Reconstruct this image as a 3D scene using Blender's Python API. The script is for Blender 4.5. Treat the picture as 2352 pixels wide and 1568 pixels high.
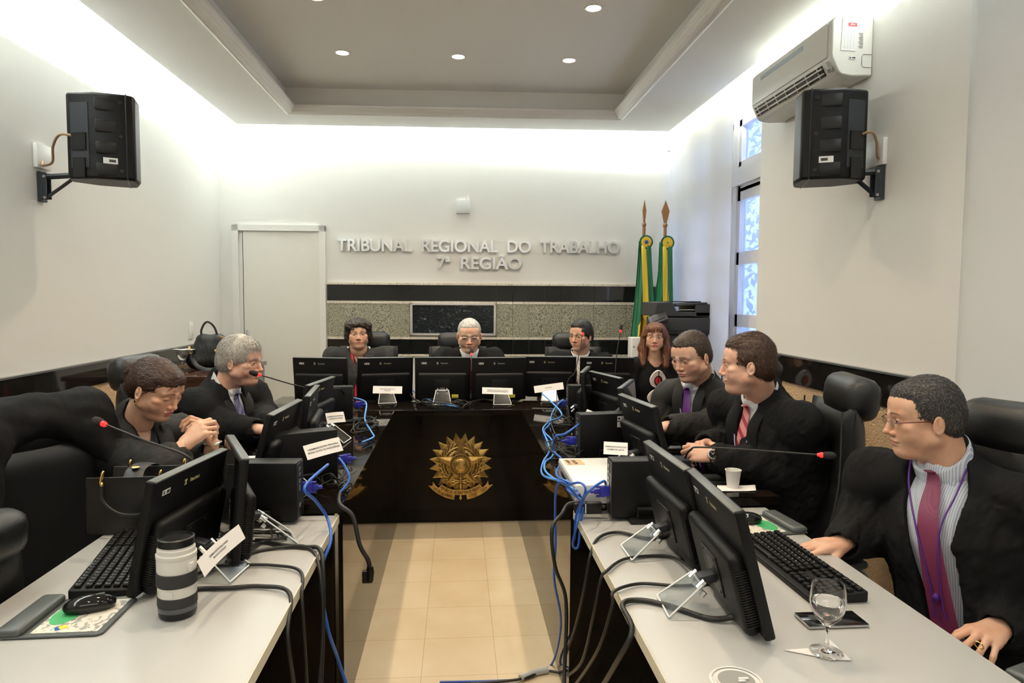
import bpy, bmesh, math, random
import numpy as np
from mathutils import Vector, Matrix, Euler
random.seed(7)
PI = math.pi
scene = bpy.context.scene
for o in list(bpy.data.objects): bpy.data.objects.remove(o)
C = bpy.data.collections.new('room'); scene.collection.children.link(C)

# ---------------------------------------------------------------- camera
FPX, CX, CY, EYE = 1570.0, 1176.0, 784.0, 1.5
YAW, PITCH, ROLL = math.radians(4.529), math.radians(3.689), 0.0062
Fv = Vector((math.sin(YAW)*math.cos(PITCH), math.cos(YAW)*math.cos(PITCH), -math.sin(PITCH)))
R0 = Vector((math.cos(YAW), -math.sin(YAW), 0)); U0 = R0.cross(Fv)
cr, sr = math.cos(ROLL), math.sin(ROLL)
Rr = R0*cr + U0*sr; Ur = U0*cr - R0*sr
cam_d = bpy.data.cameras.new('camera'); cam = bpy.data.objects.new('camera', cam_d); C.objects.link(cam)
cam_d.sensor_width = 36; cam_d.lens = FPX/2352*36; cam_d.clip_start = 0.05
cam.matrix_world = Matrix(((Rr.x, Ur.x, -Fv.x, 0), (Rr.y, Ur.y, -Fv.y, 0), (Rr.z, Ur.z, -Fv.z, EYE), (0, 0, 0, 1)))
scene.camera = cam

# ---------------------------------------------------------------- exposure, sky and lamps
scene.view_settings.view_transform = 'Standard'; scene.view_settings.look = 'None'
scene.view_settings.gamma = 1; scene.view_settings.exposure = 0.22
scene.view_settings.use_curve_mapping = False
w = bpy.data.worlds.new('sky'); scene.world = w; w.use_nodes = True
w.node_tree.nodes['Background'].inputs[0].default_value = (0.58, 0.70, .98, 1)
w.node_tree.nodes['Background'].inputs[1].default_value = 4.2

def area(name, loc, direction, sx, sy, watts, col, spread=PI, shape='RECTANGLE'):
    d = bpy.data.lights.new(name, 'AREA'); d.shape = shape; d.size = sx
    if shape == 'RECTANGLE': d.size_y = sy
    d.energy = watts; d.color = col; d.spread = spread
    o = bpy.data.objects.new(name, d); C.objects.link(o); o.location = loc
    o.rotation_euler = Vector(direction).to_track_quat('-Z', 'Y').to_euler(); return o
COOL = (0.90, 1.0, 1.0); WARM = (1.0, 0.82, 0.60)
# fluorescent tubes hidden on top of the dropped ceiling border, shining at the walls
area('cove_lamp', (-1.72, 2.6, 3.08), (-1, 0, 0.25), .05, 6.4, 165, COOL).rotation_euler = (0, PI/2+.25, 0)
area('cove_lamp', (1.70, 2.6, 3.08), (1, 0, 0.25), .05, 6.4, 152, COOL).rotation_euler = (0, -PI/2-.25, 0)
area('cove_lamp', (-.05, 5.72, 3.08), (0, 1, 0.25), 3.4, .05, 72, COOL)
# fill lamp added behind the photographer, and a lamp added behind the near curtain
area('fill_lamp', (0, -1.6, 3.0), (0, .35, -1), 2.4, 1.6, 30, (1.0, .99, .97))  # general fill, added on the ceiling out of view
area('curtain_backlight', (2.6, 1.1, 1.8), (-1, 0, 0), 2.4, 2.4, 5, (.9, .97, 1.0))  # area lamp added outside to make the near curtain glow
DOWN = [(x, y) for y in (4.68, 3.84, 2.15, .5) for x in ((-.76, 0, .745) if y > 4 or y < 3 else (-.76, .745))]
for (x, y) in DOWN:
    area('downlight_lamp', (x, y, 3.085), (0, 0, -1), .07, .07, 7.0 if y > 2 else 3.5, WARM, 2.3, 'DISK')

# ---------------------------------------------------------------- points of the place: back from a pixel to a real plane
def ray(px, py):
    X, Y = px-CX, py-CY
    x = X*cr+Y*sr; y = -X*sr+Y*cr
    return Fv*FPX+R0*x-U0*y
def Z(px, py, z): d = ray(px, py); return Vector((0, 0, EYE))+d*((z-EYE)/d.z)
def Yp(px, py, y): d = ray(px, py); return Vector((0, 0, EYE))+d*(y/d.y)
def Xp(px, py, x): d = ray(px, py); return Vector((0, 0, EYE))+d*(x/d.x)

# ---------------------------------------------------------------- materials
def mat(name, col, rough=.5, metal=0, spec=.5, bump=0, bscale=200, coat=0, emit=None, estr=0, alpha=None, trans=0, ior=1.5, sheen=0, sss=0):
    m = bpy.data.materials.new(name); m.use_nodes = True
    nt = m.node_tree; b = nt.nodes['Principled BSDF']
    b.inputs['Base Color'].default_value = (*col, 1); b.inputs['Roughness'].default_value = rough
    b.inputs['Metallic'].default_value = metal; b.inputs['Specular IOR Level'].default_value = spec
    b.inputs['Coat Weight'].default_value = coat; b.inputs['IOR'].default_value = ior
    b.inputs['Transmission Weight'].default_value = trans; b.inputs['Sheen Weight'].default_value = sheen
    if sss: b.inputs['Subsurface Weight'].default_value = sss; b.inputs['Subsurface Radius'].default_value = (.012, .004, .002); b.inputs['Subsurface Scale'].default_value = 1
    if emit: b.inputs['Emission Color'].default_value = (*emit, 1); b.inputs['Emission Strength'].default_value = estr
    if bump:
        n = nt.nodes.new('ShaderNodeTexNoise'); n.inputs['Scale'].default_value = bscale; n.inputs['Detail'].default_value = 4
        t = nt.nodes.new('ShaderNodeTexCoord'); bp = nt.nodes.new('ShaderNodeBump'); bp.inputs['Strength'].default_value = bump; bp.inputs['Distance'].default_value = .01
        nt.links.new(t.outputs['Object'], n.inputs['Vector']); nt.links.new(n.outputs['Fac'], bp.inputs['Height']); nt.links.new(bp.outputs['Normal'], b.inputs['Normal'])
    return m
def ramp_mat(name, stops, scale, rough=.4, detail=4, stretch=(1, 1, 1), tex='noise', coat=0, bump=0, spec=.5, sheen=0):
    m = mat(name, stops[0][1], rough, coat=coat, spec=spec, sheen=sheen); nt = m.node_tree; b = nt.nodes['Principled BSDF']
    t = nt.nodes.new('ShaderNodeTexCoord'); mp = nt.nodes.new('ShaderNodeMapping'); mp.inputs['Scale'].default_value = stretch
    if tex == 'noise': n = nt.nodes.new('ShaderNodeTexNoise'); n.inputs['Detail'].default_value = detail; out = n.outputs['Fac']
    else: n = nt.nodes.new('ShaderNodeTexVoronoi'); out = n.outputs['Color']
    n.inputs['Scale'].default_value = scale
    r = nt.nodes.new('ShaderNodeValToRGB'); e = r.color_ramp.elements
    while len(e) < len(stops): e.new(.5)
    for k, (p, c) in enumerate(stops): e[k].position = p; e[k].color = (*c, 1)
    nt.links.new(t.outputs['Object'], mp.inputs['Vector']); nt.links.new(mp.outputs['Vector'], n.inputs['Vector'])
    nt.links.new(out, r.inputs['Fac']); nt.links.new(r.outputs['Color'], b.inputs['Base Color'])
    if bump:
        bp = nt.nodes.new('ShaderNodeBump'); bp.inputs['Strength'].default_value = bump; bp.inputs['Distance'].default_value = .004
        nt.links.new(out, bp.inputs['Height']); nt.links.new(bp.outputs['Normal'], b.inputs['Normal'])
    return m
M = {}
M['wall'] = mat('wall_paint', (.76, .74, .70), .6, bump=.05, bscale=60)
M['ceil'] = mat('ceiling_paint', (.86, .85, .82), .7)
M['trimw'] = mat('white_trim', (.80, .78, .74), .4)
M['door'] = mat('cream_door_paint', (.76, .735, .66), .4)
M['black'] = mat('black_plastic', (.006, .006, .0065), .36, spec=.4)
M['blackm'] = mat('matte_black_plastic', (.0045, .0045, .005), .46, spec=.25, bump=.1, bscale=600)
M['glossb'] = mat('glossy_black_plastic', (.008, .008, .009), .08)
M['grey'] = mat('grey_plastic_and_sheen', (.085, .095, .095), .36)  # lifted to paint ceiling light onto monitor tops; plain grey plastic elsewhere
M['leather'] = mat('black_leather', (.008, .0085, .0095), .36, bump=.12, bscale=350)
M['cloth'] = mat('black_robe_cloth', (.0065, .0065, .0075), .8, spec=.22, sheen=.0, bump=.3, bscale=900)
M['cloth2'] = mat('dark_robe_cloth', (.0085, .0078, .0072), .62, spec=.3, sheen=.0, bump=.3, bscale=900)
M['white'] = mat('white_plastic', (.78, .78, .76), .35)
M['paper'] = mat('white_paper', (.86, .85, .84), .7)
M['ink'] = mat('printed_ink', (.06, .06, .07), .7)
M['chrome'] = mat('polished_chrome', (.78, .79, .80), .14, 1)
M['steel'] = mat('brushed_steel', (.55, .55, .56), .28, 1)
M['dsteel'] = mat('dark_painted_steel', (.035, .04, .048), .4, .3)
M['gold'] = mat('gold_metal', (.85, .6, .25), .22, 1)
M['glass'] = mat('clear_glass', (1, 1, 1), .0, trans=1, ior=1.45)
M['water'] = mat('still_water', (1, 1, 1), .0, trans=1, ior=1.33)
M['acryl'] = bpy.data.materials.new('clear_acrylic'); M['acryl'].use_nodes = True
_n = M['acryl'].node_tree; _n.nodes.clear(); _o = _n.nodes.new('ShaderNodeOutputMaterial'); _t = _n.nodes.new('ShaderNodeBsdfTransparent'); _t.inputs[0].default_value = (.86, .89, .90, 1)
_g = _n.nodes.new('ShaderNodeBsdfGlossy'); _g.inputs['Roughness'].default_value = .12; _m = _n.nodes.new('ShaderNodeMixShader'); _m.inputs[0].default_value = .10
_n.links.new(_t.outputs[0], _m.inputs[1]); _n.links.new(_g.outputs[0], _m.inputs[2]); _n.links.new(_m.outputs[0], _o.inputs[0])
M['acedge'] = mat('acrylic_edge_glint', (.80, .84, .84), .15)  # pale colour stands in for light caught in the clear sheet's edges
M['blue'] = mat('blue_cable_jacket', (.02, .11, .48), .4)
M['lblue'] = mat('light_blue_cable_jacket', (.07, .27, .72), .4)
M['vga'] = mat('blue_vga_plug', (.02, .025, .35), .4)
M['cable'] = mat('black_cable_jacket', (.015, .015, .015), .45)
M['red'] = mat('red_led_ring', (.8, .02, .02), .4, emit=(1, .02, .02), estr=1.6)
M['foam'] = mat('mic_foam', (.02, .015, .017), .9, bump=.4, bscale=700)
M['deskw'] = mat('pale_desk_laminate', (.50, .50, .485), .3, bump=.03, bscale=500)
M['deske'] = mat('cream_desk_edging', (.62, .58, .46), .4)
M['panelg'] = mat('grey_desk_panel', (.30, .30, .28), .5)
M['logo'] = mat('pale_gold_print', (.42, .38, .22), .4)
M['logow'] = mat('pale_grey_print', (.35, .37, .37), .4)
M['wood'] = mat('varnished_wood', (.30, .12, .035), .25, coat=.4)
M['skin'] = mat('skin', (.55, .30, .19), .45)

# ---------------------------------------------------------------- mesh building
class MB:
    def __init__(s): s.v = []; s.f = []; s.m = []; s.mats = []; s.cur = 0
    def use(s, m):
        m = M[m] if isinstance(m, str) else m
        if m not in s.mats: s.mats.append(m)
        s.cur = s.mats.index(m); return s
    def add(s, vs, fs, T=None):
        n = len(s.v)
        for p in vs:
            p = Vector(p); s.v.append(tuple(T @ p) if T is not None else tuple(p))
        for f in fs: s.f.append(tuple(i+n for i in f)); s.m.append(s.cur)
        return s
    def box(s, c, d, rot=None, bev=0, T=None, taper=(1, 1)):
        x, y, z = d[0]/2, d[1]/2, d[2]/2
        R = (Matrix.Translation(c) @ Euler(rot or (0, 0, 0)).to_matrix().to_4x4())
        if T is not None: R = T @ R
        if bev <= 0:
            vs = [(sx*x*(taper[0] if sz > 0 else 1), sy*y*(taper[1] if sz > 0 else 1), sz*z) for sz in (-1, 1) for sx, sy in ((-1, -1), (1, -1), (1, 1), (-1, 1))]
            return s.add(vs, [(3, 2, 1, 0), (4, 5, 6, 7), (0, 1, 5, 4), (1, 2, 6, 5), (2, 3, 7, 6), (3, 0, 4, 7)], R)
        b = min(bev, x*.99, y*.99, z*.99)
        bm = bmesh.new(); bmesh.ops.create_cube(bm, size=1)
        for v in bm.verts:
            t0, t1 = (taper if v.co.z > 0 else (1, 1)); v.co = Vector((v.co.x*2*x*t0, v.co.y*2*y*t1, v.co.z*2*z))
        bmesh.ops.bevel(bm, geom=bm.edges[:], offset=b, segments=3 if b > .004 else 2, profile=.5, affect='EDGES')
        bm.verts.ensure_lookup_table()
        s.add([v.co for v in bm.verts], [[v.index for v in f.verts] for f in bm.faces], R); bm.free(); return s
    def tube(s, pts, r, n=8, cap=True, T=None, flat=None):
        pts = [Vector(p) for p in pts]; k = len(pts); rs = r if isinstance(r, (list, tuple)) else [r]*k
        up = Vector((0, 0, 1)); vs = []; prev = None
        for i, p in enumerate(pts):
            t = (pts[min(i+1, k-1)]-pts[max(i-1, 0)])
            if t.length < 1e-9: t = Vector((0, 0, 1))
            t.normalize()
            if prev is None:
                a = up if abs(t.z) < .9 else Vector((0, 1, 0)); u = t.cross(a).normalized()
            else:
                u = prev-t*prev.dot(t)
                u = u.normalized() if u.length > 1e-6 else t.orthogonal().normalized()
            prev = u; w_ = t.cross(u)
            for j in range(n):
                a = 2*PI*j/n; fx = flat if flat else 1
                vs.append(p+u*math.cos(a)*rs[i]+w_*math.sin(a)*rs[i]*fx)
        fs = [(i*n+j, i*n+(j+1) % n, (i+1)*n+(j+1) % n, (i+1)*n+j) for i in range(k-1) for j in range(n)]
        if cap: fs += [tuple(range(n))[::-1], tuple((k-1)*n+j for j in range(n))]
        return s.add(vs, fs, T)
    def cyl(s, a, b, r, r2=None, n=16, T=None): return s.tube([a, b], [r, r if r2 is None else r2], n, True, T)
    def lathe(s, prof, n=24, T=None, closed=True):
        k = len(prof); vs = [(r*math.cos(2*PI*j/n), r*math.sin(2*PI*j/n), z) for r, z in prof for j in range(n)]
        fs = [(i*n+j, i*n+(j+1) % n, (i+1)*n+(j+1) % n, (i+1)*n+j) for i in range(k-1) for j in range(n)]
        if closed: fs += [tuple(range(n))[::-1], tuple((k-1)*n+j for j in range(n))]
        return s.add(vs, fs, T)
    def ell(s, c, r, n=16, T=None, rot=None):
        m = n//2; Mx = Matrix.Translation(c) @ Euler(rot or (0, 0, 0)).to_matrix().to_4x4()
        if T is not None: Mx = T @ Mx
        vs = [(0, 0, -r[2])]+[(r[0]*math.sin(PI*i/m)*math.cos(2*PI*j/n), r[1]*math.sin(PI*i/m)*math.sin(2*PI*j/n), -r[2]*math.cos(PI*i/m)) for i in range(1, m) for j in range(n)]+[(0, 0, r[2])]
        fs = [(0, 1+(j+1) % n, 1+j) for j in range(n)]
        fs += [(1+(i-1)*n+j, 1+(i-1)*n+(j+1) % n, 1+i*n+(j+1) % n, 1+i*n+j) for i in range(1, m-1) for j in range(n)]
        fs += [(1+(m-2)*n+j, 1+(m-2)*n+(j+1) % n, len(vs)-1) for j in range(n)]
        return s.add(vs, fs, Mx)
    def prism(s, poly, h, T=None, z0=0):
        n = len(poly); vs = [(x, y, z0) for x, y in poly]+[(x, y, z0+h) for x, y in poly]
        return s.add(vs, [tuple(range(n))[::-1], tuple(range(n, 2*n))]+[(i, (i+1) % n, n+(i+1) % n, n+i) for i in range(n)], T)
    def grid(s, fn, nu, nv, T=None):
        vs = [fn(i/nu, j/nv) for i in range(nu+1) for j in range(nv+1)]
        return s.add(vs, [(i*(nv+1)+j, (i+1)*(nv+1)+j, (i+1)*(nv+1)+j+1, i*(nv+1)+j+1) for i in range(nu) for j in range(nv)], T)
    def quad(s, a, b, c, d): return s.add([a, b, c, d], [(0, 1, 2, 3)])
    def build(s, name, m=None, parent=None, smooth=35, bevel=0, solid=0, label=None):
        me = bpy.data.meshes.new(name); me.from_pydata(s.v, [], s.f)
        if s.mats:
            for x in s.mats: me.materials.append(x)
            me.polygons.foreach_set('material_index', s.m)
        elif m: me.materials.append(M[m] if isinstance(m, str) else m)
        if s.mats and m and not isinstance(m, str): pass
        me.update()
        if smooth: me.shade_smooth(); me.set_sharp_from_angle(angle=math.radians(smooth))
        o = bpy.data.objects.new(name, me); C.objects.link(o)
        if parent: o.parent = parent
        if solid: md = o.modifiers.new('solid', 'SOLIDIFY'); md.thickness = solid; md.offset = 0
        if bevel: md = o.modifiers.new('bevel', 'BEVEL'); md.width = bevel; md.segments = 2; md.limit_method = 'ANGLE'; md.angle_limit = .6
        if label: o['label'] = label
        return o
def tag(o, label=None, cat=None, group=None, kind=None):
    if label: o['label'] = label
    if cat: o['category'] = cat
    if group: o['group'] = group
    if kind: o['kind'] = kind
    return o
def thing(name, loc=(0, 0, 0), rz=0, label=None, cat=None, group=None, rot=None):
    o = bpy.data.objects.new(name, None); C.objects.link(o); o.location = loc
    o.rotation_euler = rot or (0, 0, rz); o.empty_display_size = .05
    return tag(o, label, cat, group)
def struct(o): o['kind'] = 'structure'; return o
_kids = {}
def kids(o): return [c for c in C.objects if c.parent == o]
def dup(o, loc=None, rz=None, label=None, group=None, parent=None):
    c = o.copy(); C.objects.link(c)
    for ch in kids(o): dup(ch, parent=c)
    if parent: c.parent = parent
    if loc is not None: c.location = loc
    if rz is not None: c.rotation_euler[2] = rz
    if label: c['label'] = label
    if group: c['group'] = group
    return c
def curve(pts, step=6):
    P = [Vector(p) for p in pts]; out = []
    for i in range(len(P)-1):
        a, b, c, d = P[max(i-1, 0)], P[i], P[i+1], P[min(i+2, len(P)-1)]
        for k in range(step):
            t = k/step; out.append(.5*((2*b)+(c-a)*t+(2*a-5*b+4*c-d)*t*t+(3*b-a-3*c+d)*t*t*t))
    out.append(P[-1]); return out
_fc = {}
def text_mesh(txt, size, depth, align='CENTER', res=4, bold=.012):
    """vertices and faces of a word set in the built-in font, x to the right, y up"""
    k = (txt, size, depth, align, bold)
    if k in _fc: return _fc[k]
    cu = bpy.data.curves.new('w', 'FONT'); cu.body = txt; cu.size = size; cu.extrude = depth/2; cu.align_x = align; cu.resolution_u = res; cu.offset = size*bold
    o = bpy.data.objects.new('w', cu); C.objects.link(o); me = bpy.data.meshes.new_from_object(o)
    r = ([v.co.copy() for v in me.vertices], [tuple(p.vertices) for p in me.polygons])
    bpy.data.objects.remove(o); bpy.data.curves.remove(cu); bpy.data.meshes.remove(me); _fc[k] = r; return r
def put_text(mb, txt, size, depth, T, align='CENTER', width=None):
    v, f = text_mesh(txt, size, depth, align)
    if width and v:
        xs = [p.x for p in v]; k = width/(max(xs)-min(xs)); T = T @ Matrix.Diagonal((k, 1, 1, 1))
    return mb.add(v, f, T)
def frame(o, x, y, z=None):
    x = Vector(x).normalized(); y = Vector(y); y = (y-x*y.dot(x)).normalized(); z = x.cross(y)
    return Matrix(((x.x, y.x, z.x, o[0]), (x.y, y.y, z.y, o[1]), (x.z, y.z, z.z, o[2]), (0, 0, 0, 1)))
# ================================================================ the room
BM = -.034                                   # the back wall is not quite square to the side walls
XL, XR, YB = -2.1, 1.93, 6.2
def yb(x, off=0): return YB+BM*x-off
def quadbox(mb, p, h, z0):                    # prism over a plan polygon
    return mb.prism(p, h, z0=z0)
# floor: speckled cream vinyl tiles 30 cm with thin joints
def floor_mat():
    m = mat('cream_vinyl_tile', (.70, .58, .38), .22, spec=.5); nt = m.node_tree; b = nt.nodes['Principled BSDF']
    g = nt.nodes.new('ShaderNodeNewGeometry'); mp = nt.nodes.new('ShaderNodeMapping'); mp.inputs['Location'].default_value = (.144, .085, 0); mp.inputs['Rotation'].default_value = (0, 0, .0)
    br = nt.nodes.new('ShaderNodeTexBrick'); br.offset = 0; br.inputs['Scale'].default_value = 1; br.inputs['Brick Width'].default_value = .302; br.inputs['Row Height'].default_value = .302
    br.inputs['Mortar Size'].default_value = .0011; br.inputs['Mortar Smooth'].default_value = .1
    br.inputs['Color1'].default_value = (.70, .565, .375, 1); br.inputs['Color2'].default_value = (.73, .60, .41, 1); br.inputs['Mortar'].default_value = (.42, .33, .2, 1)
    n = nt.nodes.new('ShaderNodeTexNoise'); n.inputs['Scale'].default_value = 5
    v = nt.nodes.new('ShaderNodeTexVoronoi'); v.inputs['Scale'].default_value = 24
    r = nt.nodes.new('ShaderNodeValToRGB'); r.color_ramp.elements[0].position = .0; r.color_ramp.elements[0].color = (.45, .22, .05, 1)
    r.color_ramp.elements[1].position = .075; r.color_ramp.elements[1].color = (1, 1, 1, 1)
    mx = nt.nodes.new('ShaderNodeMixRGB'); mx.blend_type = 'MULTIPLY'; mx.inputs['Fac'].default_value = .8
    mx2 = nt.nodes.new('ShaderNodeMixRGB'); mx2.blend_type = 'SOFT_LIGHT'; mx2.inputs['Fac'].default_value = .3
    L = nt.links.new
    L(g.outputs['Position'], mp.inputs['Vector']); L(mp.outputs['Vector'], br.inputs['Vector']); L(g.outputs['Position'], n.inputs['Vector']); L(g.outputs['Position'], v.inputs['Vector'])
    L(v.outputs['Distance'], r.inputs['Fac']); L(br.outputs['Color'], mx.inputs['Color1']); L(r.outputs['Color'], mx.inputs['Color2'])
    L(mx.outputs['Color'], mx2.inputs['Color1']); L(n.outputs['Fac'], mx2.inputs['Color2']); L(mx2.outputs['Color'], b.inputs['Base Color'])
    return m
b = MB(); b.box((0, 1.5, -.03), (5.2, 10.4, .06)); struct(b.build('floor', floor_mat(), smooth=0))
# walls
b = MB(); b.box((XL-.06, 1.5, 1.7), (.12, 10.0, 3.4)); struct(b.build('wall_left', 'wall', smooth=0))
b = MB(); b.prism([(XL-.1, yb(XL)), (XR+.5, yb(XR+.5)), (XR+.5, yb(XR)+.15), (XL-.1, yb(XL)+.15)], 3.4); struct(b.build('wall_back', 'wall', smooth=0))
YW = 4.30; YE = 2.46
b = MB(); b.box((XR+.12, (YW+YE-.06)/2, 1.7), (.24, YW-YE+.06, 3.4)); b.box((XR+.12, -1.85, 1.7), (.24, 3.5, 3.4)); b.box((XR+.12, 1.15, 3.2), (.24, 2.6, .4)); b.box((XR+.12, 1.15, .2), (.24, 2.6, .4)); struct(b.build('wall_right', 'wall', smooth=0))
b = MB(); b.box((0, -3.45, 1.7), (4.6, .1, 3.4)); struct(b.build('wall_front', 'wall', smooth=0))
# upper ceiling over the light cove, and the dropped border with its tray
b = MB(); b.box((0, 1.5, 3.44), (5.2, 10.4, .08)); struct(b.build('ceiling', 'ceil', smooth=0))
SX0, SX1, SZ = -1.83, 1.79, 2.92
SYB = lambda x: 5.87+BM*x
TX0, TX1 = -1.30, 1.27; TYB = lambda x: 5.43+BM*x
b = MB(); y0 = -3.4
for poly in ([(SX0, y0), (TX0, y0), (TX0, TYB(TX0)), (SX0, SYB(SX0))], [(TX1, y0), (SX1, y0), (SX1, SYB(SX1)), (TX1, TYB(TX1))], [(TX0, TYB(TX0)), (TX1, TYB(TX1)), (SX1, SYB(SX1)), (SX0, SYB(SX0))]):
    b.prism(poly, .06, z0=SZ)
b.prism([(TX0-.06, y0), (TX1+.06, y0), (TX1+.06, TYB(TX1)+.06), (TX0-.06, TYB(TX0)+.06)], .05, z0=3.1)      # tray top
b.prism([(TX0-.06, y0), (TX0-.03, y0), (TX0-.03, TYB(TX0)+.05), (TX0-.06, TYB(TX0)+.05)], .2, z0=SZ+.02)
b.prism([(TX1+.03, y0), (TX1+.06, y0), (TX1+.06, TYB(TX1)+.05), (TX1+.03, TYB(TX1)+.05)], .2, z0=SZ+.02)
b.prism([(TX0-.05, TYB(TX0)+.02), (TX1+.05, TYB(TX1)+.02), (TX1+.05, TYB(TX1)+.05), (TX0-.05, TYB(TX0)+.05)], .2, z0=SZ+.02)
struct(b.build('ceiling', 'ceil', smooth=0))
# crown moulding around the tray opening
prof = [(-.005, -.012), (.0, -.022), (-.012, -.026), (-.02, -.02), (-.032, -.022), (-.05, -.016), (-.055, -.004), (-.066, 0), (-.072, .012), (-.08, .016), (-.082, .03), (-.02, .03), (-.005, .02)]
def mould(mb, path, inward):
    ring = []
    for i, p in enumerate(path):
        ring.append([Vector((p[0], p[1], SZ+.002))+inward[i]*(-a)+Vector((0, 0, c*1.0)) for a, c in prof])
    n = len(prof)
    for i in range(len(path)-1):
        mb.add(ring[i]+ring[i+1], [(k, (k+1) % n, n+(k+1) % n, n+k) for k in range(n)])
b = MB()
px0, px1 = TX0-.02, TX1+.02
mould(b, [(px0, y0), (px0, TYB(px0)+.02), (px1, TYB(px1)+.02), (px1, y0)], [Vector((1, 0, 0)), Vector((1, -1, 0)), Vector((-1, -1, 0)), Vector((-1, 0, 0))])
struct(b.build('trim_1', 'trimw', smooth=50))
# back wall panelling in bands of granite and cream stone
M['granite'] = ramp_mat('olive_granite', [(.0, (.035, .035, .028)), (.36, (.06, .06, .045)), (.43, (.25, .24, .175)), (.55, (.33, .31, .235)), (.68, (.50, .48, .39))], 105, .25, detail=8)
M['stone'] = ramp_mat('cream_stone', [(.3, (.34, .29, .22)), (.45, (.62, .56, .46)), (.6, (.74, .68, .58))], 90, .35, detail=6)
M['bgran'] = mat('polished_black_granite', (.010, .011, .011), .06, spec=.55)
M['dgran'] = mat('dado_black_granite', (.012, .011, .010), .05, spec=.55)
def backbox(mb, x0, x1, z0, z1, t, off=0):
    mb.prism([(x0, yb(x0, off)), (x0, yb(x0, off+t)), (x1, yb(x1, off+t)), (x1, yb(x1, off))], z1-z0, z0=z0)
jl = [-1.165, -.43, .345]+[.345+.148*k for k in range(1, 11)]+[XR-.02]
wx0, wx1, wz0, wz1 = -.428, .342, 1.155, 1.445
for n, (z0, z1, mt, t) in enumerate([(1.605, 1.625, 'stone', .024), (1.462, 1.605, 'bgran', .02), (1.437, 1.462, 'stone', .022), (1.140, 1.437, 'granite', .018), (1.118, 1.140, 'stone', .022), (.985, 1.118, 'bgran', .02), (.965, .985, 'stone', .024), (.0, .965, 'trimw', .012)]):
    b = MB()
    for i in range(len(jl)-1):
        a, c = jl[i]+.0011, jl[i+1]-.0011
        if i == 1 and n == 3: continue
        if mt == 'trimw' and i: continue
        if mt == 'trimw': a, c = jl[0], jl[-1]
        backbox(b, a, c, z0+.0008, z1-.0008, t)
    struct(b.build('trim_%d' % (n+2), mt, smooth=0))
# dark internal window in the panelling
wn = thing('window_1', (0, 0, 0)); wn['kind'] = 'structure'
b = MB()
for (a, c, z0, z1) in ((wx0, wx1, wz1-.018, wz1), (wx0, wx1, wz0, wz0+.018), (wx0, wx0+.02, wz0, wz1), (wx1-.02, wx1, wz0, wz1)): backbox(b, a, c, z0, z1, .032)
b.build('window_frame', mat('pale_aluminium_frame', (.62, .60, .58), .3, .4), wn, smooth=0)
def film_mat():
    m = mat('dark_creased_film', (.006, .009, .012), .07); nt = m.node_tree; b_ = nt.nodes['Principled BSDF']
    t = nt.nodes.new('ShaderNodeTexCoord'); mp = nt.nodes.new('ShaderNodeMapping'); mp.inputs['Scale'].default_value = (14, 1, 42); mp.inputs['Rotation'].default_value = (0, .5, 0)
    n = nt.nodes.new('ShaderNodeTexNoise'); n.inputs['Scale'].default_value = 1.4; n.inputs['Detail'].default_value = 3; n.inputs['Distortion'].default_value = 1.6
    r = nt.nodes.new('ShaderNodeValToRGB'); e = r.color_ramp.elements; e[0].position = .60; e[0].color = (.006, .01, .013, 1); e[1].position = .78; e[1].color = (.22, .25, .26, 1)
    bp = nt.nodes.new('ShaderNodeBump'); bp.inputs['Strength'].default_value = .5; bp.inputs['Distance'].default_value = .003
    for a_, b2 in ((t.outputs['Object'], mp.inputs['Vector']), (mp.outputs['Vector'], n.inputs['Vector']), (n.outputs['Fac'], r.inputs['Fac']), (r.outputs['Color'], b_.inputs['Base Color']), (n.outputs['Fac'], bp.inputs['Height']), (bp.outputs['Normal'], b_.inputs['Normal'])): nt.links.new(a_, b2)
    return m
b = MB(); backbox(b, wx0+.012, wx1-.012, wz0+.012, wz1-.012, .008); b.build('pane', film_mat(), wn, smooth=0)
# dado bands on the side walls
b = MB()
for (a, c) in ((y0+.1, 1.45), (1.452, 2.9), (2.902, 3.65), (3.652, 4.9), (4.902, yb(XL)-.002)): b.box((XL+.011, (a+c)/2, 1.045), (.022, c-a, .125))
struct(b.build('trim_10', 'dgran', smooth=0))
b = MB(); b.box((XL+.014, 1.4, 1.112), (.03, 9.6, .01)); struct(b.build('trim_11', mat('granite_cap', (.12, .125, .13), .15), smooth=0))
b = MB()
for (a, c) in ((YE, 3.2), (3.202, 3.75), (3.752, YW)): b.box((XR-.011, (a+c)/2, 1.095), (.022, c-a, .15))
struct(b.build('trim_12', 'dgran', smooth=0))
b = MB(); b.box((XR-.014, (YE+YW)/2, 1.173), (.03, YW-YE, .009)); struct(b.build('trim_13', bpy.data.materials['granite_cap'], smooth=0))
# textured tan wall covering below the dado
M['tan'] = mat('tan_textured_wallcovering', (.60, .41, .24), .5, bump=1.0, bscale=90)
b = MB(); b.box((XL+.004, 1.4, .49), (.008, 9.6, .98)); struct(b.build('trim_14', 'tan', smooth=0))
b = MB(); b.box((XR-.004, (YE+YW)/2, .51), (.008, YW-YE, 1.02)); struct(b.build('trim_15', 'tan', smooth=0))
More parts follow.
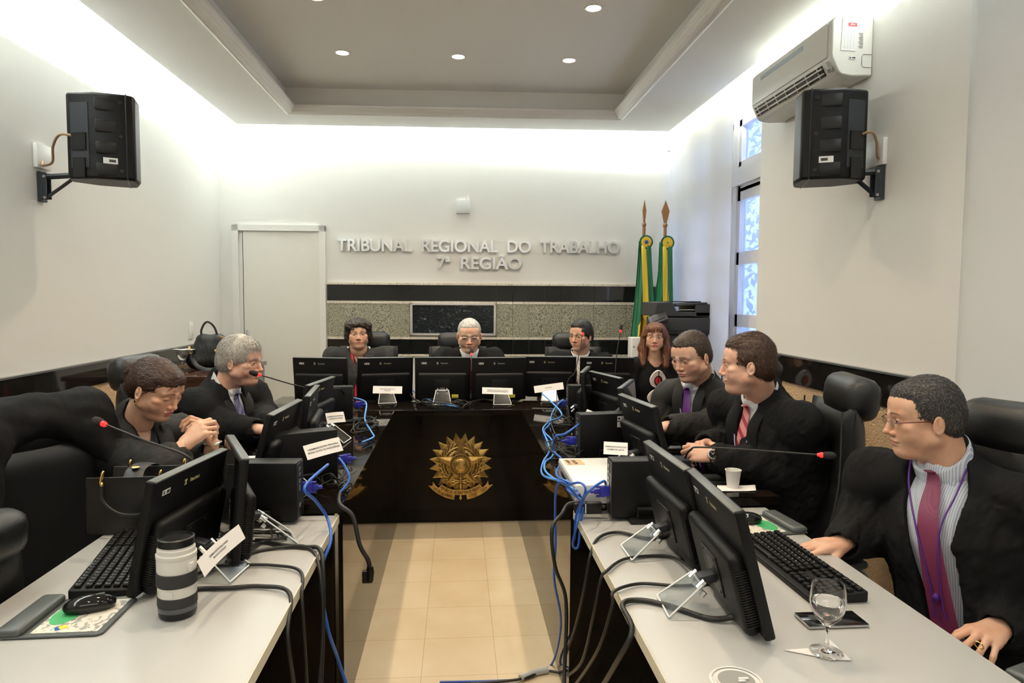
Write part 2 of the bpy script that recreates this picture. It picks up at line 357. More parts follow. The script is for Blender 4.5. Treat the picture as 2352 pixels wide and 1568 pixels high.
# door in the back wall
dr = thing('door_1', (0, 0, 0)); dr['kind'] = 'structure'
dx0, dx1, dz = -1.985, -1.175, 2.125
b = MB()
backbox(b, dx0, dx0+.052, 0, dz, .03); backbox(b, dx1-.052, dx1, 0, dz, .03); backbox(b, dx0, dx1, dz-.052, dz, .03)
b.build('door_frame', 'trimw', dr, smooth=0)
b = MB(); backbox(b, dx0+.09, dx1-.052, .01, dz-.055, .012, -.0); b.build('door_leaf', 'door', dr, smooth=0)
b = MB(); backbox(b, dx0+.082, dx0+.09, .01, dz-.055, .004); b.build('door_gap', 'black', dr, smooth=0)
hx = -1.868
b = MB(); T = frame((hx, yb(hx, .013), 1.11), (1, BM, 0), (0, 0, 1))
b.box((0, 0, .002), (.036, .17, .004), bev=.0019, T=T); b.cyl((0, .04, 0), (0, .04, .006), .008, T=T)
b.tube([T@Vector((0, -.02, .0)), T@Vector((0, -.02, .045)), T@Vector((.02, -.02, .055)), T@Vector((.115, -.02, .055))], .009, 10)
b.build('door_handle', 'steel', dr)
# small plate on the back wall, and a sensor near the corner
b = MB(); b.box((.045, yb(.045, .012), 2.306), (.122, .022, .118), bev=.004); tag(b.build('wall_plate', 'white'), 'square white blank plate on the wall above the chrome lettering', 'wall plate')
p = Vector((1.885, yb(1.885, .015), 2.86)); b = MB(); b.box(p, (.03, .03, .075), bev=.008); tag(b.build('wall_sensor', 'white'), 'small white sensor high in the back right corner', 'sensor')
# light switch on the left wall
sw = thing('light_switch', (XL+.004, 5.56, 1.225), 0, 'white two gang light switch on the left wall near the door', 'light switch')
b = MB(); b.box((0, 0, 0), (.012, .075, .135), bev=.003); b.build('switch_plate', 'white', sw)
for z in (-.028, .028): b = MB(); b.box((.008, -.008, z), (.01, .02, .034), bev=.002, rot=(0, .12, 0)); b.build('rocker', 'white', sw)
# ---- tall window in the right wall, behind the blinds
wd = thing('window_2', (0, 0, 0)); wd['kind'] = 'structure'
M['winfr'] = mat('white_painted_window_wood', (.72, .70, .69), .4)
XW = 2.09
b = MB(); b.box((XW+.06, YW+.02, 1.7), (.34, .04, 3.4)); b.box((XW+.09, 5.3, 3.12), (.1, 2.0, .58)); b.box((XW+.09, 5.3, .45), (.1, 2.0, .9)); struct(b.build('wall_reveal', 'wall', smooth=0))
b = MB(); b.box((XW-.03, 5.3, .915), (.2, 1.9, .03)); b.build('window_sill', 'trimw', wd, smooth=0)
yy0, yy1 = 4.34, 6.18
b = MB()
b.box((XW, (yy0+yy1)/2, 2.83), (.07, yy1-yy0, .06)); b.box((XW-.01, (yy0+yy1)/2, 2.39), (.09, yy1-yy0, .13)); b.box((XW, (yy0+yy1)/2, .95), (.07, yy1-yy0, .07))
for k, y in enumerate((4.36, 4.99, 5.62, 6.16)): b.box((XW-.005, y, 1.88), (.08, .075, 1.9))
b.build('window_frame', 'winfr', wd, smooth=0)
PANE = bpy.data.materials.new('blue_tinted_window_glass'); PANE.use_nodes = True
_n = PANE.node_tree; _n.nodes.clear(); _o = _n.nodes.new('ShaderNodeOutputMaterial'); _t = _n.nodes.new('ShaderNodeBsdfTransparent'); _t.inputs[0].default_value = (.82, .87, .96, 1)
_g = _n.nodes.new('ShaderNodeBsdfGlossy'); _g.inputs['Roughness'].default_value = .05; _m = _n.nodes.new('ShaderNodeMixShader'); _m.inputs[0].default_value = .08
_r = _n.nodes.new('ShaderNodeBsdfRefraction'); _r.inputs['Color'].default_value = (.70, .77, .92, 1); _r.inputs['Roughness'].default_value = .5; _r.inputs['IOR'].default_value = 1.12; _m2 = _n.nodes.new('ShaderNodeMixShader'); _m2.inputs[0].default_value = .55
_n.links.new(_t.outputs[0], _m2.inputs[1]); _n.links.new(_r.outputs[0], _m2.inputs[2]); _n.links.new(_m2.outputs[0], _m.inputs[1]); _n.links.new(_g.outputs[0], _m.inputs[2]); _n.links.new(_m.outputs[0], _o.inputs[0])
for y in (4.36, 4.99, 5.62):
    w0, w1 = y+.04, y+.595; c_ = (w0+w1)/2
    b = MB()
    for (za, zb) in ((2.455, 2.80), (.985, 2.325)):
        b.box((XW-.01, w0+.022, (za+zb)/2), (.045, .044, zb-za)); b.box((XW-.01, w1-.022, (za+zb)/2), (.045, .044, zb-za))
        b.box((XW-.01, c_, zb-.022), (.045, w1-w0, .044)); b.box((XW-.01, c_, za+.022), (.045, w1-w0, .044))
    b.box((XW-.01, c_, 2.26), (.045, w1-w0, .09)); b.box((XW-.01, c_, 1.795), (.045, w1-w0, .09)); b.box((XW-.01, c_, 1.34), (.045, w1-w0, .09))
    b.build('sash', 'winfr', wd, smooth=0)
    b = MB(); b.box((XW+.004, c_, 2.63), (.006, w1-w0-.05, .32)); b.box((XW+.004, c_, 1.65), (.006, w1-w0-.05, 1.32))
    b.build('pane', PANE, wd, smooth=0)
# garden wall and foliage seen dimly through the panes
b = MB(); b.box((6.2, 5.2, 1.2), (.1, 12.0, 2.4)); struct(b.build('wall_outside', mat('blue_grey_courtyard_wall', (.10, .14, .22), .8), smooth=0))
fo = MB(); rnd = random.Random(3)
for k in range(3600):
    c0 = Vector((rnd.uniform(3.4, 4.6), rnd.uniform(4.6, 12.0), rnd.uniform(.6, 4.4))); a = rnd.uniform(0, 6.28); s_ = rnd.uniform(.05, .12)
    d1 = Vector((math.cos(a)*.3, math.sin(a), rnd.uniform(-.8, .4))).normalized()*s_; d2 = Vector((rnd.uniform(-.4, .4), rnd.uniform(-.4, .4), 1)).cross(d1).normalized()*s_*.35
    fo.add([c0-d1, c0+d2, c0+d1, c0-d2+Vector((.01, 0, 0))], [(0, 1, 2, 3)])
tag(fo.build('courtyard_foliage', mat('dark_leaf', (.03, .07, .03), .6)), 'dark foliage dimly seen outside the tall right-hand window', 'foliage', kind='stuff')
# fabric blinds hanging on the right wall
M['blind'] = mat('cream_blind_fabric', (.74, .73, .70), .85)
def blind(y0_, y1_, x, z0, z1, amp, waves, name, label, edge=0):
    def fn(u, v):
        y = y0_+(y1_-y0_)*u; z = z0+(z1-z0)*v
        return (x+amp*math.sin(u*waves*2*PI+.7*math.sin(3*v))+amp*.4*math.sin(u*waves*5.3+1)*(1-.3*v), y, z)
    bb = MB(); bb.grid(fn, 90, 10); o = bb.build(name, M['blind' if y0_ > 2 else 'blind2'], smooth=60, solid=.004)
    nt_ = o.data.materials[0]
    return tag(o, label, 'curtain')
M['blind'].node_tree.nodes['Principled BSDF'].inputs['Transmission Weight'].default_value = 0
def translucent(m, fac=.6):
    nt = m.node_tree; p = nt.nodes['Principled BSDF']; t = nt.nodes.new('ShaderNodeBsdfTranslucent'); t.inputs[0].default_value = (.92, .90, .86, 1)
    x = nt.nodes.new('ShaderNodeMixShader'); x.inputs[0].default_value = fac; o = nt.nodes['Material Output']
    nt.links.new(p.outputs[0], x.inputs[1]); nt.links.new(t.outputs[0], x.inputs[2]); nt.links.new(x.outputs[0], o.inputs['Surface'])
translucent(M['blind']); M['blind2'] = mat('thick_pale_curtain_fabric', (.72, .72, .71), .85); translucent(M['blind2'], .10)
blind(4.70, yb(1.9)-.03, 1.90, .35, 3.3, .008, 3, 'curtain', 'cream curtain drawn over the window in the back right corner')
blind(-.6, 2.47, 1.90, .0, 3.3, .014, 4, 'curtain', 'pale curtain hanging down the right wall nearest the camera')
# ragged strip of wall paper edge beside the window
# ---- recessed downlights in the tray
proto = None
for i, (x, y) in enumerate(DOWN):
    lab = ['recessed downlight at the back left of the ceiling tray', 'recessed downlight at the back middle of the ceiling tray', 'recessed downlight at the back right of the ceiling tray', 'recessed downlight at the upper left photo edge in the ceiling tray', 'recessed downlight at the upper right photo edge in the ceiling tray'][i] if i < 5 else 'recessed downlight in the ceiling tray behind the photo edge'
    if proto is None:
        proto = thing('downlight', (x, y, 3.1), 0, lab, 'ceiling light', 'ceiling downlights')
        b = MB(); b.lathe([(.04, -.003), (.043, -.006), (.056, -.004), (.058, 0.0), (.04, .0)], 28, closed=False); b.build('trim_ring', 'trimw', proto)
        b = MB(); b.lathe([(.0005, -.002), (.041, -.002), (.041, .0)], 28, closed=False); b.build('lamp', mat('lit_lamp_face', (1, 1, 1), .5, emit=(1, .86, .66), estr=14), proto)
    else: dup(proto, (x, y, 3.1), None, lab)
# ---- chrome lettering
def letter_row(txt, x0, x1, z0, h, label):
    t = thing('wall_lettering', (x0, yb(x0, .02), z0), math.atan(BM), label, 'lettering')
    cu = bpy.data.curves.new('w', 'FONT'); cu.body = txt; cu.size = h/.729; o = bpy.data.objects.new('w', cu); C.objects.link(o)
    me = bpy.data.meshes.new_from_object(o); X1 = max(v.co.x for v in me.vertices); X0 = min(v.co.x for v in me.vertices)
    bpy.data.objects.remove(o); k = (x1-x0)/(X1-X0)
    def w_(s):
        v, f = text_mesh(s+'.', h/.729, .02, 'LEFT'); return max(p.x for p in v)
    base = w_('')
    for i, ch in enumerate(txt):
        if ch == ' ': continue
        xx = (w_(txt[:i])-base)
        v, f = text_mesh(ch, h/.729, .024, 'LEFT', 8, .022)
        b = MB(); b.add(v, f, Matrix.Translation(((xx-X0)*k, -.0, 0)) @ Matrix.Rotation(PI/2, 4, 'X') @ Matrix.Diagonal((k, 1, 1, 1)) )
        tl = random.uniform(-.05, .05); b.build('letter', 'chromel', t, smooth=30, bevel=0)
        C.objects[-1].rotation_euler = (random.uniform(-.012, .012), 0, 0)
    return t
M['chromel'] = mat('polished_letter_metal', (.82, .83, .82), .26, 1)
letter_row('TRIBUNAL  REGIONAL  DO  TRABALHO', -1.067, 1.456, 1.905, .108, 'row of chrome letters reading TRIBUNAL REGIONAL DO TRABALHO on the back wall')
letter_row('7ª  REGIÃO', -.184, .566, 1.754, .108, 'shorter row of chrome letters reading 7ª REGIÃO on the back wall')
# ================================================================ desks
ZB, ZW = .785, .75
def desk_mat():
    m = mat('polished_dark_brown_granite', (.012, .009, .007), .05, spec=.13); nt = m.node_tree; b = nt.nodes['Principled BSDF']
    n = nt.nodes.new('ShaderNodeTexNoise'); n.inputs['Scale'].default_value = 3.5; t = nt.nodes.new('ShaderNodeTexCoord'); n.inputs['Detail'].default_value = 8
    r = nt.nodes.new('ShaderNodeValToRGB'); e = r.color_ramp.elements; e[0].position = .4; e[0].color = (.004, .0035, .003, 1); e[1].position = .75; e[1].color = (.013, .008, .005, 1)
    nt.links.new(t.outputs['Object'], n.inputs['Vector']); nt.links.new(n.outputs['Fac'], r.inputs['Fac']); nt.links.new(r.outputs['Color'], b.inputs['Base Color']); return m
M['dgloss'] = desk_mat()
M['edge'] = mat('bevelled_granite_edge', (.16, .15, .14), .25)
def wing(name, x0, x1, label):
    t = thing(name, (0, 0, 0), 0, label, 'desk')
    s = 1 if x1 > 0 else -1
    b = MB(); b.prism([(min(x0, x1), 2.36), (max(x0, x1), 2.36), (max(x0, x1), 4.30), (min(x0, x1), 4.30)] if s < 0 else [(x0, 2.36), (1.165, 2.36), (1.165, 2.44), (x1, 2.46), (x1, 4.30), (x0, 4.30)], .034, z0=ZB-.034); b.build('tabletop', 'dgloss', t)
    xi = min(abs(x0), abs(x1))*s; xo = max(abs(x0), abs(x1))*s
    b = MB(); b.box((xi+s*.012, 3.43, .376), (.016, 2.12, .744)); b.build('inner_panel', 'dgloss', t, smooth=0)
    b = MB(); b.box((xi+s*(.355 if s < 0 else .385), 2.378, .376), (.64 if s < 0 else .74, .03, .744)); b.build('end_panel', 'dgloss', t, smooth=0)
    return t
wing('granite_desk', -1.00, -.395, 'long polished black granite desk wing on the left, under monitors')
wing('granite_desk', .398, .985, 'long polished black granite desk wing on the right, under monitors and cables')
t = thing('granite_desk', (0, 0, 0), 0, 'black granite head desk across the back carrying the bronze coat of arms', 'desk')
b = MB(); b.box((0, 4.635, ZB-.017), (2.5, .64, .034), bev=.002); b.build('tabletop', 'dgloss', t)
for (a, c) in ((-.40, .403),): b = MB(); b.box(((a+c)/2, 4.50, .376), (c-a, .02, .744)); b.build('front_panel', 'dgloss', t, smooth=0)
def white_desk(s, label):
    t = thing('white_desk', (s*.76, 1.4, 0), 0, label, 'desk')
    b = MB(); T = None
    b.use('deskw'); b.box((0, -.04, ZW-.0145), (.70, 1.98, .026), bev=.003); b.build('tabletop', None, t)
    b = MB(); b.box((-s*.3515, -.04, ZW-.0145), (.003, 1.98, .028)); b.build('edge_band', 'deske', t, smooth=0)
    b = MB(); b.box((-s*.05, -.52, .36), (.48, .03, .72)); b.build('leg', 'panelg', t, smooth=0)
    b = MB(); b.box((s*.05, -.1, .45), (.025, 1.7, .5)); b.build('modesty_panel', 'blackm', t, smooth=0)
    return t
wl = white_desk(-1, 'pale laminate desk on the left with the camera lens on it')
wr = white_desk(1, 'pale laminate desk on the right with the stemmed water glass on it')
b = MB(); b.use('white'); b.lathe([(.046, .002), (.049, .003), (.052, .001), (.052, 0), (.036, 0), (.036, .002), (.040, .0025)], 32, T=Matrix.Translation((.548-.76, 1.262-1.4, ZW-.001)), closed=False)
b.use('panelg'); b.lathe([(.0005, .0005), (.037, .0005)], 32, T=Matrix.Translation((.548-.76, 1.262-1.4, ZW)), closed=False)
b.use('white'); b.box((.562-.76, 1.262-1.4, ZW+.003), (.02, .006, .004), bev=.001); b.box((.556-.76, 1.254-1.4, ZW+.003), (.014, .006, .004), bev=.001); b.build('cable_grommet', None, wr)

# ---------------------------------------------------------------- monitor
def make_monitor(variant=0, stand=1):
    """back faces local -y, screen +y, foot on z=0; a 17 inch panel leaning back, held on a bent acrylic sheet"""
    t = thing('monitor')
    tilt = {0: .20, 1: .10, 2: .26}[variant]
    base = Matrix.Translation((0, .0, .012)) @ Matrix.Rotation(tilt, 4, 'X')
    b = MB(); b.use('blackm'); b.box((0, 0, .148), (.376, .024, .296), bev=.006, T=base)
    b.use('grey'); b.box((0, -.004, .2945), (.366, .022, .005), bev=.002, T=base)  # lighter top strip paints in the ceiling's reflection
    b.build('panel_frame', None, t)
    b = MB(); b.box((0, .0125, .155), (.342, .002, .262), T=base); b.build('screen', 'glossb', t, smooth=0)
    b = MB(); b.box((0, -.026, .098), (.335, .038, .190), bev=.017, T=base); b.build('back_housing', 'blackm', t)
    h = C.objects[-1]
    b = MB()
    for s in (-1, 1):
        b = MB()
        for k in range(22): b.box((s*.1665, -.026, .03+k*.006), (.005, .026, .0022), T=base)
        b.build('vent_slots', 'black', h, smooth=0)
    b = MB(); b.box((0, -.0465, .10), (.11, .005, .10), bev=.002, T=base)
    for s in (-1, 1):
        for q in (-1, 1): b.cyl((s*.04, -.048, .10+q*.04), (s*.04, -.051, .10+q*.04), .003, T=base, n=8)
    b.build('mounting_plate', 'black', h)
    # bracket
    b = MB(); b.use('dsteel'); b.box((0, -.062, .085), (.036, .05, .022), bev=.004, T=base); b.use('steel'); b.cyl((-.038, -.088, .085), (.038, -.088, .085), .0035, T=base, n=10)
    b.build('bracket', None, t); br = C.objects[-1]
    for s in (-1, 1):
        b = MB(); b.cyl((s*.031, -.098, .078), (s*.031, -.078, .09), .0085, T=base, n=14); b.cyl((s*.031, -.095, .058), (s*.031, -.085, .066), .0075, T=base, n=12)
        b.build('clamp', 'chrome', br)
    if stand:
        P0 = base @ Vector((0, -.088, .088)); a = Vector((0, -.19, .004)); up = (P0-a)
        b = MB(); th = .005
        n = up.cross(Vector((1, 0, 0))).normalized()*th
        b.add([a+Vector((-.06, 0, 0)), a+Vector((.06, 0, 0)), P0+Vector((.042, 0, 0)), P0+Vector((-.042, 0, 0)), a+Vector((-.06, 0, 0))+n, a+Vector((.06, 0, 0))+n, P0+Vector((.042, 0, 0))+n, P0+Vector((-.042, 0, 0))+n],
              [(0, 1, 2, 3), (7, 6, 5, 4), (0, 4, 5, 1), (1, 5, 6, 2), (2, 6, 7, 3), (3, 7, 4, 0)])
        b.build('acrylic_stand', 'acryl', t, smooth=0); ac_ = C.objects[-1]
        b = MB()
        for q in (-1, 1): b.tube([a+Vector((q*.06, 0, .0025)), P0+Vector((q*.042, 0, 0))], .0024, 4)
        b.tube([a+Vector((-.06, 0, .0025)), a+Vector((.06, 0, .0025))], .0024, 4); b.build('edge_glints', 'acedge', ac_, smooth=0)  # pale bars paint the light line along the clear edges
    # foot that carries the panel
    b = MB(); b.box((0, -.022, .012), (.13, .05, .024), bev=.005); b.build('lower_foot', 'black', t)
    # print on the back
    b = MB(); T = base @ frame((0, -.0128, .256), (1, 0, 0), (0, 0, 1))
    b.use('logo' if variant != 1 else 'logow'); put_text(b, 'Itautec', .0155, .0006, T @ Matrix.Translation((-.012, -.005, 0)), 'LEFT', .048)
    for q in ((-.034, .006, .013, .003), (-.034, -.006, .013, .003)): b.box((q[0], q[1], 0), (q[2], q[3], .0006), T=T)
    b.add([(-.040, .005, .0003), (-.028, .005, .0003), (-.031, 0, .0003), (-.028, -.005, .0003), (-.040, -.005, .0003), (-.037, 0, .0003)], [(0, 1, 2, 3, 4, 5)][:1], T)
    b.build('maker_print', None, t, smooth=0)
    b = MB(); b.use('white'); b.box((-.125, 0, 0), (.034, .013, .0008), T=T); b.use('ink')
    for k in range(9): b.box((-.124+k*.0016, .0, .0006), (.0006+.0005*(k % 2), .008, .0004), T=T)
    b.box((-.135, 0, .0006), (.006, .008, .0004), T=T); b.build('inventory_sticker', None, t, smooth=0)
    if variant == 1:
        b = MB(); b.use(mat('yellow_label', (.75, .68, .05), .5)); b.box((.085, -.0465, .035), (.045, .001, .022), T=base); b.build('yellow_label', None, h, smooth=0)
    return t
protos = {}
def mon(pa, pb, z, zd, label, variant=0, stand=1):
    """top edge seen between two photo points at height z, standing on a desk at height zd"""
    A, B = Z(*pa, z), Z(*pb, z); d = B-A; yaw = math.atan2(d.y, d.x); c = (A+B)/2
    tilt = {0: .20, 1: .10, 2: .26}[variant]
    off = .012+.3*math.cos(tilt)
    n = Vector((-math.sin(yaw), math.cos(yaw)))        # towards the user
    c2 = Vector((c.x, c.y))+n*(.3*math.sin(tilt))
    k = (variant, stand)
    if k not in protos: protos[k] = make_monitor(variant, stand); o = protos[k]
    else: o = dup(protos[k])
    o.location = (c2.x, c2.y, zd); o.rotation_euler = (0, 0, yaw); tag(o, label, 'monitor', 'black office monitors on the desks'); return o
ZT = ZB+.012+.3*.995
def mrow(pa, pb, label, v=1, st=1, w=.376):
    return mon(pa, pb, 1.082, ZB, label, v, st)
monitors = [
 mrow((677, 823), (793, 825), 'monitor at the left end of the head desk, beside the woman with short curly hair', 1),
 mrow((827, 823), (943, 821), 'head desk monitor with a name card, in front of the woman with curly hair', 0),
 mrow((957, 823), (1076, 823), 'monitor on the head desk left of the middle microphone, without a name card', 1),
 mrow((1087, 824), (1206, 823), 'monitor on the head desk right of the grey-haired man with the dark red tie', 1),
 mrow((1205, 819), (1320, 820), 'monitor on the head desk behind the tilted secretary name card', 0),
 mrow((1337, 821), (1452, 822), 'monitor at the right end of the head desk beside the long-haired woman', 0, 0),
 mon((617, 955), (690, 917), 1.08, ZB, 'tilted monitor on the left granite wing nearest the woman with hair pinned up', 2),
 mon((697, 886), (772, 860), 1.09, ZB, 'tilted monitor on the left granite wing nearest the head desk', 0),
 mon((706, 920), (727, 895), 1.07, ZB, 'narrow-looking monitor on the left wing just behind the nearest tilted one', 1, 0),
 mon((350, 1120), (512, 1043), 1.035, ZW, 'monitor on the left pale desk directly behind the white camera lens', 0),
 mon((565, 1063), (525, 1000), 1.05, ZW, 'monitor on the left pale desk seen edge-on with its glossy screen side', 1, 1),
 mon((1583, 1066), (1703, 1170), 1.055, ZW, 'monitor on the right pale desk closest to the camera', 2),
 mon((1482, 1003), (1587, 1075), 1.055, ZW, 'monitor on the right pale desk, second from the camera', 2),
 mon((1426, 908), (1503, 938), 1.075, ZB, 'tilted monitor on the right granite wing in front of the man with clasped hands', 2),
 mon((1357, 856), (1427, 873), 1.075, ZB, 'tilted monitor on the right granite wing in front of the man with the purple tie', 0),
 mon((1452, 880), (1424, 902), 1.07, ZB, 'monitor turned away behind the others on the right granite wing', 1, 0),
 mon((1357, 836), (1330, 862), 1.09, ZB, 'monitor seen edge-on at the far end of the right granite wing', 1, 0),
]
# ---------------------------------------------------------------- small computers standing on edge
def make_pc():
    t = thing('desktop_computer'); W, D, H_ = .27, .078, .192
    b = MB(); b.box((0, 0, .012+H_/2), (W, D, H_), bev=.003); b.build('casing', 'blackm', t); cs = C.objects[-1]
    b = MB(); b.box((-W/2-.001, 0, .012+H_/2), (.003, D-.01, H_-.012)); b.build('port_panel', 'dsteel', cs, smooth=0); pp = C.objects[-1]
    b = MB(); b.use('steel')
    for k, (dz, s) in enumerate(((.185, .012), (.165, .012), (.14, .014), (.115, .02), (.05, .014))): b.box((-W/2-.0035, .006, .012+dz*.9), (.003, .016, s*.9), bev=.0008)
    b.use('black')
    for r_ in range(6):
        for c_ in range(4): b.cyl((-W/2-.003, -.02+c_*.009, .02+r_*.007), (-W/2-.0045, -.02+c_*.009, .02+r_*.007), .003, n=6)
    b.build('ports', None, pp)
    b = MB(); b.box((0, 0, .006), (.16, .15, .012), bev=.004)
    for s in (-1, 1):
        b.tube([(-.05, s*.052, .012), (-.05, s*.052, .045), (.05, s*.052, .045), (.05, s*.052, .012)], .006, 8)
    b.build('stand', 'black', t)
    b = MB(); b.use('white'); b.box((.06, -D/2-.0006, .182), (.05, .001, .02)); b.box((.06, -D/2-.0006, .155), (.05, .001, .024)); b.box((.075, -D/2-.0006, .127), (.016, .001, .018))
    b.use('ink'); b.cyl((.043, -D/2-.001, .182), (.043, -D/2-.0016, .182), .006, n=12)
    for k in range(4): b.box((.066, -D/2-.0014, .175+.0045*k), (.026, .0006, .0018))
    for k in range(5): b.box((.06, -D/2-.0014, .146+.0045*k), (.042, .0006, .0014))
    b.build('stickers', None, cs, smooth=0)
    return t
pc0 = make_pc()
PCS = []
def pc(x, y, z, rz, label):
    o = pc0 if not PCS else dup(pc0)
    o.location = (x, y, z); o.rotation_euler = (0, 0, rz); tag(o, label, 'computer', 'small black computers on the desks'); PCS.append(o); return o
pc(.652, 2.262, ZW, .0, 'small black computer standing on the right pale desk beside the white network box')
pc(.665, 2.99, ZB, .14, 'small black computer on the right granite wing, middle one with blue plug')
pc(.78, 3.96, ZB, .0, 'small black computer on the right granite wing nearest the head desk')
pc(-.60, 2.62, ZB, PI+.45, 'small black computer on the left granite wing behind the upright name card')
pc(-.66, 2.30, ZW, PI-.06, 'small black computer at the far end of the left pale desk')
pc(-.735, 3.93, ZB, PI+.15, 'small black computer on the left granite wing near the head desk')
pc(-.40, 4.93, ZB, -PI/2, 'small black computer seen end-on between two head desk monitors')
# ---------------------------------------------------------------- name cards
def card(c, x, up, w, h, lines, label, bend=.0):
    T = frame(c, x, up); b = MB(); b.use('paper')
    b.grid(lambda u, v: ((u-.5)*w, (v-.5)*h, bend*math.sin(PI*u)*(1 if bend else 0)+.0*v), 10, 4, T=T)
    b.use('ink'); n = len(lines)
    sz = min(h*.16, .0125)
    for k, s in enumerate(lines):
        v, f = text_mesh(s, sz, .0001, 'CENTER'); wm = max(p.x for p in v)-min(p.x for p in v); kx = min(1, .88*w/wm); v = [Vector((p.x*kx, p.y, p.z)) for p in v]
        y = ((n-1)/2-k)*sz*1.35-sz*.3
        v2 = [Vector((p.x, p.y+y, bend*math.sin(PI*(p.x/w+.5))+.0009)) for p in v]; b.add(v2, f, T)
    return tag(b.build('name_card', None, None, smooth=60, solid=0), label, 'name card')
def pcard(p0, p1, p2, y0_, y1_, lines, label, bend=0, hz=None):
    """p0 top-left, p1 top-right, p2 bottom-left in the photo; y0_, y1_ the distances of its two ends"""
    A = Yp(*p0, y0_); B = Yp(*p1, y1_); D = Yp(*p2, y0_-.02)
    x = (B-A); up = (A-D); c = (A+B)/2-up/2
    return card(c, x, up, x.length, up.length, lines, label, bend)
pcard((857, 886), (924, 887), (856, 903), 4.50, 4.50, ['MINISTÉRIO PÚBLICO DO', 'TRABALHO'], 'name card of the public ministry on the head desk, leftmost there')
pcard((1107, 889), (1177, 891), (1108, 904), 4.49, 4.49, ['DESEMBARGADOR FRANCISCO TARCISIO', 'GUEDES LIMA VERDE JUNIOR (PRESIDENTE)'], 'two-line name card on the head desk right of the middle microphone')
pcard((1224, 887), (1291, 878), (1230, 902), 4.57, 4.56, ['SECRETÁRIO'], 'tilted name card reading SECRETÁRIO on the head desk')
pcard((747, 949), (789, 945), (752, 973), 3.05, 3.10, ['DESEMBARGADOR JEFFERSON', 'QUESADO JUNIOR'], 'small white name card on the left granite wing below the nearest head desk monitor', .004)
pcard((697, 1024), (779, 1003), (705, 1057), 2.42, 2.52, ['DESEMBARGADORA FERNANDA', 'MARIA UCHÔA DE ALBUQUERQUE'], 'large name card reading DESEMBARGADORA FERNANDA on the left granite wing', .006)
pcard((458, 1287), (553, 1202), (464, 1328), 1.60, 1.82, ['DESEMBARGADOR PAULO REGIS', 'MACHADO BOTELHO'], 'curled name card propped on the left pale desk next to the white lens', -.012)
pcard((1346, 939), (1382, 953), (1341, 961), 3.22, 3.10, ['DESEMBARGADOR', 'DURVAL CESAR'], 'small name card on the right granite wing partly hidden by a computer')
pcard((1395, 1016), (1450, 1019), (1378, 1040), 2.62, 2.60, ['DESEMBARGADOR FRANCISCO JOSÉ', 'GOMES DA SILVA'], 'name card lying on a slanted clear stand on the right granite wing')
# ---------------------------------------------------------------- the bronze coat of arms
M['bronze'] = ramp_mat('aged_bronze', [(.25, (.26, .15, .04)), (.5, (.55, .36, .11)), (.75, (.72, .50, .18))], 30, .36)
M['bronze'].node_tree.nodes['Principled BSDF'].inputs['Metallic'].default_value = .75
M['bronzed'] = mat('dark_bronze_recess', (.17, .10, .03), .5, .7)
ce = Yp(1058, 1064, 4.488)
emb = thing('coat_of_arms', (ce.x, 4.489, ce.z), 0, 'bronze coat of arms with star, wreath and banners on the head desk front', 'emblem')
TE = frame((0, 0, 0), (1, 0, 0), (0, 0, 1))       # x right, y up, z towards the room (-y)
def P2(r, a): return (r*math.sin(a), r*math.cos(a))
b = MB(); vs = [(0, 0, .006)]; n = 20; Ro, Ri = .208, .158
for k in range(n):
    a = 2*PI*(k+.5)/n; x, y = P2(Ro, a); vs.append((x, y, .002)); x, y = P2(Ri, a+PI/n); vs.append((x, y, .001))
    b.add([(*P2(.13, a), .012), (*P2(Ri, a-PI/n), .002), (*P2(Ro, a), .004), (*P2(Ri, a+PI/n), .002)], [(0, 1, 2), (0, 2, 3)][::1], TE)
    for q in (-.6, -.3, 0, .3, .6):
        p0 = P2(.14, a+q*PI/n); p1 = P2(Ri+(Ro-Ri)*(1-abs(q))*.8, a+q*PI/n*.5); b.tube([(*p0, .0105), (*p1, .005)], .0014, 5, T=TE)
b.prism([P2(Ro if k % 2 == 0 else Ri, 2*PI*(k/2+.5)/n) for k in range(2*n)], .003, T=TE); b.build('sunburst', 'bronze', emb, smooth=20)
b = MB(); b.lathe([(.142, .0), (.142, .010), (.136, .013), (.0005, .013)], 48, T=TE, closed=False); b.build('backing_disc', 'bronzed', emb)
b = MB()
rl = random.Random(5)
for s in (-1, 1):
    for k in range(13):
        a = s*(PI*.93-k*.215)
        for q, (dr, da) in enumerate(((.012, .5), (-.016, -.45), (0, .03))):
            x, y = P2(.112+dr*.5, a); d = Vector((-math.cos(a)*s*-1, math.sin(a)*s*-1)).normalized() if False else Vector((math.cos(a)*-s, -math.sin(a)*-s))
            ang = math.atan2(d.y, d.x)+da*s*-1
            b.ell((x+dr*math.sin(a), y+dr*math.cos(a), .018), (.023, .0065, .005), 10, T=TE, rot=(0, 0, ang))
b.build('laurel_wreath', 'bronze', emb)
b = MB()
for k in range(5):
    a = 2*PI*k/5; R1, R2 = .166, .064
    t_ = (*P2(R1, a), .027); l = (*P2(R2, a-PI/5), .027); r = (*P2(R2, a+PI/5), .027); c0 = (0, 0, .050)
    b.add([c0, l, t_, r], [(0, 2, 1), (0, 3, 2)], TE)
    b.tube([l, t_, r], .0032, 6, T=TE); m0 = (0, 0, .014); b.add([l, t_, r, (l[0], l[1], .012), (t_[0], t_[1], .012), (r[0], r[1], .012)], [(0, 3, 4, 1), (1, 4, 5, 2)], TE)
b.build('star', 'bronze', emb, smooth=15)
b = MB(); b.use('bronzed'); b.lathe([(.074, .035), (.072, .046), (.0005, .046)], 40, T=TE, closed=False); b.use('bronze')
for r_ in (.072, .051): b.tube([(r_*math.cos(2*PI*k/36), r_*math.sin(2*PI*k/36), .048) for k in range(37)], .0032, 6, T=TE)
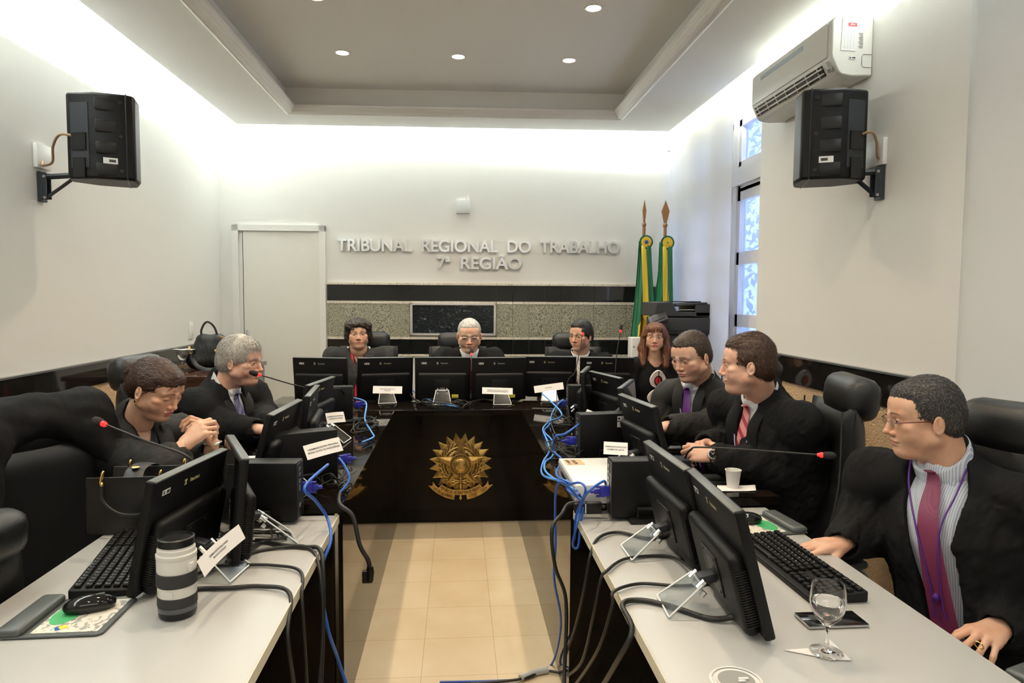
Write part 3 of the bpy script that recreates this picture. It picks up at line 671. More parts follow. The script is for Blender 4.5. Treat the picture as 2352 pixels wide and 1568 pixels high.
for k in range(20): b.ell((*P2(.0615, 2*PI*k/20), .048), (.003, .003, .003), 6, T=TE)
b.build('ring_of_stars', None, emb)
b = MB(); b.ell((0, 0, .046), (.048, .048, .016), 28, T=TE)
for x, y in ((-.02, .012), (.02, .014), (0, .024), (-.024, -.022), (0, -.016), (.024, -.018)): b.ell((x, y, .060 if y > -.02 else .0585), (.0035, .0035, .003), 6, T=TE)
b.build('dome', 'bronze', emb)
b = MB(); b.box((0, -.15, .02), (.009, .16, .008), T=TE); b.box((0, -.176, .02), (.05, .014, .012), T=TE, bev=.002); b.prism([(-.009, -.228), (0, -.243), (.009, -.228), (.004, -.215), (-.004, -.215)], .008, T=TE, z0=.012); b.build('sword', 'bronze', emb)
def banner(r0, r1, a0, a1, cx, cy, z, name, notch=None):
    b = MB(); n = 24
    for i in range(n):
        A, B_ = a0+(a1-a0)*i/n, a0+(a1-a0)*(i+1)/n
        q = [(cx+r*math.sin(a), cy-r*math.cos(a)) for r, a in ((r0, A), (r0, B_), (r1, B_), (r1, A))]
        b.add([(*p, z) for p in q]+[(*p, z+.009) for p in q], [(4, 5, 6, 7), (0, 1, 5, 4), (2, 3, 7, 6), (1, 2, 6, 5), (3, 0, 4, 7)], TE)
    if notch:
        for (A, s) in notch:
            pm = lambda r, a: (cx+r*math.sin(a), cy-r*math.cos(a))
            rm = (r0+r1)/2; q = [pm(r0, A), pm(r0-.006, A+s*.13), pm(rm, A+s*.05), pm(r1+.002, A+s*.13), pm(r1, A)]
            b.add([(*p, z+.009) for p in q]+[(*p, z) for p in q], [(0, 1, 2, 3, 4), (0, 5, 6, 1), (1, 6, 7, 2), (2, 7, 8, 3), (3, 8, 9, 4)], TE)
    b.build(name, 'bronze', emb, smooth=30); return C.objects[-1]
def arc_text(txt, r, a0, a1, cx, cy, z, size, par):
    b = MB()
    for i, ch in enumerate(txt):
        if ch == ' ': continue
        a = a0+(a1-a0)*i/(len(txt)-1); v, f = text_mesh(ch, size, .003)
        T = TE @ Matrix.Translation((cx+r*math.sin(a), cy-r*math.cos(a), z)) @ Matrix.Rotation(a, 4, 'Z') @ Matrix.Diagonal((.85, 1, 1, 1)); b.add(v, f, T)
    b.build('raised_lettering', 'bronzed', par, smooth=0)
bn = banner(.205, .236, -.66, .66, 0, .03, .018, 'upper_banner'); arc_text('REPUBLICA FEDERATIVA DO BRASIL', .2305, -.61, .61, 0, .03, .0275, .027, bn)
bn = banner(.238, .272, -.77, -.16, 0, .03, .008, 'left_banner', [(-.77, -1)]); arc_text('15 DE NOVEMBRO', .264, -.73, -.21, 0, .03, .0175, .024, bn)
bn = banner(.238, .272, .16, .77, 0, .03, .008, 'right_banner', [(.77, 1)]); arc_text('DE  1889', .265, .36, .72, 0, .03, .0175, .027, bn)
# ---------------------------------------------------------------- wall loudspeakers
def speaker(loc, rz, mirror, lab, wallx, by, bz, lab2):
    t = thing('wall_loudspeaker', loc, rz, lab, 'loudspeaker')
    h = .40
    # plan: x towards the listener (front), y across
    pl = [(.0+.10, -.135), (.135, -.12), (.15, 0), (.135, .12), (.10, .135), (-.04, .125), (-.15, .055), (-.15, -.055), (-.04, -.125)]
    b = MB(); b.prism(pl, h, z0=-h/2); b.build('cabinet', 'blackm', t, smooth=30, bevel=.012); cb = C.objects[-1]
    b = MB(); b.prism([(.095, -.1375), (.102, -.1375), (.102, .1375), (.095, .1375)], h+.003, z0=-h/2-.0015); b.build('front_seam', 'black', cb, smooth=0, bevel=.004)
    for s in (-1, 1):
        b = MB()
        for z in (-.155, -.055, .045, .145):
            b.box((.025, s*.131, z), (.11, .006, .055), bev=.0028, rot=(0, 0, -s*.07))
        for z in (-.16, 0, .16): b.cyl((.075, s*.134, z), (.075, s*.139, z), .009, n=12)
        b.build('side_ribs', 'black', cb)
    b = MB()
    for s in (-1, 1):
        T = frame((-.095, s*.092, 0), (.11, s*.07, 0), (0, 0, 1))
        b.box((0, .0, 0), (.09, .30, .004), T=T)
    b.build('back_panel', 'dsteel', cb, smooth=0)
    s = mirror
    T = frame((-.098, s*.094, 0), (.11, s*.07, 0), (0, 0, 1))
    b = MB(); b.box((.0, -.03, 0), (.07, .08, .012), T=T); b.box((0, -.15, 0), (.06, .09, .014), T=T); b.build('connector_recess', 'glossb', cb, smooth=0)
    sx = .03; b = MB(); b.use('white'); b.box((sx, s*.1345, -.115), (.06, .0014, .028), rot=(0, 0, -s*.07))
    b.use('ink'); b.cyl((sx-.018, s*.1348, -.115), (sx-.018, s*.1358, -.115), .008, n=12); b.box((sx+.008, s*.1352, -.115), (.028, .0012, .012), rot=(0, 0, -s*.07)); b.build('inventory_sticker', None, cb, smooth=0)
    # bracket fixed to the wall
    k = 1 if wallx < 0 else -1
    bt = thing('speaker_bracket', (wallx, by, bz), 0, lab2, 'bracket')
    b = MB(); b.box((k*.012, 0, -.005), (.02, .05, .15)); b.box((k*.03, 0.02, 0), (.03, .006, .13)); b.box((k*.03, -.02, 0), (.03, .006, .13)); b.build('wall_channel', 'dsteel', bt, smooth=0, bevel=.002)
    e = Vector(loc)-Vector((wallx, by, bz)); ex = e.x; ey = e.y
    b = MB(); b.tube([(k*.03, 0, .045), (ex*.9, ey*.9, .045)], .014, 4); b.build('arm', 'dsteel', bt, smooth=0)
    b = MB(); b.tube([(k*.03, 0, -.06), (ex*.55, ey*.55, .035)], .01, 4); b.build('brace', 'dsteel', bt, smooth=0)
    b = MB()
    for q in ((k*.035, 0, .045), (k*.035, 0, -.06), (ex*.55, ey*.55, .045)): b.cyl((q[0], q[1]-.02, q[2]), (q[0], q[1]-.026, q[2]), .007, n=10)
    b.build('bolts', 'steel', bt)
    if k > 0:
        b = MB(); p = Vector((ex*.72, ey*.72-.016, .041)); put_text(b, 'ASK', .03, .001, frame(p, (ex, ey, 0), (0, 0, 1))); b.build('maker_print', 'lblue', bt, smooth=0)
    return t
speaker((-1.71, 3.52, 2.245), math.radians(22), -1, 'black loudspeaker hung on the left wall', -2.1, 3.66, 2.045, 'black steel bracket holding the loudspeaker on the left wall')
speaker((1.715, 3.10, 2.24), math.radians(180-20), 1, 'black loudspeaker hung on the right wall under the air conditioner', 1.93, 3.02, 2.035, 'black steel bracket holding the loudspeaker on the right wall')
b = MB(); b.box((-2.088, 3.67, 2.19), (.022, .12, .12), bev=.004); tag(b.build('junction_box', 'white'), 'white square junction box behind the left loudspeaker', 'junction box')
b = MB(); b.box((1.918, 3.05, 2.17), (.022, .13, .12), bev=.004); tag(b.build('junction_box', 'white'), 'white square junction box behind the right loudspeaker', 'junction box')
def cable(pts, r, m, name, label, n=8, grp=None, cat='cable'):
    b = MB(); b.tube(curve(pts, 7), r, n); o = b.build(name, m, smooth=60); tag(o, label, cat, grp); return o
M['copper'] = mat('old_twisted_speaker_wire', (.30, .19, .10), .4)
cable([(-1.775, 3.41, 2.235), (-1.86, 3.42, 2.25), (-1.94, 3.5, 2.21), (-1.99, 3.58, 2.15), (-2.06, 3.62, 2.14), (-2.08, 3.66, 2.17)], .006, 'copper', 'speaker_wire', 'twisted brown wire running into the left loudspeaker')
cable([(1.79, 3.0, 2.23), (1.83, 2.96, 2.245), (1.87, 2.98, 2.21), (1.89, 3.0, 2.15), (1.91, 3.02, 2.14)], .006, 'copper', 'speaker_wire', 'twisted brown wire running into the right loudspeaker')
# ---------------------------------------------------------------- air conditioner
ac = thing('air_conditioner', (1.93, 3.565, 2.54), 0, 'white split air conditioner high on the right wall', 'air conditioner')
M['acw'] = mat('ivory_plastic', (.74, .725, .67), .35)
pf = [(-.001, .005), (-.10, .0), (-.15, .008), (-.165, .02), (-.196, .082), (-.2, .10), (-.2, .25), (-.185, .272), (-.13, .284), (-.001, .284)]
b = MB(); L_ = .87; n = len(pf)
b.add([(x, -L_/2, z) for x, z in pf]+[(x, L_/2, z) for x, z in pf], [tuple(range(n)), tuple(range(2*n-1, n-1, -1))]+[(i, n+i, n+(i+1) % n, (i+1) % n) for i in range(n)])
b.build('casing', 'acw', ac, smooth=40, bevel=.006); cs = C.objects[-1]
b = MB(); b.box((-.203, 0.01, .172), (.006, L_-.05, .158), bev=.0028); b.build('front_panel', 'acw', ac)
b = MB(); b.box((-.2066, .07, .218), (.002, .48, .022)); b.build('trim_strip', mat('pale_blue_strip', (.42, .5, .56), .3), ac, smooth=0)
T = frame((-.185, .02, .052), (0, 1, 0), (-.062*.45, 0, .062)); T = frame((-.184, .0, .052), (0, 1, 0), (-.031, 0, .062))
b = MB(); b.box((.03, 0, -.0), (.74, .052, .006), T=T); b.build('air_outlet', 'glossb', ac, smooth=0); ol = C.objects[-1]
b = MB()
for z in (-.012, .012): b.box((.03, z, -.006), (.74, .007, .012), T=T)
for k in range(7): b.box((-.3+k*.11, 0, -.003), (.003, .05, .01), T=T)
b.build('louvres', 'acw', ol, smooth=0)
b = MB(); b.use(mat('grey_ir_window', (.3, .3, .28), .3)); b.box((-.395, -.014, -.006), (.03, .016, .008), T=T)
b.use('ink')
for k in range(4): b.box((-.398, .004+k*.007, -.0045), (.022, .0015, .002), T=T)
b.build('indicator_panel', None, ac, smooth=0)
Tn = frame((-.10, -L_/2-.0015, .145), (1, 0, 0), (0, 0, 1))
b = MB(); b.use('paper'); b.box((-.02, .045, .001), (.07, .15, .001), rot=(0, 0, -.03), T=Tn)
b.use(mat('grey_form_lines', (.55, .58, .6), .6))
for k in range(13): b.box((-.02, -.02+k*.0085, .0018), (.064, .0008, .0006), T=Tn)
for k in range(4): b.box((-.04+k*.014, .03, .0018), (.0008, .105, .0006), T=Tn)
b.build('maintenance_sheet', None, ac, smooth=0)
b = MB(); b.use(mat('red_sticker', (.7, .03, .04), .4)); b.box((-.005, .088, .0022), (.042, .016, .001), rot=(0, 0, -.03), T=Tn); b.use('paper')
put_text(b, 'Xfrio', .011, .0008, Tn @ Matrix.Translation((-.004, .0845, .003))); b.build('red_sticker', None, ac, smooth=0)
b = MB(); b.use('ink')
for k in range(11):
    b.box((.037+.002*(k % 3), .05-k*.0065, .001), (.022-.004*(k % 3), .002, .0006), T=Tn)
b.use('white'); b.box((.0, -.062, .001), (.036, .014, .0012), T=Tn); b.use('ink'); b.box((.006, -.062, .002), (.016, .006, .0006), T=Tn); b.cyl(Tn@Vector((-.011, -.062, .001)), Tn@Vector((-.011, -.062, .002)), .004, n=10)
b.tube([Tn@Vector(q) for q in ((.095, -.045, .001), (.052, -.045, .001), (.046, -.055, .001), (.046, -.095, .001), (.056, -.104, .001), (.095, -.104, .001))], .0011, 5)
b.build('printed_notes', None, ac, smooth=0)
# ================================================================ chairs (all face local -y)
M['seam'] = mat('leather_piping', (.03, .03, .032), .5)
def make_chair():
    t = thing('office_chair')
    def back(u, v, off):                       # u across -1..1, v up 0..1
        w_ = .245*(1-.10*abs(v-.45)); z = .50+.60*v; y = .235+.10*v+.03*math.sin(v*PI*1.2)-.05*(u*u)*(1-.3*v)
        return Vector((u*w_, y+off, z))
    def shell(name, o0, o1, m, v1=1.0, inset=1.0):
        b = MB(); nu, nv = 14, 16; vs = []
        for side, o in ((0, o0), (1, o1)):
            for i in range(nu+1):
                for j in range(nv+1):
                    u = (i/nu*2-1)*inset; v = j/nv*v1; e = (1-abs(u)**8*.9)*(1-(abs(v*2-1)**10)*.8)
                    vs.append(back(u, v, (o-.5*(o0+o1))*e+.5*(o0+o1)))
        n = (nu+1)*(nv+1); q = lambda i, j: i*(nv+1)+j; fs = []
        for i in range(nu):
            for j in range(nv):
                fs.append((q(i, j), q(i, j+1), q(i+1, j+1), q(i+1, j))); fs.append((n+q(i, j), n+q(i+1, j), n+q(i+1, j+1), n+q(i, j+1)))
        for i in range(nu): fs += [(q(i, 0), q(i+1, 0), n+q(i+1, 0), n+q(i, 0)), (q(i, nv), n+q(i, nv), n+q(i+1, nv), q(i+1, nv))]
        for j in range(nv): fs += [(q(0, j), n+q(0, j), n+q(0, j+1), q(0, j+1)), (q(nu, j), q(nu, j+1), n+q(nu, j+1), n+q(nu, j))]
        b.add(vs, fs); b.build(name, m, t, smooth=50); return C.objects[-1]
    bk = shell('backrest', -.05, .045, 'leather')
    for s in (-1, 1): b = MB(); b.tube([back(s*.93, v/12, -.047) for v in range(0, 13)], .0035, 6); b.build('piping', 'seam', bk)
    b = MB(); b.box((0, .345, 1.13), (.33, .125, .165), bev=.055, rot=(-.10, 0, 0)); b.build('headrest', 'leather', t, smooth=60)
    b = MB(); b.box((0, .0, .465), (.50, .50, .11), bev=.045); b.build('seat', 'leather', t, smooth=60)
    for s in (-1, 1):
        b = MB(); b.tube(curve([(s*.255, .14, .44), (s*.295, .13, .52), (s*.30, .11, .62), (s*.30, .03, .665), (s*.30, -.14, .665), (s*.295, -.20, .645), (s*.285, -.16, .54), (s*.255, -.06, .44)], 5), .021, 8, flat=.8)
        b.box((s*.30, -.04, .682), (.062, .27, .026), bev=.012); b.build('armrest', 'grey', t, smooth=50)
    b = MB(); b.cyl((0, 0, .12), (0, 0, .41), .028); b.cyl((0, 0, .08), (0, 0, .16), .045); b.build('gas_column', 'black', t)
    for k in range(5):
        a = 2*PI*k/5; b = MB(); b.tube([(0, 0, .11), (.30*math.cos(a), .30*math.sin(a), .075)], [.026, .018], 8); b.build('base_leg', 'grey', t); lg = C.objects[-1]
        b = MB(); c_, s_ = .30*math.cos(a), .30*math.sin(a); b.cyl((c_-.022*s_/.3, s_+.022*c_/.3, .028), (c_+.022*s_/.3, s_-.022*c_/.3, .028), .028, n=14); b.cyl((c_, s_, .03), (c_, s_, .075), .008); b.build('caster', 'black', lg)
    return t
CH = []
def chair(x, y, yaw, label):
    o = make_chair() if not CH else dup(CH[0])
    o.location = (x, y, 0); o.rotation_euler = (0, 0, math.radians(yaw)); tag(o, label, 'chair', 'black leather office chairs'); CH.append(o); return o
chair(1.17, 2.57, -101, 'black leather chair behind the man with clasped hands, its padded headrest clear of him')
chair(1.27, 1.68, -70, 'black leather chair at the right photo edge behind the man with glasses')
chair(1.16, 3.30, -90, 'black leather chair of the man with the purple tie, mostly hidden behind a neighbour')
chair(-1.20, 3.36, 82, 'black leather chair of the silver-haired man, headrest above the pinned-up hair')
chair(-1.34, 2.76, 74, 'black leather chair under the woman with pinned-up hair')
chair(-1.13, 2.20, 62, 'empty black leather chair at left with a black jacket draped over it')
chair(-1.52, 1.75, -100, 'black leather chair turned away, cut off at the left photo edge beside the pale desk')
CH[5].scale = (1, 1, .92); CH[4].scale = (1, 1, .84)
chair(-.72, 5.32, 0, 'black leather chair behind the woman with short curly hair')
chair(.0, 5.28, 0, 'black leather chair behind the silver-haired man at the centre of the head desk')
chair(.94, 5.24, 0, 'black leather chair behind the black-haired man in the pale tie')
CH[6].scale = (1, 1, .79)
chair(1.36, 4.60, -8, 'black leather chair under the woman with long auburn hair')
CH[10].scale = (1, 1, .86)
# ================================================================ organic shapes: blended volumes turned into one smooth skin
class Vol:
    def __init__(s, lo, hi, h):
        s.lo = np.array(lo, float); s.h = h; s.n = np.ceil((np.array(hi)-s.lo)/h).astype(int)+1
        s.d = np.full(s.n, 1.0, np.float32)
        s.ax = [s.lo[i]+h*np.arange(s.n[i]) for i in range(3)]
    def _win(s, lo, hi, pad):
        sl = []
        for i in range(3):
            a = int(max(0, math.floor((lo[i]-pad-s.lo[i])/s.h))); b = int(min(s.n[i], math.ceil((hi[i]+pad-s.lo[i])/s.h)+1))
            if b <= a: return None
            sl.append(slice(a, b))
        g = np.meshgrid(*[s.ax[i][sl[i]].astype(np.float32) for i in range(3)], indexing='ij')
        return tuple(sl), np.stack(g, -1)
    def _mix(s, sl, p, k, sub):
        d = s.d[sl]
        if sub:
            p = -p
            if k > 0: h = np.maximum(k-np.abs(d-p), 0)/k; s.d[sl] = np.maximum(d, p)+h*h*k*.25
            else: s.d[sl] = np.maximum(d, p)
        else:
            if k > 0: h = np.maximum(k-np.abs(d-p), 0)/k; s.d[sl] = np.minimum(d, p)-h*h*k*.25
            else: s.d[sl] = np.minimum(d, p)
    def cone(s, a, b, ra, rb=None, k=.01, sub=False, sq=None):
        """rounded limb from a to b; sq = (axis, factor) flattens it along an axis"""
        rb = ra if rb is None else rb; a = np.array(a, np.float32); b = np.array(b, np.float32); R = max(ra, rb)
        w = s._win(np.minimum(a, b)-R, np.maximum(a, b)+R, k+3*s.h+.01)
        if w is None: return s
        sl, P = w; ab = b-a; L = float(ab@ab)+1e-12
        t = np.clip(((P-a)@ab)/L, 0, 1)[..., None]; q = P-a-ab*t
        if sq is not None:
            ax = np.array(sq[0], np.float32); ax = ax/np.linalg.norm(ax); c = q@ax; q = q+ax*(c*(1/sq[1]-1))[..., None]
        p = np.linalg.norm(q, axis=-1)-(ra+t[..., 0]*(rb-ra))
        if sq is not None: p = p*min(1, sq[1]*1.2)
        s._mix(sl, p.astype(np.float32), k, sub); return s
    def ell(s, c, r, k=.01, R=None, sub=False):
        c = np.array(c, np.float32); r = np.array(r, np.float32); m = float(r.max())
        w = s._win(c-m, c+m, k+3*s.h+.01)
        if w is None: return s
        sl, P = w; q = P-c
        if R is not None: q = q@np.array(R, np.float32)
        k0 = np.linalg.norm(q/r, axis=-1); k1 = np.linalg.norm(q/(r*r), axis=-1)+1e-9
        s._mix(sl, (k0*(k0-1)/k1).astype(np.float32), k, sub); return s
    def field(s, fn, lo, hi, k=.004, sub=False):
        w = s._win(lo, hi, 0)
        if w is None: return s
        sl, P = w; s._mix(sl, fn(P).astype(np.float32), k, sub); return s
    def warp(s, fn, band=.03):
        ix = np.where(np.abs(s.d) < band); P = np.stack([s.ax[i][ix[i]] for i in range(3)], -1)
        s.d[ix] += fn(P).astype(np.float32); return s
    def mesh(s):
        d = s.d; sg = d < 0
        n0, n1, n2 = s.n-1
        c = [sg[i:i+n0, j:j+n1, k:k+n2] for i in (0, 1) for j in (0, 1) for k in (0, 1)]
        tot = sum(x.astype(np.int8) for x in c); act = (tot > 0) & (tot < 8)
        I = np.stack(np.where(act), -1); idx = -np.ones(act.shape, np.int32); idx[act] = np.arange(len(I))
        acc = np.zeros((len(I), 3)); cnt = np.zeros(len(I))
        for ax in range(3):
            o = [q for q in range(3) if q != ax]
            for u in (0, 1):
                for v in (0, 1):
                    A = I.copy(); A[:, o[0]] += u; A[:, o[1]] += v; B = A.copy(); B[:, ax] += 1
                    da = d[A[:, 0], A[:, 1], A[:, 2]]; db = d[B[:, 0], B[:, 1], B[:, 2]]
                    m = (da < 0) != (db < 0); t = np.where(m, da/(da-db+1e-12), 0)
                    P = A.astype(float); P[:, ax] += t; acc[m] += P[m]; cnt[m] += 1
        V = acc/np.maximum(cnt, 1)[:, None]*s.h+s.lo
        F = []
        for ax in range(3):
            o = [(ax+1) % 3, (ax+2) % 3]
            sl0 = [slice(None)]*3; sl1 = [slice(None)]*3; sl0[ax] = slice(0, -1); sl1[ax] = slice(1, None)
            a = sg[tuple(sl0)]; b = sg[tuple(sl1)]; E = np.stack(np.where(a != b), -1)
            ok = np.ones(len(E), bool)
            for q in o: ok &= (E[:, q] > 0) & (E[:, q] < s.n[q]-1)
            E = E[ok]; fl = a[E[:, 0], E[:, 1], E[:, 2]]
            def cell(u, v):
                Q = E.copy(); Q[:, o[0]] -= u; Q[:, o[1]] -= v; return idx[Q[:, 0], Q[:, 1], Q[:, 2]]
            q = np.stack([cell(1, 1), cell(0, 1), cell(0, 0), cell(1, 0)], -1); q[~fl] = q[~fl][:, ::-1]; F.append(q)
        return V, np.concatenate(F) if F else np.zeros((0, 4), int)
def np_mesh(name, parts, mats, parent=None, attrs=None):
    """parts: list of (V, F, material index or per-face array)"""
    V = []; F = []; MI = []; n = 0
    for v, f, m in parts:
        V.append(v); F.append(f+n); n += len(v); MI.append(np.full(len(f), m, np.int32) if np.isscalar(m) else m)
    V = np.concatenate(V).astype(np.float32); F = np.concatenate(F).astype(np.int32); MI = np.concatenate(MI)
    me = bpy.data.meshes.new(name); me.vertices.add(len(V)); me.vertices.foreach_set('co', V.ravel())
    me.loops.add(len(F)*4); me.loops.foreach_set('vertex_index', F.ravel())
    me.polygons.add(len(F)); me.polygons.foreach_set('loop_start', np.arange(0, len(F)*4, 4, dtype=np.int32))
    for x in mats: me.materials.append(x)
    me.polygons.foreach_set('material_index', MI.astype(np.int32)); me.update(calc_edges=True); me.shade_smooth()
    for k, a_ in (attrs or {}).items():
        full = np.zeros(len(V), np.float32); full[:len(a_)] = a_; at = me.attributes.new(k, 'FLOAT', 'POINT'); at.data.foreach_set('value', full)
    o = bpy.data.objects.new(name, me); C.objects.link(o)
    if parent: o.parent = parent
    return o
def xf(V, T): T = np.array(T); return V@T[:3, :3].T+T[:3, 3]
_rs = np.random.RandomState(11)
_K = [_rs.randn(3) for _ in range(24)]; _PH = _rs.rand(24)*6.28
def noise(P, sc, n=6, st=0):
    r = np.zeros(P.shape[:-1])
    for i in range(n):
        j = (i+st) % 24; r += np.sin(P@(_K[j]*sc*(1+.35*i))+_PH[j]+1.3*np.sin(P@(_K[(j+7) % 24]*sc*.6)+_PH[(j+3) % 24]))/(1+.35*i)
    return r/n
# ---------------------------------------------------------------- heads, in their own frame: x to the person's right, y forward, z up, eyes at z 0
def head_sdf(h, p):
    """p: dict of small differences from the average face"""
    W = p.get('w', 1.0); J = p.get('jaw', 1.0); fat = p.get('fat', 0)
    v = Vol((-.105, -.125, -.20), (.105, .15, .135), h)
    v.ell((0, -.014, .032), (.073*W, .087, .081), 0)
    v.ell((0, .022, -.02), (.063*W, .068, .085), .03)
    v.ell((0, .05, .045), (.055*W, .04, .045), .03)                    # forehead
    for s in (-1, 1):
        v.cone((s*.050*W*J, .004, -.060), (0, .064, -.101), .021+fat*.4, .017, .028)
        v.ell((s*.034*W, .052, -.042), (.026+fat*.6, .024, .030), .022)    # cheek
        v.ell((s*.044*W, .058, -.018), (.020, .018, .012), .014)        # cheekbone
    v.ell((0, .074, -.100), (.019, .015, .016), .016)                   # chin
    v.ell((0, .068, -.066), (.030, .022, .022), .02)                    # muzzle
    if fat: v.ell((0, .030, -.108), (.038, .034, .016+fat), .028)
    v.cone((-.040*W, .072, .021), (0, .087, .017), .010, .008, .014); v.cone((.040*W, .072, .021), (0, .087, .017), .010, .008, .014)
    for s in (-1, 1): v.ell((s*.032, .092, -.001), (.019, .014, .013), .012, sub=True)     # sockets
    N = p.get('nose', 1.0)
    v.cone((0, .087, .010), (0, .088+.014*N, -.033), .0080, .0098*N**.5, .009)
    v.ell((0, .090+.015*N, -.037), (.0105, .0095, .009), .006)
    for s in (-1, 1): v.ell((s*.0122, .093, -.041), (.0082, .0095, .0072), .005); v.ell((s*.006, .099, -.0495), (.0034, .005, .004), .003, sub=True)
    # lips
    m = p.get('lip', 1.0)
    v.ell((0, .089, -.0655), (.024, .0085, .0052*m), .006); v.ell((0, .0875, -.0755), (.020, .009, .0062*m), .006)
    v.cone((-.025, .083, -.0712), (0, .0975, -.0698), .0017, .0017, .004, sub=True); v.cone((.025, .083, -.0712), (0, .0975, -.0698), .0017, .0017, .004, sub=True)
    # lids
    op = p.get('open', .5)
    for s in (-1, 1):
        c = np.array((s*.0315, .0735, -.001)); v.ell(c, (.0150, .0142, .0126), .004)
        if op > .05: v.ell(c+np.array((0, .013, -.001+.001*op)), (.0128, .012, .0014+.0040*op), .002, sub=True)
        else: v.cone(c+np.array((-.012, .0085, -.004)), c+np.array((.012, .0085, -.004)), .0012, .0012, .002, sub=True)
        # ears
        e = np.array((s*.0735*W, -.010, -.014)); R = np.array(Euler((.12, 0, s*-.38)).to_matrix())
        v.ell(e+np.array((s*.004, 0, 0)), (.0085, .0185, .030), .005, R=R); v.ell(e+np.array((s*.0115, .002, .001)), (.0085, .0125, .0225), .002, R=R, sub=True); v.ell(e+np.array((s*.0055, -.003, .004)), (.005, .007, .015), .003, R=R); v.ell(e+np.array((s*.010, .004, -.006)), (.0065, .006, .007), .002, sub=True)
        v.ell(e+np.array((s*.002, .004, -.006)), (.006, .007, .010), .004)
        v.ell(e+np.array((-s*.004, .004, -.027)), (.006, .009, .009), .006)
    return v
def head_tint(V, p):
    """where the lips and brows are, softly, per vertex"""
    x, y, z = V.T; m = p.get('lip', 1.0)
    lip = np.clip(1.6*(1-((z+.0705)/(.0112*m))**2-(x/.0262)**2), 0, 1)*(y > .068)
    ax = np.abs(x); bz = .0190+.0065*np.cos((ax-.030)*50); th = .0052*(1.05-(ax-.012)/.055)
    br = np.clip(1.5-1.3*np.abs((z-bz)/th), 0, 1)*np.clip((ax-.009)/.005, 0, 1)*np.clip((.053-ax)/.006, 0, 1)*(y > .045)
    br = np.maximum(br, .9*np.clip(1.5-np.abs((z-p.get('lash', -.0035 if p.get('open', .5) < .1 else .0032)+(ax-.0315)**2*14)/.0013), 0, 1)*(np.abs(ax-.0315) < .0135)*(y > .07)); hot = np.exp(-((ax-.038)/.022)**2-((z+.038)/.025)**2)*.5*(y > .04)+np.exp(-(x/.016)**2-((z+.038)/.018)**2)*.6*(y > .07)
    return {'lip': lip, 'brow': br*p.get('brow', .85), 'blush': hot}
def skin_mat(name, col, lipc=(.42, .16, .13), browc=(.05, .035, .025)):
    m = mat(name, col, .42, sss=.12, spec=.4); nt = m.node_tree; b = nt.nodes['Principled BSDF']
    n = nt.nodes.new('ShaderNodeTexNoise'); n.inputs['Scale'].default_value = 22; n.inputs['Detail'].default_value = 5; t = nt.nodes.new('ShaderNodeTexCoord')
    r = nt.nodes.new('ShaderNodeValToRGB'); e = r.color_ramp.elements; c = col
    e[0].position = .3; e[0].color = (c[0]*.92, c[1]*.80, c[2]*.76, 1); e[1].position = .7; e[1].color = (min(1, c[0]*1.06), c[1]*1.08, c[2]*1.1, 1)
    bp = nt.nodes.new('ShaderNodeBump'); bp.inputs['Strength'].default_value = .12; bp.inputs['Distance'].default_value = .002
    n2 = nt.nodes.new('ShaderNodeTexNoise'); n2.inputs['Scale'].default_value = 260
    L = nt.links.new; L(t.outputs['Object'], n.inputs['Vector']); L(t.outputs['Object'], n2.inputs['Vector']); L(n.outputs['Fac'], r.inputs['Fac']); prev = r.outputs['Color']
    for an, cc, k in (('blush', (c[0]*.98, c[1]*.62, c[2]*.55), .6), ('lip', lipc, .85), ('brow', browc, 1.0)):
        at = nt.nodes.new('ShaderNodeAttribute'); at.attribute_name = an; mu = nt.nodes.new('ShaderNodeMath'); mu.operation = 'MULTIPLY'; mu.inputs[1].default_value = k
        mx = nt.nodes.new('ShaderNodeMixRGB'); mx.inputs['Color2'].default_value = (*cc, 1); L(at.outputs['Fac'], mu.inputs[0]); L(mu.outputs[0], mx.inputs['Fac']); L(prev, mx.inputs['Color1']); prev = mx.outputs['Color']
    L(prev, b.inputs['Base Color']); L(n2.outputs['Fac'], bp.inputs['Height']); L(bp.outputs['Normal'], b.inputs['Normal'])
    return m
def hair_mat(name, stops, stretch=(60, 60, 9), rough=.45, sc=2.2):
    m = ramp_mat(name, stops, sc, rough, 6, stretch, bump=.5, spec=.5); return m
M['sclera'] = mat('eye_white', (.50, .44, .40), .2); M['iris'] = mat('dark_brown_iris', (.05, .025, .012), .1)
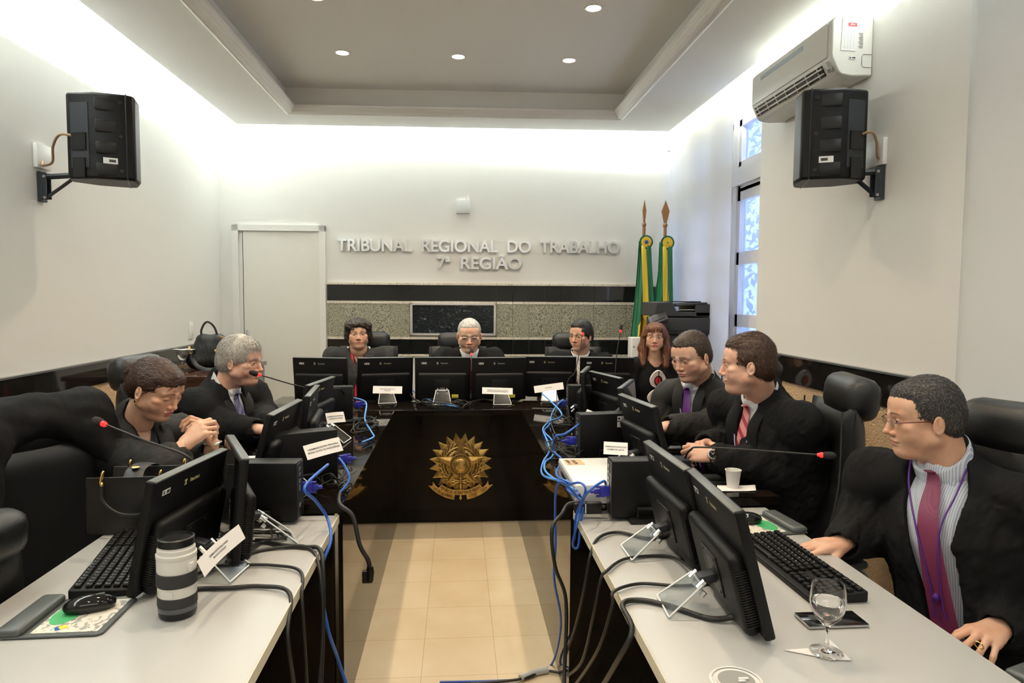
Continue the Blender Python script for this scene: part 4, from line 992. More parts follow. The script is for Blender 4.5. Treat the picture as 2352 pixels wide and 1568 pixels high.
# ---------------------------------------------------------------- hands
def hand(v, wr, d, n, side, curl=(.3, .3, .3, .35, .3), sc=1.0, spread=.10, wrist_r=.026, thumb=(.7, .35)):
    """wr wrist centre, d towards the knuckles, n back-of-hand normal, side +1 when the thumb lies towards d x n"""
    d = np.array(Vector(d).normalized()); n = np.array(n, float); n = n-d*(d@n); n /= np.linalg.norm(n); x = np.cross(d, n)*side
    wr = np.array(wr, float); S = sc
    K = []; tips = []
    for i, (off, ln) in enumerate(((.030, .086), (.010, .090), (-.010, .085), (-.029, .078))):
        k = wr+d*ln*S+x*off*S+n*(.002-.004*abs(i-1.2))*S; K.append(k)
        v.cone(wr+x*off*.55*S+d*.008, k-d*.006, .0155*S, .0115*S, .014*S)
    v.ell(wr+d*.045*S-n*.006*S, (.03*S, .03*S, .014*S), .012*S, R=np.stack([x, d, n], 1))
    L = ((.042, .026, .021), (.046, .030, .022), (.043, .028, .022), (.034, .021, .019)); W = (.0092, .0094, .0088, .0078)
    for i in range(4):
        a = K[i]; ang = 0; sp = (1.3-i)*spread; q = d*math.cos(sp)+x*math.sin(sp); c = curl[i]
        for j in range(3):
            ang += c*(1.0, 1.25, .8)[j]; dirv = q*math.cos(ang)-n*math.sin(ang); b = a+dirv*L[i][j]*S
            r = W[i]*(1-.10*j)*S; v.cone(a, b, r*1.04, r*.92, .003 if j else .006)
            a = b
        tips.append((a, dirv, n))
    t0 = wr+x*.022*S+d*.018*S-n*.008*S; a1, c1 = thumb
    q = d*math.cos(a1)+x*math.sin(a1)*.9-n*.35; q /= np.linalg.norm(q)
    a = t0
    for j, (l, r) in enumerate(((.042, .0135), (.031, .0108), (.026, .0098))):
        b = a+q*l*S; v.cone(a, b, r*S, r*.9*S, .010 if j == 0 else .004); a = b
        q = q*math.cos(c1)+(d*.7-x*.6-n*.4)*math.sin(c1); q /= np.linalg.norm(q)
    tips.append((a, q, n))
    return tips
# ================================================================ people
def hframe(c, yaw, pitch, roll=0, s=1.0):
    """head matrix; yaw 0 looks towards the camera side (-y), +90 looks towards +x; pitch < 0 looks down"""
    return Matrix.Translation(c) @ Matrix.Rotation(math.radians(yaw)+PI, 4, 'Z') @ Matrix.Rotation(math.radians(pitch), 4, 'X') @ Matrix.Rotation(math.radians(roll), 4, 'Y') @ Matrix.Diagonal((s*1.06, s*.98, s*.935, 1))
def V3(*a): return np.array(a, float)
def folds(P, c, amp):
    """soft creases running down and round the cloth"""
    q = P-c; return amp*(.8*noise(q*np.array((1, 1, .45)), 26, 5, 2)+.55*noise(q*np.array((1, 1, .5)), 62, 5, 9)+.22*noise(q*np.array((1, 1, .6)), 140, 4, 4))
def person(spec):
    s = spec; near = s.get('near', 0); hh = .0026 if near > 1 else (.003 if near else .0042); bh = .005 if near > 1 else (.006 if near else .008)
    hc = Vector(s['head']); byaw = math.radians(s['body']); fw = np.array((math.sin(byaw), -math.cos(byaw), 0)); rt = np.array((-math.cos(byaw), -math.sin(byaw), 0))
    T = hframe(hc, s['yaw'], s.get('pitch', 0), s.get('roll', 0), s.get('size', 1.0)); Ti = T.inverted()
    root = thing('person', (hc.x, hc.y, .42), 0, s['label'], 'person'); off = np.array((hc.x, hc.y, .42))
    lean = s.get('lean', .0)
    N = np.array(s['neck']) if 'neck' in s else np.array(hc)+fw*(-.035-.0*lean)+V3(0, 0, -s.get('nz', .165))
    PV = np.array(s.get('pelvis', N-fw*(.10+lean)+V3(0, 0, -.52)))
    sw = s.get('shw', .19); g = s.get('girth', 1.0)
    SH = {q: N+rt*q*sw+V3(0, 0, -s.get('shz', .075))-fw*.005 for q in (1, -1)}
    if 'sh' in s: SH = {1: np.array(s['sh'][0]), -1: np.array(s['sh'][1])}
    up = (N-PV)/np.linalg.norm(N-PV); cf = np.cross(rt, up)*-1; cf = cf if cf@fw > 0 else -cf
    CH = PV+(N-PV)*.68
    arms = s['arms']       # {1: (elbow, wrist), -1: ...}
    skin = s['skin']; parts = []
    # head and neck
    hp = s.get('face', {}); v = head_sdf(hh, hp)
    nb = np.array(Ti @ Vector(N+fw*.0)); nr = s.get('neckr', .058)
    v.cone((0, -.030, -.05), nb, nr*.98, nr*1.08, .02)
    Vv, F = v.mesh(); tint = head_tint(Vv, hp); parts.append((xf(Vv, T), F, 0))
    # hands with forearms
    for q in (1, -1):
        if q in s.get('hands', {}):
            hd = s['hands'][q]; wr = np.array(arms[q][1]); el = np.array(arms[q][0]); r = .24
            hv = Vol(wr-.20, wr+.20, .0026 if near else .0042)
            fa = (wr-el)/np.linalg.norm(wr-el); hv.cone(wr-fa*.11, wr, .031, .025, .01, sq=(hd['n'], .8))
            hand(hv, wr, hd['d'], hd['n'], hd.get('side', 1), hd.get('curl', (.3,)*4), hd.get('sc', 1.0), hd.get('spread', .1), thumb=hd.get('thumb', (.7, .35)))
            a, b = hv.mesh(); parts.append((a, b, 0))
    # torso and arms under the clothes
    lo = np.minimum.reduce([PV, N, SH[1], SH[-1]]+[np.array(x) for q in (1, -1) for x in arms[q]])-.2; hi = np.maximum.reduce([PV, N, SH[1], SH[-1]]+[np.array(x) for q in (1, -1) for x in arms[q]])+.2
    bv = Vol(lo, hi, .012); bv.cone(PV, CH, .11, .12, .05, sq=(cf, .8)); bv.cone(SH[1]-up*.03, SH[-1]-up*.03, .042, .042, .03); bv.cone(CH, N, .10, .05, .05, sq=(cf, .8))
    for q in (1, -1): bv.cone(SH[q], arms[q][0], .045, .038, .03); bv.cone(arms[q][0], arms[q][1], .036, .026, .02)
    a, b = bv.mesh(); parts.append((a, b, 0))
    parts = [(a-off, b, c) for a, b, c in parts]
    np_mesh('body', parts, [skin], root, tint)
    # eyes
    for q in (-1, 1):
        b = MB(); c0 = T @ Vector((q*.0315, .0735, -.001)); sc = s.get('size', 1)
        b.use('sclera'); b.ell(c0-Vector(off), (.0126*sc,)*3, 14)
        gz = T.to_3x3() @ Vector((s.get('gaze', (0, 0))[0], 1, s.get('gaze', (0, 0))[1])).normalized(); gz.normalize()
        b.use('iris'); b.ell(c0+gz*.0066*sc-Vector(off), (.0073*sc,)*3, 12)
        b.build('eye', None, root, smooth=180)
    # robe
    rv = Vol(lo-.03, hi+.05, bh)
    rr = s.get('robe_r', 1.0)*g
    rv.cone(PV+V3(0, 0, -.02), CH, .175*rr, .165*rr, .08, sq=(cf, .80)); rv.cone(CH, N-up*.075, .155*rr, .085, .07, sq=(cf, .82))
    for q in (1, -1):
        sh = SH[q]; el, wr = np.array(arms[q][0]), np.array(arms[q][1])
        rv.cone(N-up*.035+rt*q*.03, sh, .052, .060*g, .035)
        rv.cone(sh, el, .064*g, .070*g*s.get('sleeve', 1), .035)
        fa = (wr-el); L = np.linalg.norm(fa); fa = fa/L; cuff = wr-fa*s.get('cuff', .035)
        rv.cone(el, cuff, .070*g*s.get('sleeve', 1), .050*s.get('sleeve', 1), .04)
        rv.cone(el-V3(0, 0, .03), cuff-V3(0, 0, .018), .055, .040*s.get('sleeve', 1), .03)
        if q in s.get('hands', {}): rv.cone(cuff+fa*.012, cuff+fa*.10, .036, .040, .004, sub=True)
    nk = N+np.array(Vector(T.to_3x3() @ Vector((0, 0, 1))))*.0
    # yoke and collar
    rv.cone(N-up*.03-cf*.02, N+up*.022-cf*.018, .082, .070, .03)
    st = N-up*.035+cf*.060
    amp = s.get('amp', .0135)
    rv.warp(lambda P: folds(P, CH, amp)-.0045*np.maximum(0, np.sin((P-CH)@rt*95+2*np.sin((P-CH)@up*9)))*(((P-CH)@up) < .1))
    # shoulder cape edge
    if s.get('cape', 1):
        for q in (1, -1):
            sh = SH[q]; el = np.array(arms[q][0]); dn = (el-sh)/np.linalg.norm(el-sh)
            a = sh+dn*.035; rv.cone(N-up*.05+rt*q*.05, a, .064, .074*g, .008)
    # throat and front opening
    hn = (np.array(hc)-N); hn = hn/np.linalg.norm(hn)
    rv.cone(N-hn*.02+cf*.012, N+hn*.10+cf*.01, .066, .075, .008, sub=True)
    ow = s.get('open_w', .050); bt = PV+(N-PV)*s.get('open_to', .30)
    ct = N-up*.02+cf*.085; cb = bt+cf*.15*g
    rv.cone(ct, cb, ow, ow*.35, .010, sub=True, sq=(cf, 1.0))
    a, b = rv.mesh(); np_mesh('robe' if not s.get('jacket') else 'jacket', [(a-off, b, 0)], [s.get('robem', M['cloth'])], root)
    # shirt, collar, tie
    if s.get('shirt'):
        sv = Vol(lo, hi, bh); sv.cone(PV, CH, .145*g, .14*g, .06, sq=(cf, .80)); sv.cone(CH, N-up*.04, .135*g, .068, .06, sq=(cf, .85)); sv.warp(lambda P: .5*folds(P, CH, .004))
        if not s.get('collar', 1): sv.cone(N+cf*.06, N-up*.13+cf*.15, .050, .014, .008, sub=True)
        a, b = sv.mesh(); parts = [(a-off, b, 0)]
        if s.get('collar', 1):
            cv = Vol(N-.16, N+.19, .0026 if near else .0035)
            rN = nr*1.12+.010
            cv.cone(N-hn*.028+cf*.004, N+hn*.036-cf*.004, rN+.002, rN, 0)
            cv.cone(N-hn*.10, N+hn*.14, rN-.009, rN-.011, 0, sub=True)
            tilt_n = hn*.9-cf*.55; tilt_n /= np.linalg.norm(tilt_n); top = N+hn*.030
            cv.field(lambda P: ((N+hn*.030-P)@(hn*.9+cf*.30)), N-.15, N+.18, .002, sub=True)
            for q in (1, -1):
                c0 = N+cf*(rN*.93)-hn*.008+rt*q*.012; c1 = N+cf*(rN*1.03)-hn*.052+rt*q*.040; c2 = N+rt*q*(rN*.98)+cf*.0+hn*.004
                cv.cone(c0, c1, .010, .005, .004, sq=(cf, .45)); cv.cone(c2, c1, .010, .005, .006, sq=(cf+rt*q*.6, .45)); cv.cone(c0, (c1+c2)/2, .014, .010, .006, sq=(cf+rt*q*.4, .4))
            a, b = cv.mesh()
            if len(b): parts.append((a-off, b, 0))
        np_mesh('shirt', parts, [s['shirt']], root)
    if s.get('tie'):
        b = MB(); k0 = N-hn*.010+cf*(nr*1.12+.026); tb = PV+(N-PV)*s.get('tie_to', .22)+cf*.125*g; mid = PV+(N-PV)*.7+cf*.142*g
        path = curve([k0, k0-hn*.035+cf*.006, mid, tb], 8); n = len(path); vs = []; fs = []
        for i, p in enumerate(path):
            t = i/(n-1); wd = (.017-.006*min(1, t/.14)) if t < .14 else .012+.026*min(1, (t-.14)/.75); dp = .010 if t < .14 else .004
            for a_, c_ in ((-1, 0), (-.6, 1), (0, 1.25), (.6, 1), (1, 0), (0, -1)): vs.append(Vector(p)+Vector(rt)*a_*wd+Vector(cf)*c_*dp)
        for i in range(n-1):
            for j in range(6): fs.append((i*6+j, i*6+(j+1) % 6, (i+1)*6+(j+1) % 6, (i+1)*6+j))
        fs += [tuple(range(5, -1, -1)), tuple((n-1)*6+j for j in range(6))]
        b.add([p-Vector(off) for p in vs], fs); b.build('tie', s['tie'], root, smooth=60)
    if s.get('cord'):
        b = MB()
        for q in (1, -1):
            b.tube(curve([Vector(N+rt*q*.075+cf*.03+up*.005-off), Vector(N+rt*q*.062+cf*.095-up*.06-off), Vector(N+rt*q*.03+cf*.14*g-up*.16-off), Vector(PV+(N-PV)*.48+rt*q*.012+cf*.15*g-off), Vector(PV+(N-PV)*.36+rt*q*.014+cf*.15*g-off)], 6), .0028, 6)
        b.ell(Vector(PV+(N-PV)*.46+cf*.155*g-off), (.009, .009, .012), 10); b.build('robe_cord', s['cord'], root)
    # hair
    if s.get('hair'):
        hv = Vol((-.16, -.19, s.get('hair_lo', -.24)), (.16, .16, .17), hh*1.05); s['hair'](hv)
        a, b = hv.mesh()
        sa, sb = strands(a, b, s.get('flow', flow_back), s.get('strands', 5200 if near > 1 else (3600 if near else 1800)), s.get('slen', .026), s.get('lift', .0030))
        np_mesh('hair', [(xf(a, T)-off, b, 0), (xf(sa, T)-off, sb, 0)], [s['hairm']], root)
    if s.get('glasses'):
        gl = s['glasses']; b = MB(); 
        Tg = T @ Matrix.Translation((0, 0, -.006)); r = gl.get('r', .0011)
        Tl = Matrix.Translation(-Vector(off)) @ Tg
        for q in (-1, 1):
            if gl.get('rim', 1): b.tube([(q*(.033+.0225*math.cos(a)), .101-.10*abs(.0225*math.cos(a))*(1 if math.cos(a)*1 > 0 else 0), .0145*math.sin(a)) for a in [2*PI*k/24 for k in range(25)]], r, 6, T=Tl)
            b.tube([(q*.055, .098, .006), (q*.070, .085, .009), (q*.0775, .03, .008), (q*.078, -.01, .006), (q*.074, -.022, -.006)], r*1.5, 6, T=Tl)
        b.tube([(-.0105, .101, .002), (0, .104, .006), (.0105, .101, .002)], r, 6, T=Tl)
        b.build('glasses', gl['m'], root); g_ = C.objects[-1]
        for q in (-1, 1):
            b = MB(); b.lathe([(.0005, 0), (.0215, 0), (.0215, .0012), (.0005, .0012)], 20, T=Tl @ Matrix.Translation((q*.033, .1, 0)) @ Matrix.Diagonal((1, 1, .64, 1)) @ Matrix.Rotation(PI/2, 4, 'X'), closed=False); b.build('lens', M['acryl'], g_)
    for f in s.get('extra', []): f(root, T, off, dict(N=N, cf=cf, rt=rt, up=up, PV=PV, CH=CH, g=g))
    return root
def flow_back(p): return np.stack([p[:, 0]*1.5, -np.ones(len(p))*1.0-.5*(p[:, 2] > .03), -.35-(p[:, 2] < .07)*1.1], 1)
def flow_fringe(p): return np.stack([.2+p[:, 0]*3, .9-1.6*(p[:, 1] < .0), -.5-(p[:, 2] < .08)*1.2], 1)
def flow_down(p): return np.stack([p[:, 0]*3, .1*np.sin(p[:, 2]*60)+(p[:, 1] > .03)*.5, -np.ones(len(p))], 1)
def flow_bun(p): return np.array((0., -.125, .0))-p
def flow_curl(p): return np.stack([np.sin(p[:, 2]*150+p[:, 1]*90), np.sin(p[:, 0]*140+1), np.sin(p[:, 1]*150+p[:, 0]*90)-.4], 1)
def strands(V, F, flow, n, ln, lift):
    """fine tapered locks lying on the hair, with a ragged edge at the hairline"""
    r = np.random.RandomState(5); P = V[F]; c = P.mean(1); N = np.cross(P[:, 2]-P[:, 0], P[:, 3]-P[:, 1]); ar = np.linalg.norm(N, axis=1)+1e-12; N = N/ar[:, None]
    out = (N*(c-np.array((0, -.02, .02)))).sum(1) > 0; w = ar*out; k = r.choice(len(F), n, p=w/w.sum()); p = c[k]; nn = N[k]
    f = flow(p); f = f/(np.linalg.norm(f, axis=1)[:, None]+1e-9)+r.randn(n, 3)*.22; t = f-nn*(f*nn).sum(1)[:, None]; t /= np.linalg.norm(t, axis=1)[:, None]+1e-9
    wv = np.cross(t, nn); L = ln*(.5+r.rand(n)); wd = .0007+.0007*r.rand(n); cur = r.randn(n)*.12; rows = []
    for j, (h, ww) in enumerate(((-.0008, .8), (lift*.6, 1.0), (lift*.8, .8), (lift*.2, .12))):
        q = p+t*(L*j/3)[:, None]+wv*(cur*L*(j/3)**2)[:, None]+nn*(h*(.4+.9*r.rand(n)) if j else np.full(n, h))[:, None]-nn*((L*j/3)**2/.20)[:, None]
        rows += [q-wv*(wd*ww)[:, None], q+wv*(wd*ww)[:, None]]
    Vs = np.stack(rows, 1).reshape(-1, 3); b0 = np.arange(n)[:, None]*8
    Fs = np.concatenate([b0+np.array([[2*j, 2*j+1, 2*j+3, 2*j+2]]) for j in range(3)])
    return Vs, Fs
# ---- haircuts
def cut_face(hv, zt=.058, yf=.062, side=.0):
    """open the hair over the face"""
    hv.ell((0, .098, -.035), (.070, .075, .060+zt), .012, sub=True)
def short_hair(th=.010, zt=.030, temple=.0, nape=-.075, strand=.0022, sc=70, top=.0, back=0):
    def f(hv):
        hv.ell((0, -.016, .034), (.073+th, .087+th+back, .082+th+top), 0)
        hv.ell((0, -.050, -.02), (.060+th, .050+th+back, .062), .03)
        hv.ell((0, .035, .075+top*.5), (.052, .045, .030+top*.4), .02)
        # face, ears and neck free
        hv.ell((0, .105, -.055), (.082, .078, .078+zt), .006, sub=True)
        for s in (-1, 1): hv.ell((s*.092, .0, -.035), (.030, .026+temple, .036), .006, sub=True); hv.ell((s*.085, .05, -.06), (.04, .062, .075), .006, sub=True)
        hv.field(lambda P: (P[..., 2]-nape)+(P[..., 1]+.09)*-.25, (-.2, -.2, -.3), (.2, .2, nape+.06), .01, sub=True) if True else None
        hv.warp(lambda P: strand*noise(P*np.array((1, .55, .55)), sc*2.2, 6, 1)+strand*.8*noise(P, sc*.7, 4, 8))
    return f
BRW = dict(fair=(.30, .27, .24), rosyg=(.26, .24, .22), warmf=(.05, .03, .02))
SK = {k: skin_mat('skin_'+k, c, (.50, .10, .12) if k == 'warmf' else (.42, .17, .14), BRW.get(k, (.035, .025, .02))) for k, c in dict(fair=(.72, .46, .33), rosyg=(.70, .43, .32), rosy=(.72, .45, .335), olive=(.60, .36, .24), warm=(.68, .42, .29), warmf=(.68, .42, .29)).items()}
LIP = mat('lips', (.42, .16, .13), .35); LIPR = mat('painted_lips', (.50, .10, .12), .3)
H_red = hair_mat('auburn_pinned_hair', [(.3, (.012, .005, .004)), (.55, (.045, .016, .008)), (.8, (.17, .055, .018))], (30, 9, 60), sc=5)
H_grey = hair_mat('silver_grey_hair', [(.3, (.22, .19, .16)), (.5, (.45, .42, .38)), (.75, (.62, .58, .53))], (45, 10, 22), sc=6)
H_dark = hair_mat('dark_brown_curly_hair', [(.35, (.010, .006, .004)), (.6, (.045, .028, .018)), (.8, (.12, .075, .045))], (40, 40, 40))
H_silver = hair_mat('short_silver_hair', [(.3, (.30, .29, .27)), (.6, (.55, .54, .51)), (.8, (.74, .73, .70))], (60, 15, 25))
H_black = hair_mat('short_black_hair', [(.3, (.005, .004, .004)), (.6, (.018, .014, .012)), (.85, (.05, .04, .035))], (60, 20, 20))
H_aub = hair_mat('long_auburn_hair', [(.3, (.045, .014, .006)), (.55, (.17, .058, .020)), (.8, (.36, .14, .05))], (50, 50, 5))
H_brown = hair_mat('brown_hair_greying', [(.3, (.020, .013, .009)), (.6, (.07, .045, .03)), (.85, (.16, .12, .09))], (50, 12, 20), sc=5)
H_thin = hair_mat('thinning_brown_hair', [(.3, (.022, .012, .008)), (.55, (.075, .035, .018)), (.85, (.15, .08, .045))], (50, 10, 20), sc=5)
H_salt = hair_mat('salt_and_pepper_hair', [(.3, (.008, .007, .007)), (.55, (.045, .042, .04)), (.8, (.24, .23, .22))], (120, 60, 60))
SHW = mat('white_shirt', (.74, .75, .78), .7)
def stripe_mat(name, c1, c2, sc, rot):
    m = mat(name, c1, .6); nt = m.node_tree; b = nt.nodes['Principled BSDF']; t = nt.nodes.new('ShaderNodeTexCoord'); mp = nt.nodes.new('ShaderNodeMapping')
    mp.inputs['Rotation'].default_value = rot; w_ = nt.nodes.new('ShaderNodeTexWave'); w_.inputs['Scale'].default_value = sc
    r = nt.nodes.new('ShaderNodeValToRGB'); r.color_ramp.interpolation = 'CONSTANT'; e = r.color_ramp.elements; e[0].color = (*c1, 1); e[1].position = .62; e[1].color = (*c2, 1)
    L = nt.links.new; L(t.outputs['Object'], mp.inputs['Vector']); L(mp.outputs['Vector'], w_.inputs['Vector']); L(w_.outputs['Fac'], r.inputs['Fac']); L(r.outputs['Color'], b.inputs['Base Color']); return m
SHS = stripe_mat('blue_white_striped_shirt', (.70, .73, .80), (.38, .46, .62), 55, (0, 0, 1.2))
def check_mat(name, c1, c2, sc):
    m = mat(name, c1, .5); nt = m.node_tree; b = nt.nodes['Principled BSDF']; t = nt.nodes.new('ShaderNodeTexCoord'); k = nt.nodes.new('ShaderNodeTexChecker'); k.inputs['Scale'].default_value = sc
    k.inputs['Color1'].default_value = (*c1, 1); k.inputs['Color2'].default_value = (*c2, 1); nt.links.new(t.outputs['Object'], k.inputs['Vector']); nt.links.new(k.outputs['Color'], b.inputs['Base Color']); return m
TIE_M = check_mat('magenta_woven_tie', (.17, .02, .07), (.24, .045, .11), 420)
TIE_P = mat('purple_tie', (.10, .015, .17), .4); TIE_R = mat('dark_red_tie', (.17, .008, .02), .4)
TIE_PK = stripe_mat('pink_red_striped_tie', (.62, .22, .22), (.30, .02, .04), 9, (0, .6, .4)); TIE_N = check_mat('navy_dotted_tie', (.02, .02, .07), (.16, .16, .30), 120)
TIE_Y = stripe_mat('pale_yellow_striped_tie', (.55, .50, .36), (.35, .33, .28), 14, (0, .8, 0)); CORD = mat('purple_robe_cord', (.09, .02, .22), .5); CORDW = mat('lilac_white_cord', (.42, .36, .52), .5)
def hair_bun(hv):
    hv.ell((0, -.020, .036), (.083, .106, .092), 0); hv.ell((0, -.06, -.02), (.070, .060, .07), .03); hv.ell((0, .045, .068), (.060, .042, .035), .02)
    hv.ell((0, .105, -.052), (.083, .078, .078+.020), .008, sub=True)
    for s in (-1, 1): hv.ell((s*.094, .0, -.042), (.030, .020, .022), .006, sub=True); hv.ell((s*.088, .055, -.07), (.045, .06, .065), .008, sub=True)
    hv.ell((0, -.125, -.005), (.040, .034, .046), .012); hv.ell((.01, -.115, .035), (.034, .028, .022), .012); hv.ell((.02, -.10, -.05), (.028, .028, .024), .012)
    hv.field(lambda P: P[..., 2]+.085, (-.2, -.2, -.3), (.2, .2, -.03), .01, sub=True)
    hv.warp(lambda P: .0007*np.sin(P[..., 2]*520+P[..., 1]*90+5*np.sin(P[..., 1]*26)+3*np.sin(P[..., 0]*30))+.0028*noise(P*np.array((1, .5, 1)), 55, 4, 2)+.0014*noise(P*np.array((1, .3, 1)), 170, 4, 6))
def hair_curly(hv):
    hv.ell((0, -.024, .044), (.098, .115, .098), 0); hv.ell((0, -.06, -.035), (.085, .065, .08), .03)
    for s in (-1, 1): hv.ell((s*.075, -.015, -.015), (.030, .045, .060), .02); hv.ell((s*.06, .045, .07), (.042, .035, .036), .02)
    hv.ell((0, .062, .085), (.062, .036, .028), .02)
    hv.ell((0, .115, -.05), (.066, .085, .092), .008, sub=True)
    hv.warp(lambda P: .0075*noise(P, 85, 5, 3)+.003*noise(P, 190, 4, 5))
def hair_long(hv):
    hv.ell((0, -.022, .040), (.086, .108, .094), 0)
    for s in (-1, 1):
        hv.cone((s*.072, -.02, .02), (s*.088, -.02, -.10), .030, .034, .03); hv.cone((s*.088, -.02, -.10), (s*.083, .015, -.235), .034, .026, .02)
    hv.cone((0, -.075, 0), (0, -.065, -.19), .058, .05, .03); hv.ell((0, .062, .070), (.060, .030, .030), .02)
    hv.ell((0, .110, -.060), (.063, .085, .103), .010, sub=True); hv.cone((0, .01, -.14), (0, .05, -.30), .055, .07, .01, sub=True)
    hv.warp(lambda P: .0028*np.sin(P[..., 0]*300+P[..., 1]*200+3*np.sin(P[..., 2]*22))+.004*noise(P*np.array((1, 1, .3)), 50, 4, 2))
def off_(p, o): return Vector(p)-Vector(o)
# ---- extras worn by people
def watch(p, d, m, name, face=None):
    def f(root, T, off, B):
        b = MB(); d_ = Vector(d).normalized(); a = d_.orthogonal().normalized(); c = d_.cross(a)
        ring = [Vector(p)-Vector(off)+(a*math.cos(t)+c*math.sin(t))*.031 for t in [2*PI*k/28 for k in range(29)]]
        b.tube(ring, .0042, 8); o = b.build(name, m, root)
        if face is not None:
            n = Vector(face).normalized(); q = Vector(p)-Vector(off)+n*.033
            b = MB(); Tt = n.to_track_quat('Z', 'Y').to_matrix().to_4x4(); Tt = Matrix.Translation(q) @ Tt
            b.use('steel'); b.lathe([(.0185, -.004), (.021, 0), (.0195, .0045), (.0165, .005)], 28, T=Tt, closed=False); b.use('glossb'); b.lathe([(.0005, .0035), (.0168, .0035)], 28, T=Tt, closed=False)
            b.use('paper')
            for k in range(12): b.box((.0135*math.cos(k*PI/6), .0135*math.sin(k*PI/6), .0042), (.0026, .0012, .0006), rot=(0, 0, k*PI/6), T=Tt)
            b.box((.003, .003, .0044), (.010, .0014, .0006), rot=(0, 0, .8), T=Tt); b.box((-.003, .004, .0046), (.012, .0010, .0006), rot=(0, 0, 2.2), T=Tt)
            b.build('watch_face', None, o)
    return f
def ring(p, d, name='gold_ring'):
    def f(root, T, off, B):
        b = MB(); d_ = Vector(d).normalized(); a = d_.orthogonal().normalized(); c = d_.cross(a)
        b.tube([Vector(p)-Vector(off)+(a*math.cos(t)+c*math.sin(t))*.0102 for t in [2*PI*k/20 for k in range(21)]], .0017, 6); b.build(name, 'gold', root)
    return f
def earrings(m='gold', r=.004):
    def f(root, T, off, B):
        for q in (-1, 1):
            b = MB(); c = T @ Vector((q*.078, -.010, -.052))-Vector(off); b.box(c, (r*2, r*2, r*2.6), bev=.001); b.ell(c-Vector((0, 0, r*2.4)), (r, r, r), 8); b.build('earring', m, root)
    return f
def hair_clip(root, T, off, B):
    b = MB(); Tl = Matrix.Translation(-Vector(off)) @ T
    b.tube(curve([(-.094, -.045, .045), (-.0985, -.025, .047), (-.098, .0, .050), (-.094, .02, .056)], 5), .0022, 6, T=Tl)
    b.tube([(-.100, -.03+.011*math.sin(a), .036+.013*math.cos(a)) for a in [2*PI*k/18 for k in range(19)]], .0026, 6, T=Tl); b.ell((-.101, -.028, .047), (.004, .009, .007), 10, T=Tl)
    b.build('hair_clip', 'gold', root)
def lapels(m, wd=.03):
    def f(root, T, off, B):
        N, cf, rt, up, PV, g = B['N'], B['cf'], B['rt'], B['up'], B['PV'], B['g']
        for q in (1, -1):
            pts = [N+rt*q*.075-cf*.01+up*.03, N+rt*q*.070+cf*.060-up*.02, N+rt*q*.060+cf*.118*g-up*.10, PV+(N-PV)*.5+rt*q*.035+cf*.150*g]
            b = MB(); b.tube(curve([Vector(p-off) for p in pts], 7), wd, 8, flat=.25); b.build('lapel', m, root)
    return f
DR = 'white_print'
M['prw'] = mat('white_dress_print', (.78, .72, .70), .7); M['pro'] = mat('orange_dress_print', (.75, .32, .02), .6); M['prr'] = mat('red_dress_print', (.6, .02, .03), .6)
def dress_print(root, T, off, B):
    N, cf, rt, up, g = B['N'], B['cf'], B['rt'], B['up'], B['g']
    for nm, dz, dx, w, h, inn in (('upper', .115, .0, .054, .062, 'prr'), ('lower', .245, -.0, .064, .055, 'pro')):
        def P(x, z, d): return Vector(N-up*(dz-z)+rt*x+cf*(.158+d)*1.0-off)
        b = MB(); b.use('prw'); n = 30
        ptsO = [P(-dx+w*math.cos(a)*(1-.25*math.sin(a)), h*math.sin(a), .012-.25*(w*math.cos(a))**2*8) for a in [2*PI*k/n for k in range(n)]]
        b.add(ptsO+[p-Vector(cf)*.02 for p in ptsO], [tuple(range(n))]+[(i, (i+1) % n, n+(i+1) % n, n+i) for i in range(n)])
        b.use('cloth'); ptsI = [P(-dx+w*.52*math.cos(a), h*.62*math.sin(a)-.01, .0145-.25*(w*math.cos(a))**2*3) for a in [2*PI*k/n for k in range(n)]]; b.add(ptsI, [tuple(range(n))])
        b.use(inn); ptsI = [P(-dx+w*.34*math.cos(a)+.004, h*.45*math.sin(a)-.006, .017) for a in [2*PI*k/n for k in range(n)]]; b.add(ptsI, [tuple(range(n))])
        b.use('cloth'); b.tube([P(0, h, .016), P(0, -h, .016)], .003, 6); b.build('dress_print', None, root, smooth=0)
def blouse_rings(root, T, off, B):
    N, cf, rt, up = B['N'], B['cf'], B['rt'], B['up']; b = MB(); r_ = random.Random(2)
    for k in range(26):
        c = Vector(N-up*r_.uniform(.05, .34)+rt*r_.uniform(-.05, .05)+cf*.146-off); R = r_.uniform(.007, .011)
        b.tube([c+Vector(rt)*R*math.cos(a)+Vector(up)*R*1.3*math.sin(a) for a in [2*PI*k2/14 for k2 in range(12)]], .0014, 5)
    b.build('printed_rings', 'prw', root)
def pearl(root, T, off, B):
    N, cf, rt, up = B['N'], B['cf'], B['rt'], B['up']; b = MB()
    b.tube(curve([Vector(N+rt*.06+up*.01-off), Vector(N+rt*.04+cf*.07-up*.06-off), Vector(N+cf*.10-up*.11-off), Vector(N-rt*.04+cf*.07-up*.06-off), Vector(N-rt*.06+up*.01-off)], 6), .0014, 5)
    b.ell(Vector(N+cf*.105-up*.125-off), (.010, .006, .016), 10); b.build('necklace', 'gold', root)
